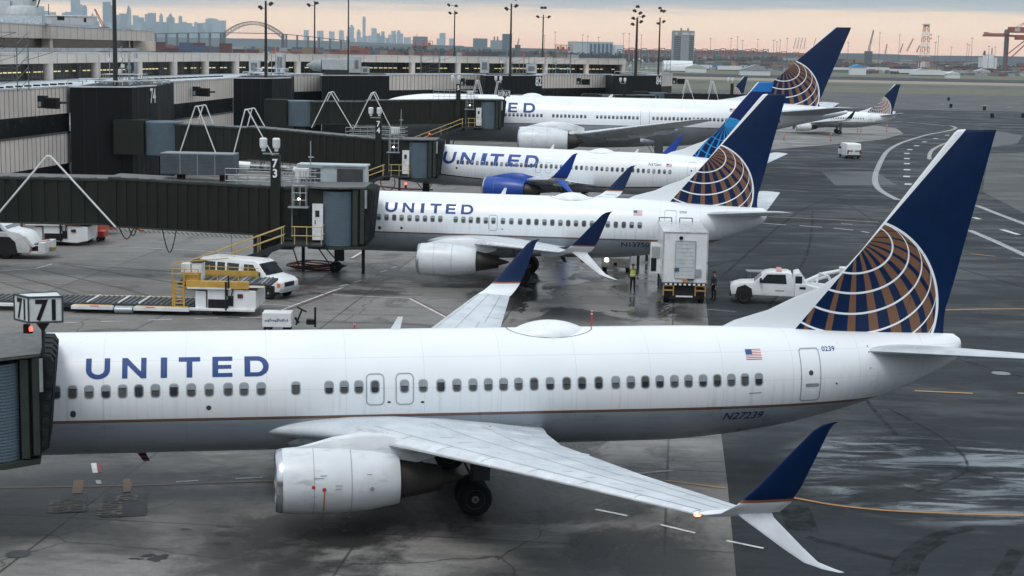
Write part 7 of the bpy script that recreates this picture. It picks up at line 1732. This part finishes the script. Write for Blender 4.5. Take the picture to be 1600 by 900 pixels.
# slewing and jib cranes
def jib(px0, y0, px1, y1, Y, m, lab, wd=1.6, base=True, name='jib_crane'):
    a, b_ = AY(px0, y0, Y), AY(px1, y1, Y); r = empty(name, (a.x, Y, 0), 0, lab, 'crane', 'distant cranes'); p0 = Vector((0, 0, a.z)); p1 = Vector((b_.x - a.x, 0, b_.z)); o = MB(); d = (p1 - p0); nn = Vector((-d.z, 0, d.x)).normalized() * wd * .5
    o.bar(p0 - nn, p1 - nn * .4, .4 * wd, .3 * wd); o.bar(p0 + nn, p1 + nn * .4, .4 * wd, .3 * wd)
    K = 12
    for k in range(K): u = p0 + d * k / K; v = p0 + d * (k + 1) / K; o.bar(u - nn * (1 - .6 * k / K), v + nn * (1 - .6 * k / K), .2 * wd, .2 * wd)
    o.build('jib', m, r)
    if base: MB().box(-2.2 * wd, 2.2 * wd, -2, 2, 0, max(4, p0.z)).build('cab', dgrey, r)
    return r
jib(1357, 80, 1365, 47, 2400, P('crane grey', (.16, .16, .17), .5), 'tall grey slewing crane leaning right near the wide body tail', 2.6); jib(1383, 84, 1386, 69, 2600, red, 'small crane just right of the tall grey one', 2, False); jib(1406, 82, 1411, 68, 2600, red, 'rust red crane jib left of the lattice tower', 2, False); jib(1417, 80, 1427, 60, 2500, P('crane rust', (.32, .14, .1), .5), 'long rust coloured jib left of the lattice tower', 2.2, False); jib(1432, 82, 1437, 71, 2600, red, 'short jib touching the lattice tower', 2, False)
for k, (a_, b_) in enumerate(((1240, 1244), (1245, 1249), (1250, 1254), (1256, 1259), (1270, 1275))): jib(a_, 76 + k * .2, b_, 59, 3200, P('far crane', (.22, .19, .18), .6), ['leftmost', 'second', 'middle', 'fourth', 'rightmost and longest'][k] + ' of the thin slanted booms left of the wide body tail', 1.6, False)
jib(162, 42, 148, 14, 700, P('crane orange red', (.35, .10, .07), .5), 'red lattice crane leaning left before the left skyline', .9); jib(196, 45, 201, 9, 700, P('crane pale', (.40, .45, .48), .5), 'pale lattice crane near the roof pole', .9)
jib(809, 70, 811, 60, 2500, red, 'tiny red crane right of the tall mast', 2)
# red gantry carriers
def gantry(px, py, w_, h, m, lab):
    c = G(px, py); s = c.y / CAMF; r = empty('gantry_carrier', (c.x, c.y, 0), 0, lab, 'gantry crane', 'red gantry carriers'); w_ *= s; h *= s
    o = MB()
    for x in (-w_ / 2, w_ / 2):
        for y in (0, 5): o.bar((x, y, 0), (x, y, h), .9, .9)
    o.bar((-w_ / 2, 0, h), (w_ / 2, 0, h), 1.2, 1.2); o.bar((-w_ / 2, 5, h), (w_ / 2, 5, h), 1.2, 1.2); o.bar((-w_ / 2, 0, h * .5), (w_ / 2, 0, h * .75), .5, .5); o.build('frame', m, r); MB().box(-w_ * .3, w_ * .2, 0, 4, h * .62, h * .9).build('cab', m, r); MB().box(-w_ / 2 - .8, -w_ / 2 + .8, -1, 6, 0, 1.6).box(w_ / 2 - .8, w_ / 2 + .8, -1, 6, 0, 1.6).build('bogie', vblk, r)
gr = P('gantry red', (.22, .05, .045), .6)
i = 0
for px, h in [(968 + k * 9.5, 19 + (k * 7 % 5) * .6) for k in range(32)]:
    gantry(px, 97 + (px - 968) * .006, 7.5, h if px < 1200 else h - 4, gr if i % 4 else dgrey, 'dark red gantry carrier in the far row, %s from the left' % ORD[i]); i += 1
for k, px in enumerate((648, 662, 671, 760, 768, 776, 784, 872, 880, 889)): gantry(px, 86 + (px - 648) * .03, 9, 22 if px < 680 or px > 870 else 12, red if px < 680 or px > 870 else greys[5], 'red gantry carrier behind the terminal roof, %s from the left' % ORD[k])
# slender lighting poles of the port
def pole(px, yt, yb, lab, Y=None, w_=1.):
    c = G(px, yb); Y = c.y if Y is None else Y; c = AY(px, yb, Y); zt = AY(px, yt, Y).z; s = Y / CAMF; r = empty('port_light_pole', (c.x, Y, 0), 0, lab, 'light pole', 'port light poles')
    MB().cyl((0, 0, 0), (0, 0, zt), .42 * s * w_, .3 * s * w_, 6).build('pole', P('port pole', (.10, .10, .11), .5), r); MB().box(-2.2 * s * w_, 2.2 * s * w_, -.5, .5, zt, zt + .8 * s).build('lamp_ring', P('port lamp', (.18, .17, .17), .5), r)
pl_ = [(852, 56), (869, 50.5), (912, 55), (920, 57), (937, 59), (976, 53), (985, 53), (1004, 55), (998, 63), (1113, 61), (1145, 60.5), (1155, 58), (1163, 64), (1187, 62), (1212, 63.5), (1217, 66), (1222, 63), (1233, 60.5), (1329, 67), (1364, 66), (1378, 52), (1409, 55), (1466, 67), (1470, 57), (1491, 74), (1516, 69), (1523, 60), (1519, 71), (1550, 73), (1560, 74)]
for k, (px, yt) in enumerate(pl_): pole(px, yt, 0, 'slender port light pole, %s counted from the left' % ORD[k], 1500 if yt < 62 else 2100, .8)
# tree line and low hills
leaf = P('winter trees', (.050, .055, .055), .8, var=.4, sc=.05)
def trees_far(px0, px1, Y, h0, h1, lab, seed, dens=1.):
    r_ = random.Random(seed); o = MB(); a, b_ = AY(px0, 80, Y).x, AY(px1, 80, Y).x; x = a; s = Y / CAMF
    while x < b_:
        h = r_.uniform(h0, h1) * s * (.8 + .4 * math.sin(x * .002 + seed)); w_ = r_.uniform(1.6, 4.5) * s; y = Y + r_.uniform(-60, 60)
        n_ = 7; 
        for k in range(3):
            cx, cz, rad = x + r_.uniform(-.4, .4) * w_, h * r_.uniform(.45, .85), w_ * r_.uniform(.3, .55)
            ring = lambda z, rr0: [(cx + rr0 * math.cos(2 * PI * i / n_) * r_.uniform(.75, 1.25), y + rr0 * math.sin(2 * PI * i / n_), z) for i in range(n_)]
            o.loft([ring(cz - rad, rad * .35), ring(cz - rad * .3, rad), ring(cz + rad * .4, rad * .8), ring(cz + rad * .95, rad * .25)])
        o.box(x - w_ * .5, x + w_ * .5, y, y + 10, 0, h * .62)
        x += r_.uniform(.5, 1.6) * s / dens
    return tag(o.build('far_wood', leaf), lab, kind='stuff')
trees_far(560, 1000, 3000, 8, 13, 'hazy wood in the middle distance', 2); trees_far(980, 1330, 2800, 8, 14, 'hazy wood behind the tower block', 3); trees_far(1300, 1640, 2700, 8, 14, 'hazy wood behind the red crane', 4); trees_far(1150, 1215, 2900, 15, 19, 'wooded knoll', 5)
hm = P('hazy hill', (.13, .16, .175), .9)
def hill(px0, px1, Y, prof, name='hill'):
    o = MB(); s = Y / CAMF; a = [AY(px0 + (px1 - px0) * t, 80, Y).x for t, _ in prof]; f_ = [(x, AY(px0, 80, Y).z * 0 + 15 + h * s) for x, (_, h) in zip(a, prof)]
    poly = [(a[0], -2)] + f_ + [(a[-1], -2)]; o.side(poly, Y, Y + 400); return tag(o.build(name, hm), kind='structure')
hill(-60, 720, 6500, [(0, 8), (.2, 10), (.4, 8.5), (.6, 9.5), (.75, 8), (1, 5)]); hill(560, 1700, 4200, [(0, 2.5), (.1, 4), (.3, 3), (.45, 5), (.52, 6.5), (.58, 4), (.7, 6), (.78, 4.5), (.9, 6), (1, 5)])
sheet('bay_water', [(-9000, 3300), (200, 3000), (600, 5200), (-9000, 6200)], .3, P('bay water', (.04, .055, .06), .1))
# ---------------------------------------------------------------- air
m = bpy.data.materials.new('haze'); m.use_nodes = True; nt = m.node_tree; nt.nodes.clear()
pv = nt.nodes.new('ShaderNodeVolumePrincipled'); pv.inputs['Color'].default_value = (.74, .90, 1., 1); pv.inputs['Density'].default_value = .000045; pv.inputs['Anisotropy'].default_value = .0
oo = nt.nodes.new('ShaderNodeOutputMaterial'); nt.links.new(pv.outputs[0], oo.inputs['Volume'])
tag(MB().box(-17000, 17000, -400, 17000, -1, 760).build('haze', m), kind='stuff')
